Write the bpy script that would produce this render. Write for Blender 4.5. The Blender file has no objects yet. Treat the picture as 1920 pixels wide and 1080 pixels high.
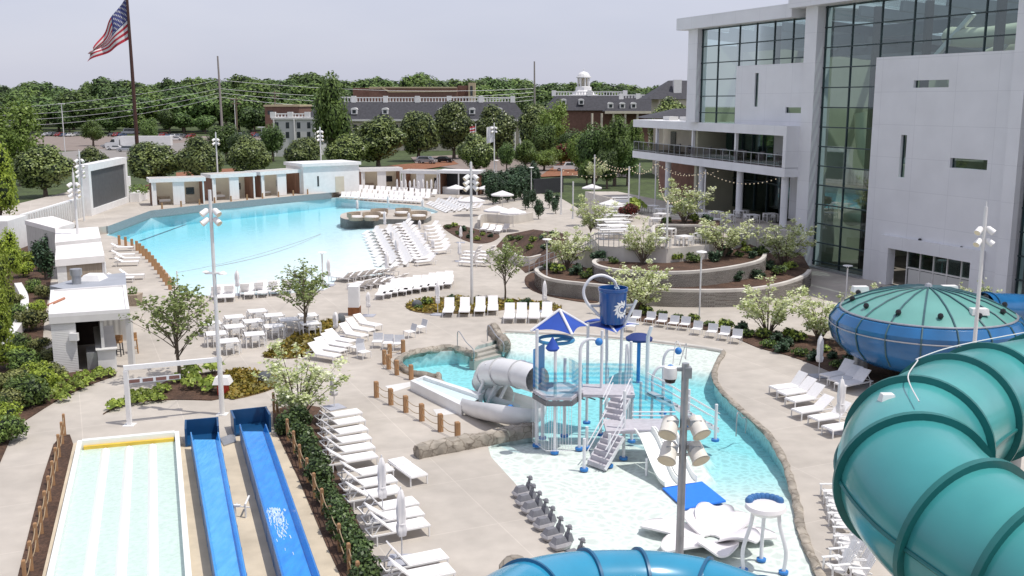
import bpy, math, random
from mathutils import Vector, Matrix
from mathutils.geometry import tessellate_polygon
random.seed(7)
R = math.radians
scene = bpy.context.scene
COL = scene.collection
# ------------------------------------------------------------------ camera model (metres; camera above the origin)
H, F = 14.0, 1890.0
PITCH = math.atan(350.0 / F)
SP, CP = math.sin(PITCH), math.cos(PITCH)
def G(px, py, z=0.0):
    """point of the horizontal plane at height z seen at a photo pixel"""
    u, v = (px - 960) / F, (py - 540) / F
    t = (H - z) / (SP + v * CP)
    return Vector((u * t, t * (CP - v * SP), z))
def AT(px, py, Y):
    """point of the vertical plane y=Y seen at a photo pixel"""
    u, v = (px - 960) / F, (py - 540) / F
    t = Y / (CP - v * SP)
    return Vector((u * t, Y, H - t * (SP + v * CP)))
def PT(px, py, t):
    """point at camera depth t"""
    u, v = (px - 960) / F, (py - 540) / F
    return Vector((u * t, t * (CP - v * SP), H - t * (SP + v * CP)))
def HZ(p, py):
    """height on the vertical line over p that shows at row py"""
    v = (py - 540) / F
    return H - p[1] * (SP + v * CP) / (CP - v * SP)
def PXM(p):
    """photo pixels per metre at p"""
    return F / (p[1] * CP - (p[2] - H) * SP)
cam = bpy.data.cameras.new('camera'); camo = bpy.data.objects.new('camera', cam); COL.objects.link(camo)
cam.sensor_width = 36; cam.lens = 36 * F / 1920; cam.clip_end = 6000; cam.clip_start = 0.3
camo.location = (0, 0, H); camo.rotation_euler = (math.pi / 2 - PITCH, 0, 0)
scene.camera = camo
# ------------------------------------------------------------------ light
SUN_EL = R(67); SUN_AZ = math.atan2(0.95, -0.30)
sd = Vector((math.sin(SUN_AZ) * math.cos(SUN_EL), math.cos(SUN_AZ) * math.cos(SUN_EL), math.sin(SUN_EL)))
sl = bpy.data.lights.new('sun', 'SUN'); sl.energy = 2.6; sl.angle = R(0.5); sl.color = (1, .955, .89)
so = bpy.data.objects.new('sun', sl); COL.objects.link(so); so.rotation_euler = (-sd).to_track_quat('-Z', 'Y').to_euler()
so.location = (0, 0, 80)
w = bpy.data.worlds.new('World'); scene.world = w; w.use_nodes = True
nt = w.node_tree; nt.nodes.clear()
out = nt.nodes.new('ShaderNodeOutputWorld'); bg = nt.nodes.new('ShaderNodeBackground')
sky = nt.nodes.new('ShaderNodeTexSky'); sky.sky_type = 'NISHITA'; sky.sun_disc = False
sky.sun_elevation = SUN_EL; sky.sun_rotation = SUN_AZ; sky.air_density = 1.0; sky.dust_density = 2.0; sky.ozone_density = 3.0
mixn = nt.nodes.new('ShaderNodeMix'); mixn.data_type = 'RGBA'; mixn.inputs[0].default_value = 0.8
# thin bright overcast veil over the whole sky
tcw = nt.nodes.new('ShaderNodeTexCoord'); nzw = nt.nodes.new('ShaderNodeTexNoise'); nzw.inputs['Scale'].default_value = 2.2; nzw.inputs['Detail'].default_value = 5
mpw = nt.nodes.new('ShaderNodeMapping'); mpw.inputs['Scale'].default_value = (1, 1, 4)
rmw = nt.nodes.new('ShaderNodeValToRGB'); rmw.color_ramp.elements[0].color = (4.75, 4.9, 6.0, 1); rmw.color_ramp.elements[1].color = (5.75, 5.75, 6.6, 1)
rmw.color_ramp.elements[0].position = .3; rmw.color_ramp.elements[1].position = .7
nt.links.new(tcw.outputs['Generated'], mpw.inputs[0]); nt.links.new(mpw.outputs[0], nzw.inputs[0]); nt.links.new(nzw.outputs[0], rmw.inputs[0])
nt.links.new(sky.outputs[0], mixn.inputs[6]); nt.links.new(rmw.outputs[0], mixn.inputs[7])
bg.inputs[1].default_value = 0.1
nt.links.new(mixn.outputs[2], bg.inputs[0]); nt.links.new(bg.outputs[0], out.inputs[0])
scene.view_settings.view_transform = 'Standard'; scene.view_settings.look = 'None'
scene.view_settings.exposure = 0.4; scene.view_settings.gamma = 1
scene.cycles.max_bounces = 8; scene.cycles.transparent_max_bounces = 16; scene.cycles.caustics_reflective = False; scene.cycles.caustics_refractive = False
scene.cycles.use_denoising = True
# ------------------------------------------------------------------ materials
MATS = {}
def mat(name, col, rough=.6, var=.12, scale=3.0, bump=0.0, bscale=40., metal=0., spec=.5, col2=None, world=False, stretch=None, emit=0., coat=0., stain=0., stain_scale=.25):
    """procedural surface: base colour broken up by two noises, optional bump"""
    if name in MATS: return MATS[name]
    m = bpy.data.materials.new(name); m.use_nodes = True; t = m.node_tree; N = t.nodes; L = t.links
    b = N['Principled BSDF']; b.inputs['Roughness'].default_value = rough; b.inputs['Metallic'].default_value = metal
    b.inputs['Specular IOR Level'].default_value = spec
    if coat: b.inputs['Coat Weight'].default_value = coat; b.inputs['Coat Roughness'].default_value = .12
    tc = N.new('ShaderNodeTexCoord'); co = tc.outputs['Object']
    if world:
        g = N.new('ShaderNodeNewGeometry'); co = g.outputs['Position']
    if stretch:
        mp = N.new('ShaderNodeMapping'); mp.inputs['Scale'].default_value = stretch; L.new(co, mp.inputs[0]); co = mp.outputs[0]
    nz = N.new('ShaderNodeTexNoise'); nz.inputs['Scale'].default_value = scale; nz.inputs['Detail'].default_value = 6; L.new(co, nz.inputs[0])
    c2 = col2 or tuple(c * (1 - var) for c in col); c1 = col if col2 else tuple(min(1, c * (1 + var * .6)) for c in col)
    rp = N.new('ShaderNodeValToRGB'); rp.color_ramp.elements[0].position = .3; rp.color_ramp.elements[1].position = .7
    rp.color_ramp.elements[0].color = (*c2, 1); rp.color_ramp.elements[1].color = (*c1, 1)
    L.new(nz.outputs[0], rp.inputs[0]); cout = rp.outputs[0]
    if stain:
        n2 = N.new('ShaderNodeTexNoise'); n2.inputs['Scale'].default_value = stain_scale; n2.inputs['Detail'].default_value = 4; L.new(co, n2.inputs[0])
        r2 = N.new('ShaderNodeValToRGB'); r2.color_ramp.elements[0].position = .35; r2.color_ramp.elements[1].position = .62
        r2.color_ramp.elements[0].color = (1 - stain,) * 3 + (1,); r2.color_ramp.elements[1].color = (1, 1, 1, 1); L.new(n2.outputs[0], r2.inputs[0])
        mx = N.new('ShaderNodeMix'); mx.data_type = 'RGBA'; mx.blend_type = 'MULTIPLY'; mx.inputs[0].default_value = 1
        L.new(cout, mx.inputs[6]); L.new(r2.outputs[0], mx.inputs[7]); cout = mx.outputs[2]
    L.new(cout, b.inputs['Base Color'])
    if emit:
        L.new(cout, b.inputs['Emission Color']); b.inputs['Emission Strength'].default_value = emit
    if bump:
        bz = N.new('ShaderNodeTexNoise'); bz.inputs['Scale'].default_value = bscale; bz.inputs['Detail'].default_value = 4; L.new(co, bz.inputs[0])
        bp = N.new('ShaderNodeBump'); bp.inputs['Strength'].default_value = bump; bp.inputs['Distance'].default_value = .05
        L.new(bz.outputs[0], bp.inputs['Height']); L.new(bp.outputs[0], b.inputs['Normal'])
    MATS[name] = m; return m
def leafmat(name, dark, light, trans=.25, extra=None, rough=.5, spec=.35, rnd=.3):
    """foliage: every leaf its own shade between dark and light, clumps by noise"""
    if name in MATS: return MATS[name]
    m = bpy.data.materials.new(name); m.use_nodes = True; t = m.node_tree; N = t.nodes; L = t.links
    b = N['Principled BSDF']; b.inputs['Roughness'].default_value = rough; b.inputs['Specular IOR Level'].default_value = spec
    g = N.new('ShaderNodeNewGeometry'); tc = N.new('ShaderNodeTexCoord'); nz = N.new('ShaderNodeTexNoise'); nz.inputs['Scale'].default_value = .9; nz.inputs['Detail'].default_value = 3
    oi = N.new('ShaderNodeObjectInfo')
    L.new(tc.outputs['Object'], nz.inputs[0])
    ad = N.new('ShaderNodeMath'); ad.operation = 'MULTIPLY_ADD'; ad.inputs[1].default_value = .55; L.new(g.outputs['Random Per Island'], ad.inputs[0])
    m2 = N.new('ShaderNodeMath'); m2.operation = 'MULTIPLY_ADD'; m2.inputs[1].default_value = .9; m2.inputs[2].default_value = -.22; L.new(nz.outputs[0], m2.inputs[0]); L.new(m2.outputs[0], ad.inputs[2])
    rp = N.new('ShaderNodeValToRGB'); e = rp.color_ramp.elements; e[0].color = (*dark, 1); e[1].color = (*light, 1); e[0].position = .15; e[1].position = .85
    if extra:
        x = e.new(extra[0]); x.color = (*extra[1], 1)
    L.new(ad.outputs[0], rp.inputs[0])
    hs = N.new('ShaderNodeHueSaturation'); L.new(rp.outputs[0], hs.inputs['Color'])
    mr = N.new('ShaderNodeMapRange'); mr.inputs[3].default_value = 1 - rnd; mr.inputs[4].default_value = 1 + rnd; L.new(oi.outputs['Random'], mr.inputs[0]); L.new(mr.outputs[0], hs.inputs['Value'])
    L.new(hs.outputs[0], b.inputs['Base Color'])
    tr = N.new('ShaderNodeBsdfTranslucent'); L.new(hs.outputs[0], tr.inputs[0]); ms = N.new('ShaderNodeMixShader'); ms.inputs[0].default_value = trans
    L.new(b.outputs[0], ms.inputs[1]); L.new(tr.outputs[0], ms.inputs[2]); L.new(ms.outputs[0], N['Material Output'].inputs[0])
    MATS[name] = m; return m
def watermat(name, tint, bscale=1.2, bump=.25, mixg=.0):
    """water surface: tinted clear layer with fresnel sheen and small ripples"""
    if name in MATS: return MATS[name]
    m = bpy.data.materials.new(name); m.use_nodes = True; t = m.node_tree; N = t.nodes; L = t.links; N.remove(N['Principled BSDF'])
    g = N.new('ShaderNodeNewGeometry'); n1 = N.new('ShaderNodeTexNoise'); n1.inputs['Scale'].default_value = bscale; n1.inputs['Detail'].default_value = 4; L.new(g.outputs['Position'], n1.inputs[0])
    bp = N.new('ShaderNodeBump'); bp.inputs['Strength'].default_value = bump; bp.inputs['Distance'].default_value = .12; L.new(n1.outputs[0], bp.inputs['Height'])
    gl = N.new('ShaderNodeBsdfGlossy'); gl.inputs['Roughness'].default_value = .06; L.new(bp.outputs[0], gl.inputs['Normal'])
    tr = N.new('ShaderNodeBsdfTransparent'); tr.inputs[0].default_value = (*tint, 1)
    fr = N.new('ShaderNodeFresnel'); fr.inputs[0].default_value = 1.33; L.new(bp.outputs[0], fr.inputs['Normal'])
    ms = N.new('ShaderNodeMixShader'); fm_ = N.new('ShaderNodeMath'); fm_.operation = 'MULTIPLY'; fm_.inputs[1].default_value = .4; L.new(fr.outputs[0], fm_.inputs[0]); L.new(fm_.outputs[0], ms.inputs[0]); L.new(tr.outputs[0], ms.inputs[1]); L.new(gl.outputs[0], ms.inputs[2])
    L.new(ms.outputs[0], N['Material Output'].inputs[0]); MATS[name] = m; return m
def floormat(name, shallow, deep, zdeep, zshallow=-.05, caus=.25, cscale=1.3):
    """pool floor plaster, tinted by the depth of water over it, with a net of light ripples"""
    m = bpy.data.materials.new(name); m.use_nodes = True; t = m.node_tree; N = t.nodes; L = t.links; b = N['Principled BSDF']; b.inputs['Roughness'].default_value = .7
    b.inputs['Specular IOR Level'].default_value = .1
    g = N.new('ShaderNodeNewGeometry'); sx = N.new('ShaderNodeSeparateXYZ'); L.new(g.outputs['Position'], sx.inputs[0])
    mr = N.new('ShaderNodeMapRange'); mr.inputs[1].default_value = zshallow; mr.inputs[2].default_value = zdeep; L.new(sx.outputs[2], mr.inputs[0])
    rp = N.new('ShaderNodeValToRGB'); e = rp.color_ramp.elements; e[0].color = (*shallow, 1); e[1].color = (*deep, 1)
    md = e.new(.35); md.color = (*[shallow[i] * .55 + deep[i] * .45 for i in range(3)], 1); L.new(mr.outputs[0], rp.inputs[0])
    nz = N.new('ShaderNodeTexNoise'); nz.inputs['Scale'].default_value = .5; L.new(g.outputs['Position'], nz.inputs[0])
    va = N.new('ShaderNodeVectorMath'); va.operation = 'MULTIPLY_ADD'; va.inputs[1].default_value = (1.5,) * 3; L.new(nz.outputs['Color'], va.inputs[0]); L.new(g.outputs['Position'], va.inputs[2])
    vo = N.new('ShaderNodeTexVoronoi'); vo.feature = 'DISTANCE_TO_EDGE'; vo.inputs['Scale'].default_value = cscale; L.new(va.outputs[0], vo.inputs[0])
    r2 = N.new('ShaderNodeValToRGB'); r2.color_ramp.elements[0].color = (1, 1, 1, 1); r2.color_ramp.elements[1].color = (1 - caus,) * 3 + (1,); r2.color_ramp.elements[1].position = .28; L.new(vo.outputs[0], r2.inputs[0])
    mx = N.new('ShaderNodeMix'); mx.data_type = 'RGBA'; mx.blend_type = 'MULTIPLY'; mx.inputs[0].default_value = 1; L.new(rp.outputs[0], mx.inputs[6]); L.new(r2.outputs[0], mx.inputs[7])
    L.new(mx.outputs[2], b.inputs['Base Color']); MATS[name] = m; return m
def glassmat(name, tint, refl=.25, rough=.02):
    if name in MATS: return MATS[name]
    m = bpy.data.materials.new(name); m.use_nodes = True; t = m.node_tree; N = t.nodes; L = t.links; N.remove(N['Principled BSDF'])
    gl = N.new('ShaderNodeBsdfGlossy'); gl.inputs['Roughness'].default_value = rough; gl.inputs[0].default_value = (.85, .95, .95, 1)
    tr = N.new('ShaderNodeBsdfTransparent'); tr.inputs[0].default_value = (*tint, 1)
    lw = N.new('ShaderNodeLayerWeight'); lw.inputs[0].default_value = .2
    ad = N.new('ShaderNodeMath'); ad.operation = 'MULTIPLY_ADD'; ad.inputs[1].default_value = .45; ad.inputs[2].default_value = refl; ad.use_clamp = True; L.new(lw.outputs['Fresnel'], ad.inputs[0])
    ms = N.new('ShaderNodeMixShader'); L.new(ad.outputs[0], ms.inputs[0]); L.new(tr.outputs[0], ms.inputs[1]); L.new(gl.outputs[0], ms.inputs[2])
    L.new(ms.outputs[0], N['Material Output'].inputs[0]); MATS[name] = m; return m
# ------------------------------------------------------------------ mesh builder
class MB:
    def __init__(s): s.v = []; s.f = []; s.m = []
    def add(s, vs, fs, mi=0):
        o = len(s.v); s.v += [tuple(p) for p in vs]
        for f in fs: s.f.append([i + o for i in f]); s.m.append(mi)
        return s
    def box(s, x0, x1, y0, y1, z0, z1, mi=0):
        return s.add([(x, y, z) for z in (z0, z1) for y in (y0, y1) for x in (x0, x1)],
                     [(0, 2, 3, 1), (4, 5, 7, 6), (0, 1, 5, 4), (2, 6, 7, 3), (0, 4, 6, 2), (1, 3, 7, 5)], mi)
    def bar(s, a, b, wd, hg=None, mi=0, up=Vector((0, 0, 1))):
        """rectangular bar from a to b"""
        a, b = Vector(a), Vector(b); hg = hg or wd; d = (b - a).normalized()
        sd_ = d.cross(up); sd_ = sd_.normalized() if sd_.length > 1e-4 else Vector((1, 0, 0)); u = sd_.cross(d)
        q = [(-1, -1), (1, -1), (1, 1), (-1, 1)]
        vs = [p + sd_ * (x * wd / 2) + u * (y * hg / 2) for p in (a, b) for x, y in q]
        return s.add(vs, [(3, 2, 1, 0), (4, 5, 6, 7), (0, 1, 5, 4), (1, 2, 6, 5), (2, 3, 7, 6), (3, 0, 4, 7)], mi)
    def tube(s, path, r, n=8, mi=0, closed=False, caps=True, a0=0., a1=2 * math.pi):
        P = [Vector(p) for p in path]; k = len(P); rs = r if isinstance(r, (list, tuple)) else [r] * k
        full = abs(a1 - a0) > 6.28; nn = n if full else n + 1
        vs = []; prev = None
        for i, p in enumerate(P):
            if closed: d = P[(i + 1) % k] - P[i - 1]
            else: d = P[min(i + 1, k - 1)] - P[max(i - 1, 0)]
            d.normalize()
            if prev is None:
                sd_ = d.cross(Vector((0, 0, 1)))
                if sd_.length < 1e-3: sd_ = Vector((1, 0, 0))
            else: sd_ = prev - d * prev.dot(d)
            sd_.normalize(); prev = sd_; u = sd_.cross(d)
            for j in range(nn):
                a = a0 + (a1 - a0) * j / n
                vs.append(p + sd_ * (math.cos(a) * rs[i]) + u * (math.sin(a) * rs[i]))
        fs = []
        for i in range(k if closed else k - 1):
            for j in range(n if full else n):
                j2 = (j + 1) % nn; i2 = (i + 1) % k
                fs.append((i * nn + j, i * nn + j2, i2 * nn + j2, i2 * nn + j))
        if caps and not closed and full:
            fs.append(tuple(range(nn - 1, -1, -1))); fs.append(tuple((k - 1) * nn + j for j in range(nn)))
        return s.add(vs, fs, mi)
    def cyl(s, c, r, z0, z1, n=12, mi=0, r2=None):
        return s.tube([(c[0], c[1], z0), (c[0], c[1], z1)], [r, r if r2 is None else r2], n, mi)
    def lathe(s, prof, n=24, c=(0, 0, 0), mi=0):
        vs = [(c[0] + r * math.cos(2 * math.pi * j / n), c[1] + r * math.sin(2 * math.pi * j / n), c[2] + z) for r, z in prof for j in range(n)]
        fs = [(i * n + j, i * n + (j + 1) % n, (i + 1) * n + (j + 1) % n, (i + 1) * n + j) for i in range(len(prof) - 1) for j in range(n)]
        return s.add(vs, fs, mi)
    def ball(s, c, r, n=10, mi=0, sz=1.):
        k = n // 2
        return s.lathe([(max(1e-4, r * math.sin(math.pi * i / k)), -r * sz * math.cos(math.pi * i / k)) for i in range(k + 1)], n, c, mi)
    def poly(s, pts, mi=0):
        pts = [Vector(p) for p in pts]; tri = tessellate_polygon([pts])
        nz_ = Vector((0, 0, 0))
        fs = []
        for t in tri:
            nn = (pts[t[1]] - pts[t[0]]).cross(pts[t[2]] - pts[t[0]])
            fs.append(t if nn.z >= 0 else t[::-1])
        return s.add(pts, fs, mi)
    def prism(s, pts, z0, z1, mi=0, mtop=None):
        """vertical prism over a plan polygon"""
        pts = [(p[0], p[1]) for p in pts]; n = len(pts)
        ar = sum(pts[i][0] * pts[(i + 1) % n][1] - pts[(i + 1) % n][0] * pts[i][1] for i in range(n))
        if ar < 0: pts = pts[::-1]
        s.poly([(x, y, z1) for x, y in pts], mi if mtop is None else mtop)
        s.add([(x, y, z0) for x, y in pts] + [(x, y, z1) for x, y in pts], [(i, (i + 1) % n, n + (i + 1) % n, n + i) for i in range(n)], mi)
        return s
    def wall(s, path, z0, z1, th, mi=0, mtop=None, closed=False):
        """wall of thickness th along a plan polyline (to its left side)"""
        P = [Vector((p[0], p[1])) for p in path]; k = len(P); off = []
        for i in range(k):
            a = P[i - 1] if (i > 0 or closed) else P[i]; b = P[(i + 1) % k] if (i < k - 1 or closed) else P[i]
            d = (b - a).normalized(); off.append(P[i] + Vector((-d.y, d.x)) * th)
        for i in range(k if closed else k - 1):
            j = (i + 1) % k; q = [P[i], P[j], off[j], off[i]]
            vs = [(x.x, x.y, z0) for x in q] + [(x.x, x.y, z1) for x in q]
            fs = [(0, 1, 5, 4), (2, 3, 7, 6)]
            if not closed and i == 0: fs.append((3, 0, 4, 7))
            if not closed and i == k - 2: fs.append((1, 2, 6, 5))
            s.add(vs, fs, mi); s.add(vs, [(4, 5, 6, 7)], mi if mtop is None else mtop)
        return s
    def build(s, name, mats, parent=None, smooth=False, world=False, ang=35):
        if not isinstance(mats, (list, tuple)): mats = [mats]
        off = Vector((0, 0, 0))
        if world:
            q = parent
            while q is not None: off += q.location; q = q.parent
        me = bpy.data.meshes.new(name)
        me.from_pydata([(v[0] - off.x, v[1] - off.y, v[2] - off.z) for v in s.v] if world else s.v, [], s.f)
        for m in mats: me.materials.append(m)
        if any(s.m): me.polygons.foreach_set('material_index', s.m)
        if smooth:
            me.polygons.foreach_set('use_smooth', [True] * len(me.polygons)); me.set_sharp_from_angle(angle=R(ang))
        me.update()
        o = bpy.data.objects.new(name, me); COL.objects.link(o)
        if parent is not None: o.parent = parent
        return o
def tag(o, label=None, cat=None, group=None, kind=None):
    if label: o['label'] = label
    if cat: o['category'] = cat
    if group: o['group'] = group
    if kind: o['kind'] = kind
    return o
def thing(name, label, cat, loc=(0, 0, 0), rotz=0., group=None):
    o = bpy.data.objects.new(name, None); COL.objects.link(o); o.empty_display_size = .2
    o.location = loc; o.rotation_euler = (0, 0, rotz); return tag(o, label, cat, group)
def struct(mb, name, mats, smooth=False, label=None, kind='structure'):
    o = mb.build(name, mats, smooth=smooth); tag(o, label, None, None, kind); return o
KIDS = {}
def kids(o):
    return list(o.children)
def dup(src, loc=None, rotz=None, label=None, group=None, scale=None, parent=None):
    c = src.copy(); COL.objects.link(c)
    if parent is not None: c.parent = parent
    if loc is not None: c.location = loc
    if rotz is not None: c.rotation_euler = (0, 0, rotz)
    if scale is not None: c.scale = scale if isinstance(scale, (tuple, list)) else (scale,) * 3
    if label: c['label'] = label
    if group: c['group'] = group
    for ch in src.children: dup(ch, parent=c)
    return c
class Proto:
    """first placing moves the prototype itself, later ones copy it"""
    def __init__(s, maker): s.maker = maker; s.o = None
    def put(s, loc, rotz, label, group=None, scale=None, cat=None):
        if s.o is None:
            s.o = s.maker(); c = s.o; c.location = loc; c.rotation_euler = (0, 0, rotz)
            if scale is not None: c.scale = scale if isinstance(scale, (tuple, list)) else (scale,) * 3
            c['label'] = label
            if group: c['group'] = group
        else:
            c = dup(s.o, loc, rotz, label, group, scale if scale is not None else (1, 1, 1))
            if not group and 'group' in c: del c['group']
        if cat: c['category'] = cat
        return c
class Mix:
    """picks one of several prototypes per placing"""
    def __init__(s, ps): s.ps = ps
    def put(s, *a, **k): return random.choice(s.ps).put(*a, **k)
ORD = ['first', 'second', 'third', 'fourth', 'fifth', 'sixth', 'seventh', 'eighth', 'ninth', 'tenth', 'eleventh', 'twelfth', 'thirteenth', 'fourteenth', 'fifteenth', 'sixteenth', 'seventeenth', 'eighteenth', 'nineteenth', 'twentieth', 'twenty-first', 'twenty-second', 'twenty-third', 'twenty-fourth', 'twenty-fifth', 'twenty-sixth', 'twenty-seventh', 'twenty-eighth']
def lerp(a, b, t): return tuple(a[i] + (b[i] - a[i]) * t for i in range(len(a)))
def spline(pts, n=6, closed=False):
    """Catmull-Rom through points"""
    P = [Vector(p) for p in pts]; k = len(P); o = []
    for i in range(k if closed else k - 1):
        p0 = P[i - 1] if (i > 0 or closed) else P[0]; p1 = P[i]; p2 = P[(i + 1) % k]; p3 = P[(i + 2) % k] if (i + 2 < k or closed) else P[-1]
        for j in range(n):
            t = j / n
            o.append(.5 * ((2 * p1) + (p2 - p0) * t + (2 * p0 - 5 * p1 + 4 * p2 - p3) * t * t + (3 * p1 - p0 - 3 * p2 + p3) * t ** 3))
    if not closed: o.append(P[-1])
    return o
def GP(pts, z=0.): return [G(x, y, z) for x, y in pts]
# ------------------------------------------------------------------ palette
WHITE = mat('white_paint', (.80, .79, .78), .45, .06, 2.)
WHITE2 = mat('white_sling', (.82, .80, .79), .75, .05, 8., bump=.1, bscale=120)
WPLASTIC = mat('white_plastic', (.80, .79, .78), .35, .05, 3.)
GREYSLING = mat('grey_sling', (.50, .51, .54), .8, .1, 8.)
STEEL = mat('galvanised_steel', (.42, .43, .45), .4, .12, 4., metal=.6)
POLE = mat('pole_paint', (.72, .71, .70), .4, .08, 1.5)
DARK = mat('dark_metal', (.03, .03, .035), .5, .2, 4.)
CONC = mat('deck_concrete', (.51, .465, .41), .85, .10, 1.1, bump=.08, bscale=25, world=True, stain=.16, stain_scale=.16)
CONC2 = mat('retaining_concrete', (.62, .585, .535), .85, .08, 1.0, bump=.02, bscale=6, world=True, stain=.12, stain_scale=.5)
TAN = mat('apron_concrete', (.62, .53, .40), .85, .14, 1.2, bump=.1, bscale=20, world=True, stain=.15, stain_scale=.4)
ROCK = mat('rock_work', (.40, .355, .295), .9, .3, 2.2, bump=.7, bscale=5, world=True, stain=.35, stain_scale=1.2)
MULCH = mat('bark_mulch', (.115, .063, .040), .95, .5, 9., bump=.8, bscale=22, world=True, stain=.4, stain_scale=.8)
WOOD = mat('post_wood', (.40, .225, .11), .8, .35, 6., stretch=(1, 1, .15))
ROPE = mat('rope', (.36, .27, .17), .9, .2, 30.)
ASPH = mat('asphalt', (.085, .08, .08), .9, .25, 1., world=True)
GRASS = mat('lawn_grass', (.07, .10, .03), .95, .4, 1.2, bump=.5, bscale=10, world=True, stain=.3, stain_scale=.15)
BARK = mat('bark', (.15, .115, .085), .95, .4, 6., bump=.5, bscale=15)
SLATE = mat('slate_roof', (.055, .055, .065), .85, .25, 1.5, bump=.2, bscale=6)
BRICK = mat('red_brick', (.20, .105, .08), .85, .2, 1.2, bump=.1, bscale=8)
CREAM = mat('cream_paint', (.62, .56, .45), .7, .08, 1.)
t_ = ROCK.node_tree; b_ = t_.nodes['Principled BSDF']; s_ = b_.inputs['Base Color'].links[0].from_socket; g_ = t_.nodes.new('ShaderNodeNewGeometry'); n_ = t_.nodes.new('ShaderNodeTexNoise'); n_.inputs['Scale'].default_value = 3; v_ = t_.nodes.new('ShaderNodeTexVoronoi'); v_.feature = 'DISTANCE_TO_EDGE'; v_.inputs['Scale'].default_value = 1.9; a_ = t_.nodes.new('ShaderNodeVectorMath'); a_.operation = 'MULTIPLY_ADD'; a_.inputs[1].default_value = (.35,) * 3
r_ = t_.nodes.new('ShaderNodeValToRGB'); r_.color_ramp.elements[0].color = (.58, .55, .52, 1); r_.color_ramp.elements[1].color = (1, 1, 1, 1); r_.color_ramp.elements[1].position = .07; m_ = t_.nodes.new('ShaderNodeMix'); m_.data_type = 'RGBA'; m_.blend_type = 'MULTIPLY'; m_.inputs[0].default_value = 1
for x_, y_ in ((g_.outputs['Position'], n_.inputs[0]), (n_.outputs['Color'], a_.inputs[0]), (g_.outputs['Position'], a_.inputs[2]), (a_.outputs[0], v_.inputs[0]), (v_.outputs[0], r_.inputs[0]), (s_, m_.inputs[6]), (r_.outputs[0], m_.inputs[7]), (m_.outputs[2], b_.inputs['Base Color'])): t_.links.new(x_, y_)
STONEW = mat('white_stone', (.66, .65, .63), .7, .08, 1.)
# ================================================================== ground, pools, beds
def slabs(m, sx=4.2, dark=1.13):
    t = m.node_tree; N = t.nodes; L = t.links; b = N['Principled BSDF']; src = b.inputs['Base Color'].links[0].from_socket
    g = N.new('ShaderNodeNewGeometry'); mp = N.new('ShaderNodeMapping'); mp.inputs['Rotation'].default_value = (0, 0, R(-24)); L.new(g.outputs['Position'], mp.inputs[0])
    br = N.new('ShaderNodeTexBrick'); br.offset = 0; br.inputs['Scale'].default_value = 1; br.inputs['Mortar Size'].default_value = .022; br.inputs['Mortar Smooth'].default_value = .4
    br.inputs['Brick Width'].default_value = sx; br.inputs['Row Height'].default_value = sx; br.inputs['Color1'].default_value = (1, 1, 1, 1); br.inputs['Color2'].default_value = (.955, .95, .945, 1)
    br.inputs['Mortar'].default_value = (dark, dark, dark, 1); L.new(mp.outputs[0], br.inputs[0])
    mx = N.new('ShaderNodeMix'); mx.data_type = 'RGBA'; mx.blend_type = 'MULTIPLY'; mx.inputs[0].default_value = 1
    L.new(src, mx.inputs[6]); L.new(br.outputs[0], mx.inputs[7]); L.new(mx.outputs[2], b.inputs['Base Color'])
slabs(CONC)
WAVE = [(205, 437), (283, 407), (400, 393), (500, 383), (560, 377), (620, 371), (645, 372), (700, 379), (783, 386), (822, 397), (800, 403), (798, 418), (712, 421),
        (703, 432), (706, 455), (718, 485), (724, 508), (700, 517), (650, 516), (632, 522), (622, 536), (600, 545), (560, 549), (450, 553), (350, 553), (335, 541), (318, 516), (290, 486), (262, 463), (235, 451), (212, 443)]
KID = [(945, 624), (1020, 627), (1100, 631), (1200, 640), (1300, 652), (1357, 661), (1342, 690), (1341, 715), (1360, 740), (1400, 778), (1440, 815), (1465, 855), (1482, 900), (1495, 950), (1502, 990),
       (1516, 1030), (1538, 1080), (1560, 1130), (1090, 1130), (1075, 1072), (1050, 1020), (1010, 962), (965, 905), (915, 838), (1000, 816), (940, 785), (890, 755), (850, 728), (825, 712), (820, 700),
       (790, 702), (760, 692), (748, 683), (750, 672), (790, 663), (840, 658), (885, 657), (895, 648), (925, 640)]
wave_w = [p.xy for p in spline(GP(WAVE), 3, True)]; kid_w = [p.xy for p in spline(GP(KID), 3, True)]
DECK = [(-36, 4), (48, 4), (48, 60), (34, 100), (30, 128), (9, 132), (7, 150), (-5, 175), (-42, 165), (-70, 160), (-66, 95), (-45, 62), (-38, 46)]
def holed(outer, holes, z):
    loops = [[Vector((p[0], p[1], 0)) for p in outer]] + [[Vector((p[0], p[1], 0)) for p in h] for h in holes]
    tri = tessellate_polygon(loops); pts = [Vector((p.x, p.y, z)) for l in loops for p in l]; fs = []
    for t in tri:
        n = (pts[t[1]] - pts[t[0]]).cross(pts[t[2]] - pts[t[0]]); fs.append(t if n.z > 0 else t[::-1])
    return MB().add(pts, fs)
deck = holed(DECK, [wave_w, kid_w], 0)
struct(deck, 'pool_deck', CONC)
def skirt(h, name, mt):      # pool walls under the deck edge
    n = len(h); struct(MB().add([(p[0], p[1], 0) for p in h] + [(p[0], p[1], -1.7) for p in h], [(i, (i + 1) % n, n + (i + 1) % n, n + i) for i in range(n)]), name, mt)
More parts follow.
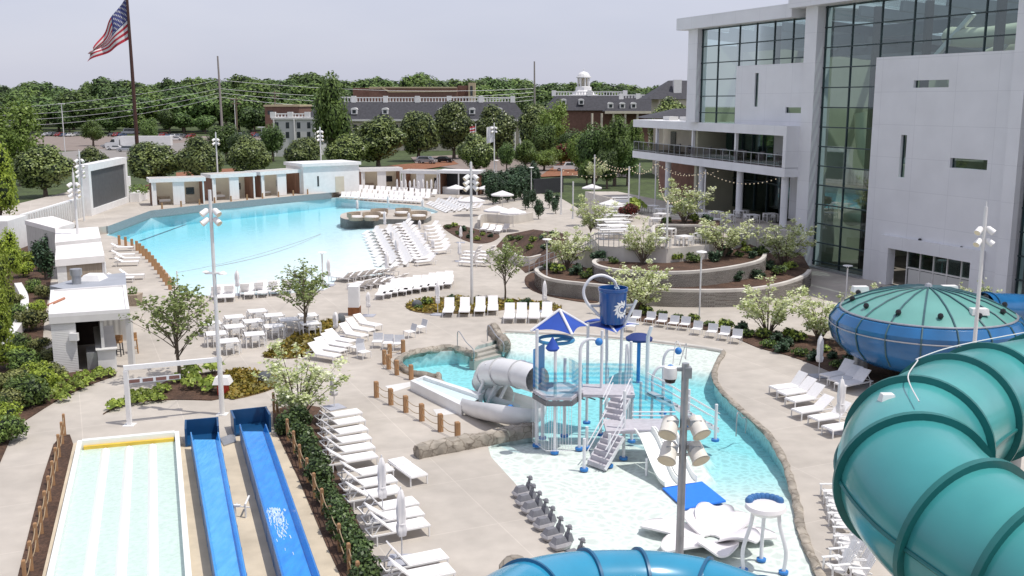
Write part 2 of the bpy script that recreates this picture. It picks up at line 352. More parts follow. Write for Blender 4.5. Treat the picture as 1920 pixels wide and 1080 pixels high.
# land: sheet to the horizon, gently rising into the wooded hills behind
def hillz(x, y):
    if (-12 <= x <= 26 and 15 <= y <= 66) or (-50 <= x <= 0 and 66 <= y <= 152 and (x > -41 or 95 <= y <= 145)): return -2.4      # hollow under the pools
    d = max(0, y - 430); k = 10 * (1 - math.exp(-d / 260.))
    k *= .75 + .35 * math.sin(x * .006 + 1.2) + .18 * math.sin(x * .017 + y * .004)
    if x > 60: k *= max(.35, 1 - (x - 60) / 420.)
    return -.35 + max(0, k) + (0 if y < 900 else (y - 900) * .004)
gm = MB(); xs = [-1500, -1000, -700] + [-500 + 25 * i for i in range(18)] + [-60 + 10 * i for i in range(13)] + [75 + 25 * i for i in range(18)] + [700, 1000, 1500]; ys = [-60] + [10 * i for i in range(19)] + [200, 250, 300, 380] + [420 + 25 * i for i in range(25)] + [1100, 1300, 1700, 2400]
gm.add([(x, y, hillz(x, y)) for y in ys for x in xs], [(j * len(xs) + i, j * len(xs) + i + 1, (j + 1) * len(xs) + i + 1, (j + 1) * len(xs) + i) for j in range(len(ys) - 1) for i in range(len(xs) - 1)])
struct(gm, 'ground', GRASS, smooth=True)
# wave pool: sloped floor, water
def sm(x): x = max(0., min(1., x)); return x * x * (3 - 2 * x)
def wave_depth(x, y):
    k = ((-x - 13) * .85 + (y - 80) * .22) / 34
    return -.05 - 1.55 * sm(k) ** 1.0
def grid(x0, x1, y0, y1, st, fz):
    m = MB(); nx = int((x1 - x0) / st); ny = int((y1 - y0) / st)
    return m.add([(x0 + i * st, y0 + j * st, fz(x0 + i * st, y0 + j * st)) for j in range(ny + 1) for i in range(nx + 1)],
                 [(j * (nx + 1) + i, j * (nx + 1) + i + 1, (j + 1) * (nx + 1) + i + 1, (j + 1) * (nx + 1) + i) for j in range(ny) for i in range(nx)])
x0 = min(p[0] for p in wave_w) - 2; x1 = max(p[0] for p in wave_w) + 2; y0 = min(p[1] for p in wave_w) - 2; y1 = max(p[1] for p in wave_w) + 2
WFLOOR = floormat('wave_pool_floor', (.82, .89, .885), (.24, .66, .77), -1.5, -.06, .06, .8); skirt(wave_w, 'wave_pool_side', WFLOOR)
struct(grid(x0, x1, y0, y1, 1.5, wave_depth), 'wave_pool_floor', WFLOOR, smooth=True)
m = MB(); pv = None
for k in range(25):
    x_, y_ = 262 + 150 * k / 24, 452 - 54 * k / 24; p = G(x_, y_, -1.2)
    for _ in range(6): p = G(x_, y_, wave_depth(p.x, p.y) + .02)
    if pv is not None: m.bar(pv, p, .3, .012)
    pv = p
struct(m, 'pool_marking', mat('marking_blue', (.05, .16, .24), .7, .1))
WATER = watermat('pool_water', (.965, .995, 1.), 1.1, .16)
struct(MB().add([(x0, y0, -.03), (x1, y0, -.03), (x1, y1, -.03), (x0, y1, -.03)], [(0, 1, 2, 3)]), 'wave_pool_water', WATER)
def PXof(x, y, z=0.):
    dz = z - H; t = y * CP - dz * SP; return 960 + F * x / t, 540 + F * (-y * SP - dz * CP) / t
def kid_depth(x, y):
    u, v = PXof(x, y)
    top = 652 + (u - 945) * .107; a = sm((v - top) / 10); b = sm((850 + max(0, u - 1200) * .25 - v) / 95)
    if u < 945: a = 1
    if u > 1330: b = max(b, sm((970 - v) / 140) * .8)
    return -.07 - .75 * a * b
x0 = min(p[0] for p in kid_w) - 1; x1 = max(p[0] for p in kid_w) + 1; y0 = min(p[1] for p in kid_w) - 1; y1 = max(p[1] for p in kid_w) + 1
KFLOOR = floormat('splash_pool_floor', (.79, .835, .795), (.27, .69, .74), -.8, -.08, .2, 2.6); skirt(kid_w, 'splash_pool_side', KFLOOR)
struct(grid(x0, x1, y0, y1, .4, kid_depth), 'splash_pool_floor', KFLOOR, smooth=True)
WATER2 = watermat('splash_water', (.97, .995, .99), 3.2, .32)
struct(MB().add([(x0, y0, -.04), (x1, y0, -.04), (x1, y1, -.04), (x0, y1, -.04)], [(0, 1, 2, 3)]), 'splash_pool_water', WATER2)
# tiled wall and raised far deck of the deep end
TILE = mat('pool_tile', (.27, .29, .30), .5, .3, 14., bump=.1, bscale=30, world=True)
wl = [G(x, y, 0) for x, y in [(203, 438), (283, 407), (400, 393), (500, 383), (560, 377), (622, 371)]]
zr = .8
m = MB(); m.wall([(p.x, p.y) for p in wl], -.12, zr, .35, 0, 1)
tag(m.build('pool_wall', [TILE, CONC]), 'grey tiled wall along the deep end of the wave pool', 'wall')
back = [G(x, y, zr) for x, y in [(640, 350), (560, 352), (400, 362), (270, 366), (140, 368), (120, 395), (150, 432)]]
rp = [(p.x - .05, p.y + .34) for p in wl] + [(p.x, p.y) for p in back]
struct(MB().prism(rp, -.2, zr - .006), 'cabana_deck', CONC)
# peninsula platform
pen = [(638, 414), (648, 407), (700, 401.5), (798, 402), (800, 418), (720, 419.5), (662, 420.5), (645, 419)]
GREYST = mat('platform_stone', (.20, .205, .20), .85, .25, 3., bump=.3, bscale=8, world=True)
m = MB(); m.prism([p.xy for p in spline(GP(pen), 3, True)], -1.3, .55, 0, 1)
struct(m, 'peninsula_platform', [GREYST, CONC])
# ------------------------------------------------------------------ planting beds
BEDS = [('mulch_bed', MULCH, [(-60, 850), (30, 800), (110, 750), (175, 720), (218, 703), (190, 692), (120, 702), (97, 706), (80, 640), (92, 545), (103, 440), (50, 412), (0, 415), (-80, 430)]),
        ('mulch_bed', MULCH, [(193, 778), (240, 757), (330, 750), (420, 747), (424, 700), (385, 700), (330, 708), (275, 735), (215, 765)]),
        ('mulch_bed', MULCH, [(512, 792), (530, 765), (600, 765), (602, 800), (640, 905), (715, 1085), (740, 1140), (690, 1140), (640, 1085), (560, 900)]),
        ('mulch_bed', MULCH, [(830, 425), (850, 421), (900, 432), (936, 441), (926, 452), (905, 457), (880, 454), (850, 441)]),
        ('mulch_bed', MULCH, [(1180, 588), (1300, 604), (1385, 626), (1440, 622), (1510, 628), (1600, 648), (1760, 690), (1900, 740), (1880, 800), (1650, 720), (1590, 712), (1540, 690), (1480, 668), (1420, 652), (1340, 622), (1180, 600)]),
        ('mulch_bed', MULCH, [(985, 520), (1004, 512), (1010, 535), (1060, 550), (1120, 565), (1100, 568), (1030, 556), (990, 540)]),
        ('mulch_bed', MULCH, [(100, 836), (138, 836), (85, 1085), (78, 1130), (20, 1130), (33, 1085)])]
for i, (nm, mt, px) in enumerate(BEDS):
    struct(MB().prism([p.xy for p in spline(GP(px), 3, True)], -.02, .05), nm, mt)
GC = leafmat('groundcover', (.10, .075, .012), (.36, .24, .035), .15, extra=(.5, (.22, .19, .03)))
GCS = mat('groundcover_soil', (.17, .11, .035), .95, .5, 7., bump=.8, bscale=18, world=True)
def scatter_cover(name, px, n, size, mt, label, h=.16):
    poly = [p.xy for p in spline(GP(px), 3, True)]
    xa = min(p[0] for p in poly); xb = max(p[0] for p in poly); ya = min(p[1] for p in poly); yb = max(p[1] for p in poly); m = MB(); c = 0
    while c < n:
        x = random.uniform(xa, xb); y = random.uniform(ya, yb); ins = False; j = len(poly) - 1
        for i in range(len(poly)):
            if (poly[i][1] > y) != (poly[j][1] > y) and x < (poly[j][0] - poly[i][0]) * (y - poly[i][1]) / (poly[j][1] - poly[i][1]) + poly[i][0]: ins = not ins
            j = i
        if not ins: continue
        c += 1; hh = h * (.5 + .8 * (.5 + .5 * math.sin(x * 2.1) * math.sin(y * 2.7 + 1)))
        leaf(m, Vector((x, y, .05 + random.uniform(.02, hh))), size * random.uniform(.6, 1.4), Vector((0, 0, 1)), .7)
    o = m.build(name, mt); tag(o, label, None, None, 'stuff'); return o
def leaf(m, p, s, nrm, jit):
    n = Vector((nrm.x + random.gauss(0, jit), nrm.y + random.gauss(0, jit), nrm.z + random.gauss(0, jit))).normalized()
    a = n.orthogonal().normalized(); b = n.cross(a); th = random.uniform(0, 6.28); a, b = a * math.cos(th) + b * math.sin(th), b * math.cos(th) - a * math.sin(th)
    a *= s * .5; b *= s * .34
    m.add([p - a, p + b - a * .1, p + a, p - b - a * .1], [(0, 1, 2, 3)])
COVERS = [([(424, 700), (470, 697), (515, 708), (525, 722), (480, 740), (422, 747)], 1500, 'ochre and green ground cover beside the white slide frame'),
          ([(493, 668), (520, 650), (560, 625), (600, 606), (625, 599), (640, 604), (620, 626), (600, 642), (588, 662), (555, 672), (515, 672)], 1500, 'ochre ground cover round the young trees by the table group'),
          ([(760, 575), (780, 564), (850, 558), (940, 562), (1020, 568), (1052, 577), (1040, 583), (960, 580), (900, 588), (830, 588), (782, 586)], 2000, 'ochre ground cover of the oval bed behind the loungers')]
for px, n, lb in COVERS:
    struct(MB().prism([p.xy for p in spline(GP(px), 3, True)], -.02, .05), 'planting_soil', GCS)
    scatter_cover('ground_cover', px, n, .22, GC, lb)
# ------------------------------------------------------------------ roads and parking behind
def sheet(name, px, mt, z): 
    struct(MB().poly([G(x, y, 0) + Vector((0, 0, z)) for x, y in px]), name, mt)
PARK = mat('parking_asphalt', (.24, .195, .17), .95, .15, .3, world=True)
sheet('parking_lot', [(-200, 262), (60, 250), (330, 243), (520, 243), (520, 262), (380, 268), (200, 280), (-200, 284)], PARK, -.26)
sheet('road', [(-200, 296), (120, 283), (400, 262), (560, 256), (560, 264), (420, 280), (150, 312), (-200, 330)], mat('road_asphalt', (.25, .23, .215), .95, .12, .3, world=True), -.22)
sheet('driveway', [(770, 293), (880, 288), (1000, 300), (1180, 305), (1180, 330), (1000, 326), (880, 318), (780, 305)], PARK, -.2)
sheet('path', [(-80, 402), (40, 396), (110, 396), (120, 408), (30, 424), (-80, 440)], CONC, -.18)
PINE_STRAW = mat('pine_straw', (.26, .11, .055), .95, .35, 2., bump=.3, bscale=6, world=True)
for px in ([(330, 330), (420, 326), (500, 318), (480, 312), (400, 316), (330, 322)], [(700, 312), (760, 306), (850, 300), (860, 306), (780, 318)], [(1010, 330), (1180, 322), (1180, 300), (1060, 296)], [(250, 350), (290, 342), (320, 352), (280, 360)]):
    sheet('pine_straw_bed', px, PINE_STRAW, -.16)
# ================================================================== trees and plants
L_MAG = leafmat('magnolia_leaves', (.04, .07, .02), (.25, .305, .09), .10, rough=.4, spec=.4)
L_DEC = leafmat('deciduous_leaves', (.055, .10, .025), (.23, .33, .08), .25)
L_DEC2 = leafmat('wood_leaves', (.03, .068, .018), (.16, .25, .066), .12, rnd=.42)
L_DEC3 = leafmat('light_wood_leaves', (.045, .09, .022), (.20, .29, .08), .2, rnd=.4)
L_LIME = leafmat('lime_leaves', (.17, .25, .03), (.50, .60, .09), .35)
L_YNG = leafmat('young_leaves', (.13, .19, .05), (.42, .50, .20), .3, extra=(.4, (.25, .31, .11)), rnd=.06)
L_FLW = leafmat('flowering_leaves', (.24, .30, .09), (.92, .92, .78), .25, extra=(.45, (.62, .68, .32)), rnd=.06)
L_BOX = leafmat('evergreen_leaves', (0.019, 0.042, 0.016), (0.130, 0.195, 0.058), .1, rough=.4)
L_CON = leafmat('conifer_leaves', (0.017, 0.042, 0.022), (0.084, 0.147, 0.070), .1)
L_HOS = leafmat('shrub_leaves', (0.121, 0.187, 0.033), (0.462, 0.550, 0.110), .3)
L_RED = leafmat('red_leaves', (.07, .012, .012), (.22, .045, .035), .2)
L_OLV = leafmat('olive_leaves', (.10, .115, .04), (.34, .36, .12), .2)
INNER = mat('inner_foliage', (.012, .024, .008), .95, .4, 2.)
def blobs_mesh(blobs, n, size, hollow=.45, up=.25, jit=.55, floor=None):
    """leaves spread through the outer shell of several overlapping blobs (c, (rx, ry, rz))"""
    m = MB(); wts = [(b[1][0] * b[1][1] * b[1][2]) ** .67 for b in blobs]
    for b in random.choices(blobs, wts, k=n):
        while True:
            d = Vector((random.gauss(0, 1), random.gauss(0, 1), random.gauss(0, 1)))
            if d.length > .1: break
        d.normalize(); r = 1 - hollow * random.random() ** 1.6
        p = Vector((b[0][0] + d.x * b[1][0] * r, b[0][1] + d.y * b[1][1] * r, b[0][2] + d.z * b[1][2] * r))
        if floor is not None and p.z < floor: p.z = floor + random.random() * .1
        leaf(m, p, size * random.uniform(.6, 1.35), Vector((d.x, d.y, d.z + up)), jit)
    return m
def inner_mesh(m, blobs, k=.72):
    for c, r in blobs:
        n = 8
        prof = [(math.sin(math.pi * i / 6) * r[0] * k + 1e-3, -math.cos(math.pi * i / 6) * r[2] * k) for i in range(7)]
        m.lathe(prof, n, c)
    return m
def round_blobs(rx, rz, cz, k=9, br=.5, seed=0, egg=0.):
    rn = random.Random(seed); B = [((0, 0, cz), (rx * .8, rx * .8, rz * .82))]
    for i in range(k):
        a = 6.28 * i / k * 2.4 + rn.uniform(-.3, .3); e = rn.uniform(-.9, .95); q = math.sqrt(max(0, 1 - e * e)); s = br * rn.uniform(.75, 1.15)
        w = 1 - egg * max(0, e)
        B.append(((math.cos(a) * q * rx * .62 * w, math.sin(a) * q * rx * .62 * w, cz + e * rz * .62), (rx * s, rx * s, rz * s)))
    return B
def make_tree(name, cat, blobs, n, size, lm, trunk_h, trunk_r, limbs=5, hollow=.45, inner=.66, lab='tree', jit=.55):
    t = thing(name, lab, cat)
    tr = MB(); tr.tube([(0, 0, -.3), (.05, 0, trunk_h * .5), (0, .05, trunk_h)], [trunk_r * 1.3, trunk_r, trunk_r * .8], 8)
    for i in range(limbs):
        c = blobs[(i + 1) % len(blobs)][0]; tr.tube([(0, 0, trunk_h * .85), (c[0] * .45, c[1] * .45, (trunk_h + c[2]) * .5), (c[0] * .9, c[1] * .9, c[2])], [trunk_r * .6, trunk_r * .4, trunk_r * .2], 5)
    tr.build('trunk', BARK, t, smooth=True)
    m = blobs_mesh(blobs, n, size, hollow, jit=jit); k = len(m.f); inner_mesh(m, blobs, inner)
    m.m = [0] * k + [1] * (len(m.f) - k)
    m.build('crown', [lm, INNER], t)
    return t
# --- clipped magnolias: dense round crowns. unit: crown radius 4, height 8.2
MAG = [Proto(lambda i=i: make_tree('magnolia_tree', 'tree', round_blobs(3.5, 3.6, 4.0, 14, .38, 11 + i, .15 + .1 * i), 8000, .33, L_MAG, 1.2, .25, 4, .3, .8, jit=.36)) for i in range(3)]
def mag(i, cx, top, bot, wpx, label, base=None, pr=None):
    """crown centre column, crown top row, ground row, crown width in photo pixels"""
    g = G(cx, base or bot); s = PXM(g); hm = HZ(g, top); rad = wpx / s / 2
    (pr or MAG)[i % 3].put((g.x, g.y, -.2), i * 1.3, label, None, (rad / 2.95, rad / 2.95, (hm + .2) / 7.4))
MG = [(85, 272, 366, 100, 'round dark magnolia on the lawn beside the lime green tree'), (180, 275, 352, 62, 'low round magnolia behind the white slatted wall of the screen'),
      (292, 260, 350, 96, 'wide round magnolia standing beside the outdoor screen'), (380, 256, 352, 82, 'round magnolia with bare trunk behind the cabanas by the flagpole'),
      (468, 255, 340, 80, 'round magnolia in front of the brick building gap, behind the white cabana pair'), (570, 252, 330, 66, 'small round magnolia in front of the pale hotel wing'),
      (652, 252, 322, 76, 'low round magnolia beneath the tall loose oak'), (710, 217, 312, 98, 'broad magnolia with two trunks before the hotel roof'),
      (785, 202, 300, 76, 'tall egg shaped magnolia before the hotel dormers'), (851, 191, 296, 72, 'tallest egg shaped magnolia of the hotel row'),
      (930, 197, 296, 78, 'dark round magnolia behind the flag on the light mast'), (1007, 188, 290, 66, 'round magnolia at the end of the hotel roof'),
      (893, 250, 326, 64, 'small bright topped magnolia behind the pool bar'), (1250, 183, 300, 80, 'magnolia crown showing above the white balcony roof')]
for i, (cx, tp, bt, wp, lb) in enumerate(MG): mag(i, cx, tp, bt, wp, lb)
# --- loose deciduous trees
DEC = [Proto(lambda i=i: make_tree('broadleaf_tree', 'tree', round_blobs(4, 4.6, 6.2, 12, .42, 31 + i), 6500, .43, [L_DEC, L_DEC3, L_DEC2][i], 3.4, .3, 6, .5, .6, jit=.36)) for i in range(3)]
L_SPR = leafmat('spring_leaves', (.085, .14, .03), (.32, .43, .10), .3, rnd=.1)
DEC.append(Proto(lambda: make_tree('broadleaf_tree', 'tree', round_blobs(4, 4.8, 6.0, 13, .36, 37), 4600, .40, L_SPR, 3.0, .25, 9, .7, .3, jit=.6)))
def dec(i, cx, top, base, wpx, label, z=-.2):
    g = G(cx, base); s = PXM(g); rad = wpx / s / 2; DEC[i % 4].put((g.x, g.y, z), i * 2.1, label, None, (rad / 3.6, rad / 3.6, (HZ(g, top) - z) / 10.4))
dec(0, 625, 138, 318, 72, 'tall loose oak rising in front of the hotel roof')
dec(3, 1040, 186, 300, 62, 'feathery light green tree beside the end magnolia')
for i, (cx, tp, bt, wp, lb, vi) in enumerate([
    (512, 226, 300, 44, 'dark upright tree at the corner of the pale hotel wing', 2), (1112, 222, 342, 60, 'dark bushy tree below the white balcony', 2), (1152, 218, 345, 70, 'green tree against the corner of the white balcony', 0),
    (1085, 245, 330, 48, 'bright green shrub tree beside the red maple', 3), (985, 262, 318, 46, 'green shrub behind the driveway', 0), (1052, 268, 312, 40, 'light green shrub behind the parked pickup', 3),
    (1020, 280, 318, 56, 'spreading green shrub by the driveway', 3), (425, 232, 300, 60, 'mid green street tree beside the leaning utility pole', 1), (455, 240, 305, 52, 'darker street tree beside the metal lamp post', 2),
    (175, 224, 272, 42, 'small spreading tree inside the parking lot', 0), (283, 221, 272, 34, 'small round tree by the parked buses', 1), (950, 262, 320, 30, 'dark evergreen behind the flag mast', 2), (1022, 232, 305, 50, 'green tree hiding the porch of the cupola building', 1), (1072, 236, 306, 52, 'dark tree under the cupola', 2), (1185, 226, 320, 50, 'leafy tree before the small dormers of the cupola building', 0), (1176, 262, 345, 44, 'dark shrub tree tucked under the balcony corner', 2), (1138, 280, 350, 46, 'pale green shrub tree behind the string light poles', 1), (1100, 300, 345, 34, 'small bushy tree behind the far terrace gate', 0)]):
    dec(vi, cx, tp, bt, wp, lb)
REDT = Proto(lambda: make_tree('maple_tree', 'tree', round_blobs(2.2, 1.6, 2.1, 8, .5, 3), 1600, .35, L_RED, 1, .12, 4))
g = G(1068, 312); REDT.put((g.x, g.y, -.2), 0, 'dark red maple on the bank below the hotel', None, 1.5)
# --- bright trees along the planted slope at the edge
LIME = [Proto(lambda i=i: make_tree('lime_green_tree', 'tree', round_blobs(2.6, 3.2, 4.4, 11, .42, 51 + i), 5200, .26, L_LIME, 1.8, .14, 6, .6, .5)) for i in range(2)]
def lime(i, cx, top, base, wpx, label):
    g = G(cx, base); s = PXM(g); rad = wpx / s / 2; LIME[i % 2].put((g.x, g.y, 0), i * 2.1, label, None, (rad / 2.7, rad / 2.7, HZ(g, top) / 7.6))
lime(0, 4, 262, 452, 84, 'bright lime green tree cut by the picture edge beside the magnolia')
dec(3, 40, 184, 345, 104, 'tall yellow green tree rising behind the round magnolia')
lime(0, 18, 425, 545, 64, 'low lime green tree on the planted slope behind the grey cabin')
lime(1, 4, 462, 625, 74, 'lime green tree on the slope above the curved white wall')
lime(0, -8, 520, 700, 90, 'bushy green tree low on the slope beside the curved white wall')
# --- slender young trees, visible branches
def make_young(name, stems, spread, ht, n, size, lm, low=.25, seed=1, trunk=.05, clear=0., cat='tree', jit=.9, dens=1.):
    rn = random.Random(seed); t = thing(name, 'young tree', cat); tr = MB(); cr = MB()
    tips = []
    if clear: tr.tube([(0, 0, -.1), (.02, .01, clear * .6), (0, 0, clear), (0.03, 0, ht * .96)], [trunk, trunk * .9, trunk * .8, trunk * .12], 7)
    for i in range(stems):
        a = 6.28 * i / stems * 1.0 + rn.uniform(-.4, .4); q = rn.uniform(.35, 1); z0 = clear * rn.uniform(.8, 1) if clear else 0
        if clear: z0 = clear + (ht - clear) * .55 * rn.random() ** 1.3
        top = z0 + (ht - z0) * (rn.uniform(.45, 1) * (1 - .3 * q) if not clear else rn.uniform(.2, .5))
        e = Vector((math.cos(a) * spread * q * (1 if not clear else (1 - .75 * (z0 - clear) / ht)), math.sin(a) * spread * q * (1 if not clear else (1 - .75 * (z0 - clear) / ht)), top))
        if clear:
            z0 = clear + (ht - clear) * .62 * (i / stems) ** 1.15; L_ = (ht - z0) * rn.uniform(.5, .66); q = R(rn.uniform(30, 46)); top = z0 + L_ * math.cos(q); e = Vector((math.cos(a * 2.4) * L_ * math.sin(q) * spread, math.sin(a * 2.4) * L_ * math.sin(q) * spread, top))
        md = Vector((e.x * .42, e.y * .42, z0 + (top - z0) * .5)); b0 = Vector((rn.uniform(-.06, .06), rn.uniform(-.06, .06), z0 - (.1 if not clear else 0)))
        pth = spline([b0, md, e], 4); tr.tube(pth, [trunk * (.7 if not clear else .35) * (1 - .85 * k / (len(pth) - 1)) for k in range(len(pth))], 5)
        tips.append(pth)
        for j in range(5):
            k = rn.randint(len(pth) // 3, len(pth) - 1); p = pth[k]; L_ = spread * rn.uniform(.18, .42); a2 = a + rn.uniform(-1.6, 1.6); e2 = p + Vector((math.cos(a2) * L_, math.sin(a2) * L_, L_ * rn.uniform(.3, 1.1)))
            tr.tube([p, (p + e2) / 2 + Vector((0, 0, .05)), e2], [trunk * .2, trunk * .13, trunk * .05], 4); tips.append([p, (p + e2) / 2, e2])
    if clear: tips += [[Vector((0, 0, clear + .8)), Vector((0.02, 0, ht * .75)), Vector((.03, 0, ht))]] * 9
    for i in range(n):
        pth = rn.choice(tips); f = low + (1 - low) * math.sqrt(rn.random()); x = f * (len(pth) - 1); k = min(int(x), len(pth) - 2); p = pth[k].lerp(pth[k + 1], x - k)
        s = spread * .07
        leaf(cr, p + Vector((rn.gauss(0, s), rn.gauss(0, s), rn.gauss(0, s))), size * rn.uniform(.6, 1.4), Vector((0, 0, 1)), jit)
    tr.build('trunk', BARK, t, smooth=True); cr.build('crown', lm, t); return t
YNG = [Proto(lambda i=i: make_young('young_tree', 30, 1.0, 4.0, 1700, .12, L_YNG, .3, 70 + i, .055, .95)) for i in range(2)]
FLW = [Proto(lambda i=i: make_young('flowering_tree', 15, 1.15, 3.9, 2900, .125, L_FLW, .45, 80 + i, .05)) for i in range(3)]
def yt(pr, i, cx, top, base, wpx, label, z=0., w0=1.05, h0=4.):
    g = G(cx, base, z); s = PXM(g); rad = wpx / s / 2; pr[i % len(pr)].put((g.x, g.y, z), i * 1.7, label, None, (rad / w0, rad / w0, (HZ(g, top) - z) / h0))
yt(YNG, 0, 336, 520, 716, 140, 'young upright tree with reddish green leaves in the mulch bed by the bar hut', h0=4.0, w0=1.05)
yt(YNG, 1, 573, 486, 628, 110, 'young spreading tree in the ground cover beside the white table group')
yt(YNG, 0, 947, 445, 563, 74, 'thin young tree in the oval bed behind the white loungers')
yt(FLW, 0, 560, 630, 790, 130, 'flowering multi-stem tree at the head of the dark hedge')
yt(FLW, 1, 1196, 470, 588, 96, 'flowering multi-stem tree behind the blue tipping bucket')
yt(FLW, 2, 1440, 506, 630, 96, 'flowering multi-stem tree beside the low chair row end')
yt(FLW, 0, 1535, 530, 640, 92, 'flowering multi-stem tree close beside the blue bowl slide')
yt(FLW, 1, 1620, 512, 650, 90, 'sparse flowering tree behind the blue bowl slide')
yt(FLW, 1, 1820, 500, 655, 80, 'thin dark leaved tree by the glass doors of the white tower')
# --- shrubs
def make_shrub(name, cat, r, h, n, size, lm, seed, bl=6):
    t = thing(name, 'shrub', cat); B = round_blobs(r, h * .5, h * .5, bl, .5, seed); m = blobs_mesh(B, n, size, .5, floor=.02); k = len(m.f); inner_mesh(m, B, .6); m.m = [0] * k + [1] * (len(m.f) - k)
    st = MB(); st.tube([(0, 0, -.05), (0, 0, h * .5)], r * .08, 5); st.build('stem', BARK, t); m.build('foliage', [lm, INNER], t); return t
def make_tuft(lm, seed, r=.42, h=.6, n=110):
    rn = random.Random(seed); t = thing('leafy_shrub', 'shrub', 'shrub'); m = MB()
    for i in range(n):
        a = rn.uniform(0, 6.28); q = rn.random() ** .6; tip = Vector((math.cos(a) * r * q, math.sin(a) * r * q, h * (1 - .45 * q * q) * rn.uniform(.6, 1.05)))
        d = Vector((math.cos(a), math.sin(a), .3 + rn.random())); leaf(m, tip, .2 * rn.uniform(.7, 1.4), d, .5)
    st = MB()
    for i in range(7):
        a = i * .9; st.tube([(0, 0, -.03), (math.cos(a) * r * .5, math.sin(a) * r * .5, h * .6)], .012, 4)
    st.build('stem', BARK, t); m.build('foliage', lm, t); return t
HOS = [Proto(lambda i=i: make_tuft(L_HOS, 5 + i)) for i in range(3)]
BOX = [Proto(lambda i=i: make_shrub('hedge_shrub', 'shrub', .62, 1.25, 1300, .14, L_BOX, 21 + i)) for i in range(3)]
OLV = [Proto(lambda i=i: make_shrub('slope_shrub', 'shrub', .8, 1.2, 1500, .12, [L_OLV, L_DEC, L_LIME][i], 41 + i)) for i in range(3)]
LOW = [Proto(lambda i=i: make_shrub('low_shrub', 'shrub', .45, .6, 300, .14, [L_DEC, L_HOS, L_CON][i], 61 + i)) for i in range(3)]
CON = [Proto(lambda i=i: make_shrub('conifer', 'conifer', .55, 2.2, 700, .16, L_CON, 91 + i, 7)) for i in range(2)]
def sh(pr, i, px, py, sc, label, group=None, z=.03):
    g = G(px, py, z); pr[i % len(pr)].put((g.x, g.y, z - .02), i * 1.9, label, group, sc)
HB = [(112, 728), (128, 738), (105, 745), (140, 722), (152, 730), (166, 722), (180, 712), (96, 735), (122, 716), (148, 712), (206, 706), (188, 702), (160, 708), (118, 752)]
for i, (x, y) in enumerate(HB): sh(HOS, i, x, y, random.uniform(.65, .9), 'yellow green leafy shrub in the mulch in front of the bar hut', 'leafy shrubs before the bar hut')
HB2 = [(213, 768), (228, 762), (246, 758), (258, 752), (270, 757), (280, 745), (292, 752), (266, 742), (300, 738), (312, 734), (302, 752), (248, 748), (330, 718)]
for i, (x, y) in enumerate(HB2): sh(HOS, i + 1, x, y, random.uniform(.65, .9), 'yellow green leafy shrub in the bed under the white slide frame', 'leafy shrubs under the white frame')
for i, (x, y) in enumerate([(362, 728), (395, 735), (400, 700), (358, 708)]): sh(HOS, i, x, y, 1.35, 'larger bright leafy shrub beside the young tree of the frame bed', 'larger shrubs of the frame bed')
HG = [(538, 806), (560, 800), (566, 826), (578, 850), (590, 878), (602, 905), (614, 935), (628, 962), (642, 992), (656, 1022), (672, 1056), (688, 1092)]
for i, (x, y) in enumerate(HG): sh(BOX, i, x, y + 8, random.uniform(.76, .95), f'{ORD[i]} glossy dark shrub of the hedge, counted from its flowering tree', 'dark hedge beside the rope fence')
SLP = [(20, 770), (48, 745), (72, 720), (30, 730), (60, 760), (10, 800), (88, 690), (50, 700), (20, 690), (75, 660), (40, 660), (10, 650), (60, 620), (35, 610), (70, 590), (85, 560), (62, 548), (45, 520), (20, 580), (30, 500), (58, 500), (0, 740), (-15, 790), (80, 735), (95, 715), (14, 828)]
for i, (x, y) in enumerate(SLP): sh(OLV, i, x, y, random.uniform(.8, 1.35), 'olive green shrub on the planted slope beside the bar hut', 'shrubs on the planted slope')
for i, (x, y, s) in enumerate([(85, 525, 1.5), (78, 510, 1.3), (95, 490, 1.1)]):
    g = G(x, y); CON[i % 2].put((g.x, g.y, 0), i, ['tall dark conifer behind the bar hut roof', 'dark conifer beside the open white cabana', 'small dark conifer beside the corrugated cabin'][i], None, s)
LW = [(1120, 562, 0), (1100, 559, 0), (1210, 590, 1), (1240, 594, 0), (1270, 600, 0), (1300, 603, 1), (1330, 612, 0), (1360, 618, 1), (1390, 622, 2), (1400, 632, 0), (1430, 634, 1), (1455, 640, 2), (1475, 650, 2), (1440, 652, 0), (1465, 660, 2), (1495, 640, 1), (1500, 668, 0), (1525, 676, 2), (1560, 672, 2), (1545, 660, 1), (1590, 690, 2), (1610, 700, 2), (1570, 690, 0), (1480, 632, 1)]
for i, (x, y, k) in enumerate(LW): sh(LOW, k, x, y, random.uniform(.8, 1.35), 'low shrub in the mulch between the chair row and the bowl slide', 'low shrubs by the chair row')
for i, (x, y) in enumerate([(840, 429), (852, 426), (868, 434), (884, 438), (905, 442), (920, 445), (860, 441), (895, 451), (880, 447)]): sh(LOW, i, x, y, random.uniform(.7, 1.2), 'low shrub in the small mulch bed near the beach loungers', 'low shrubs of the beach bed')
for i, (x, y) in enumerate([(785, 580), (800, 572), (845, 564), (900, 566), (955, 570), (985, 574), (1000, 576), (1020, 574)]): sh(LOW, i, x, y, random.uniform(.7, 1.2), 'small shrub in the oval ground cover bed', 'small shrubs of the oval bed')
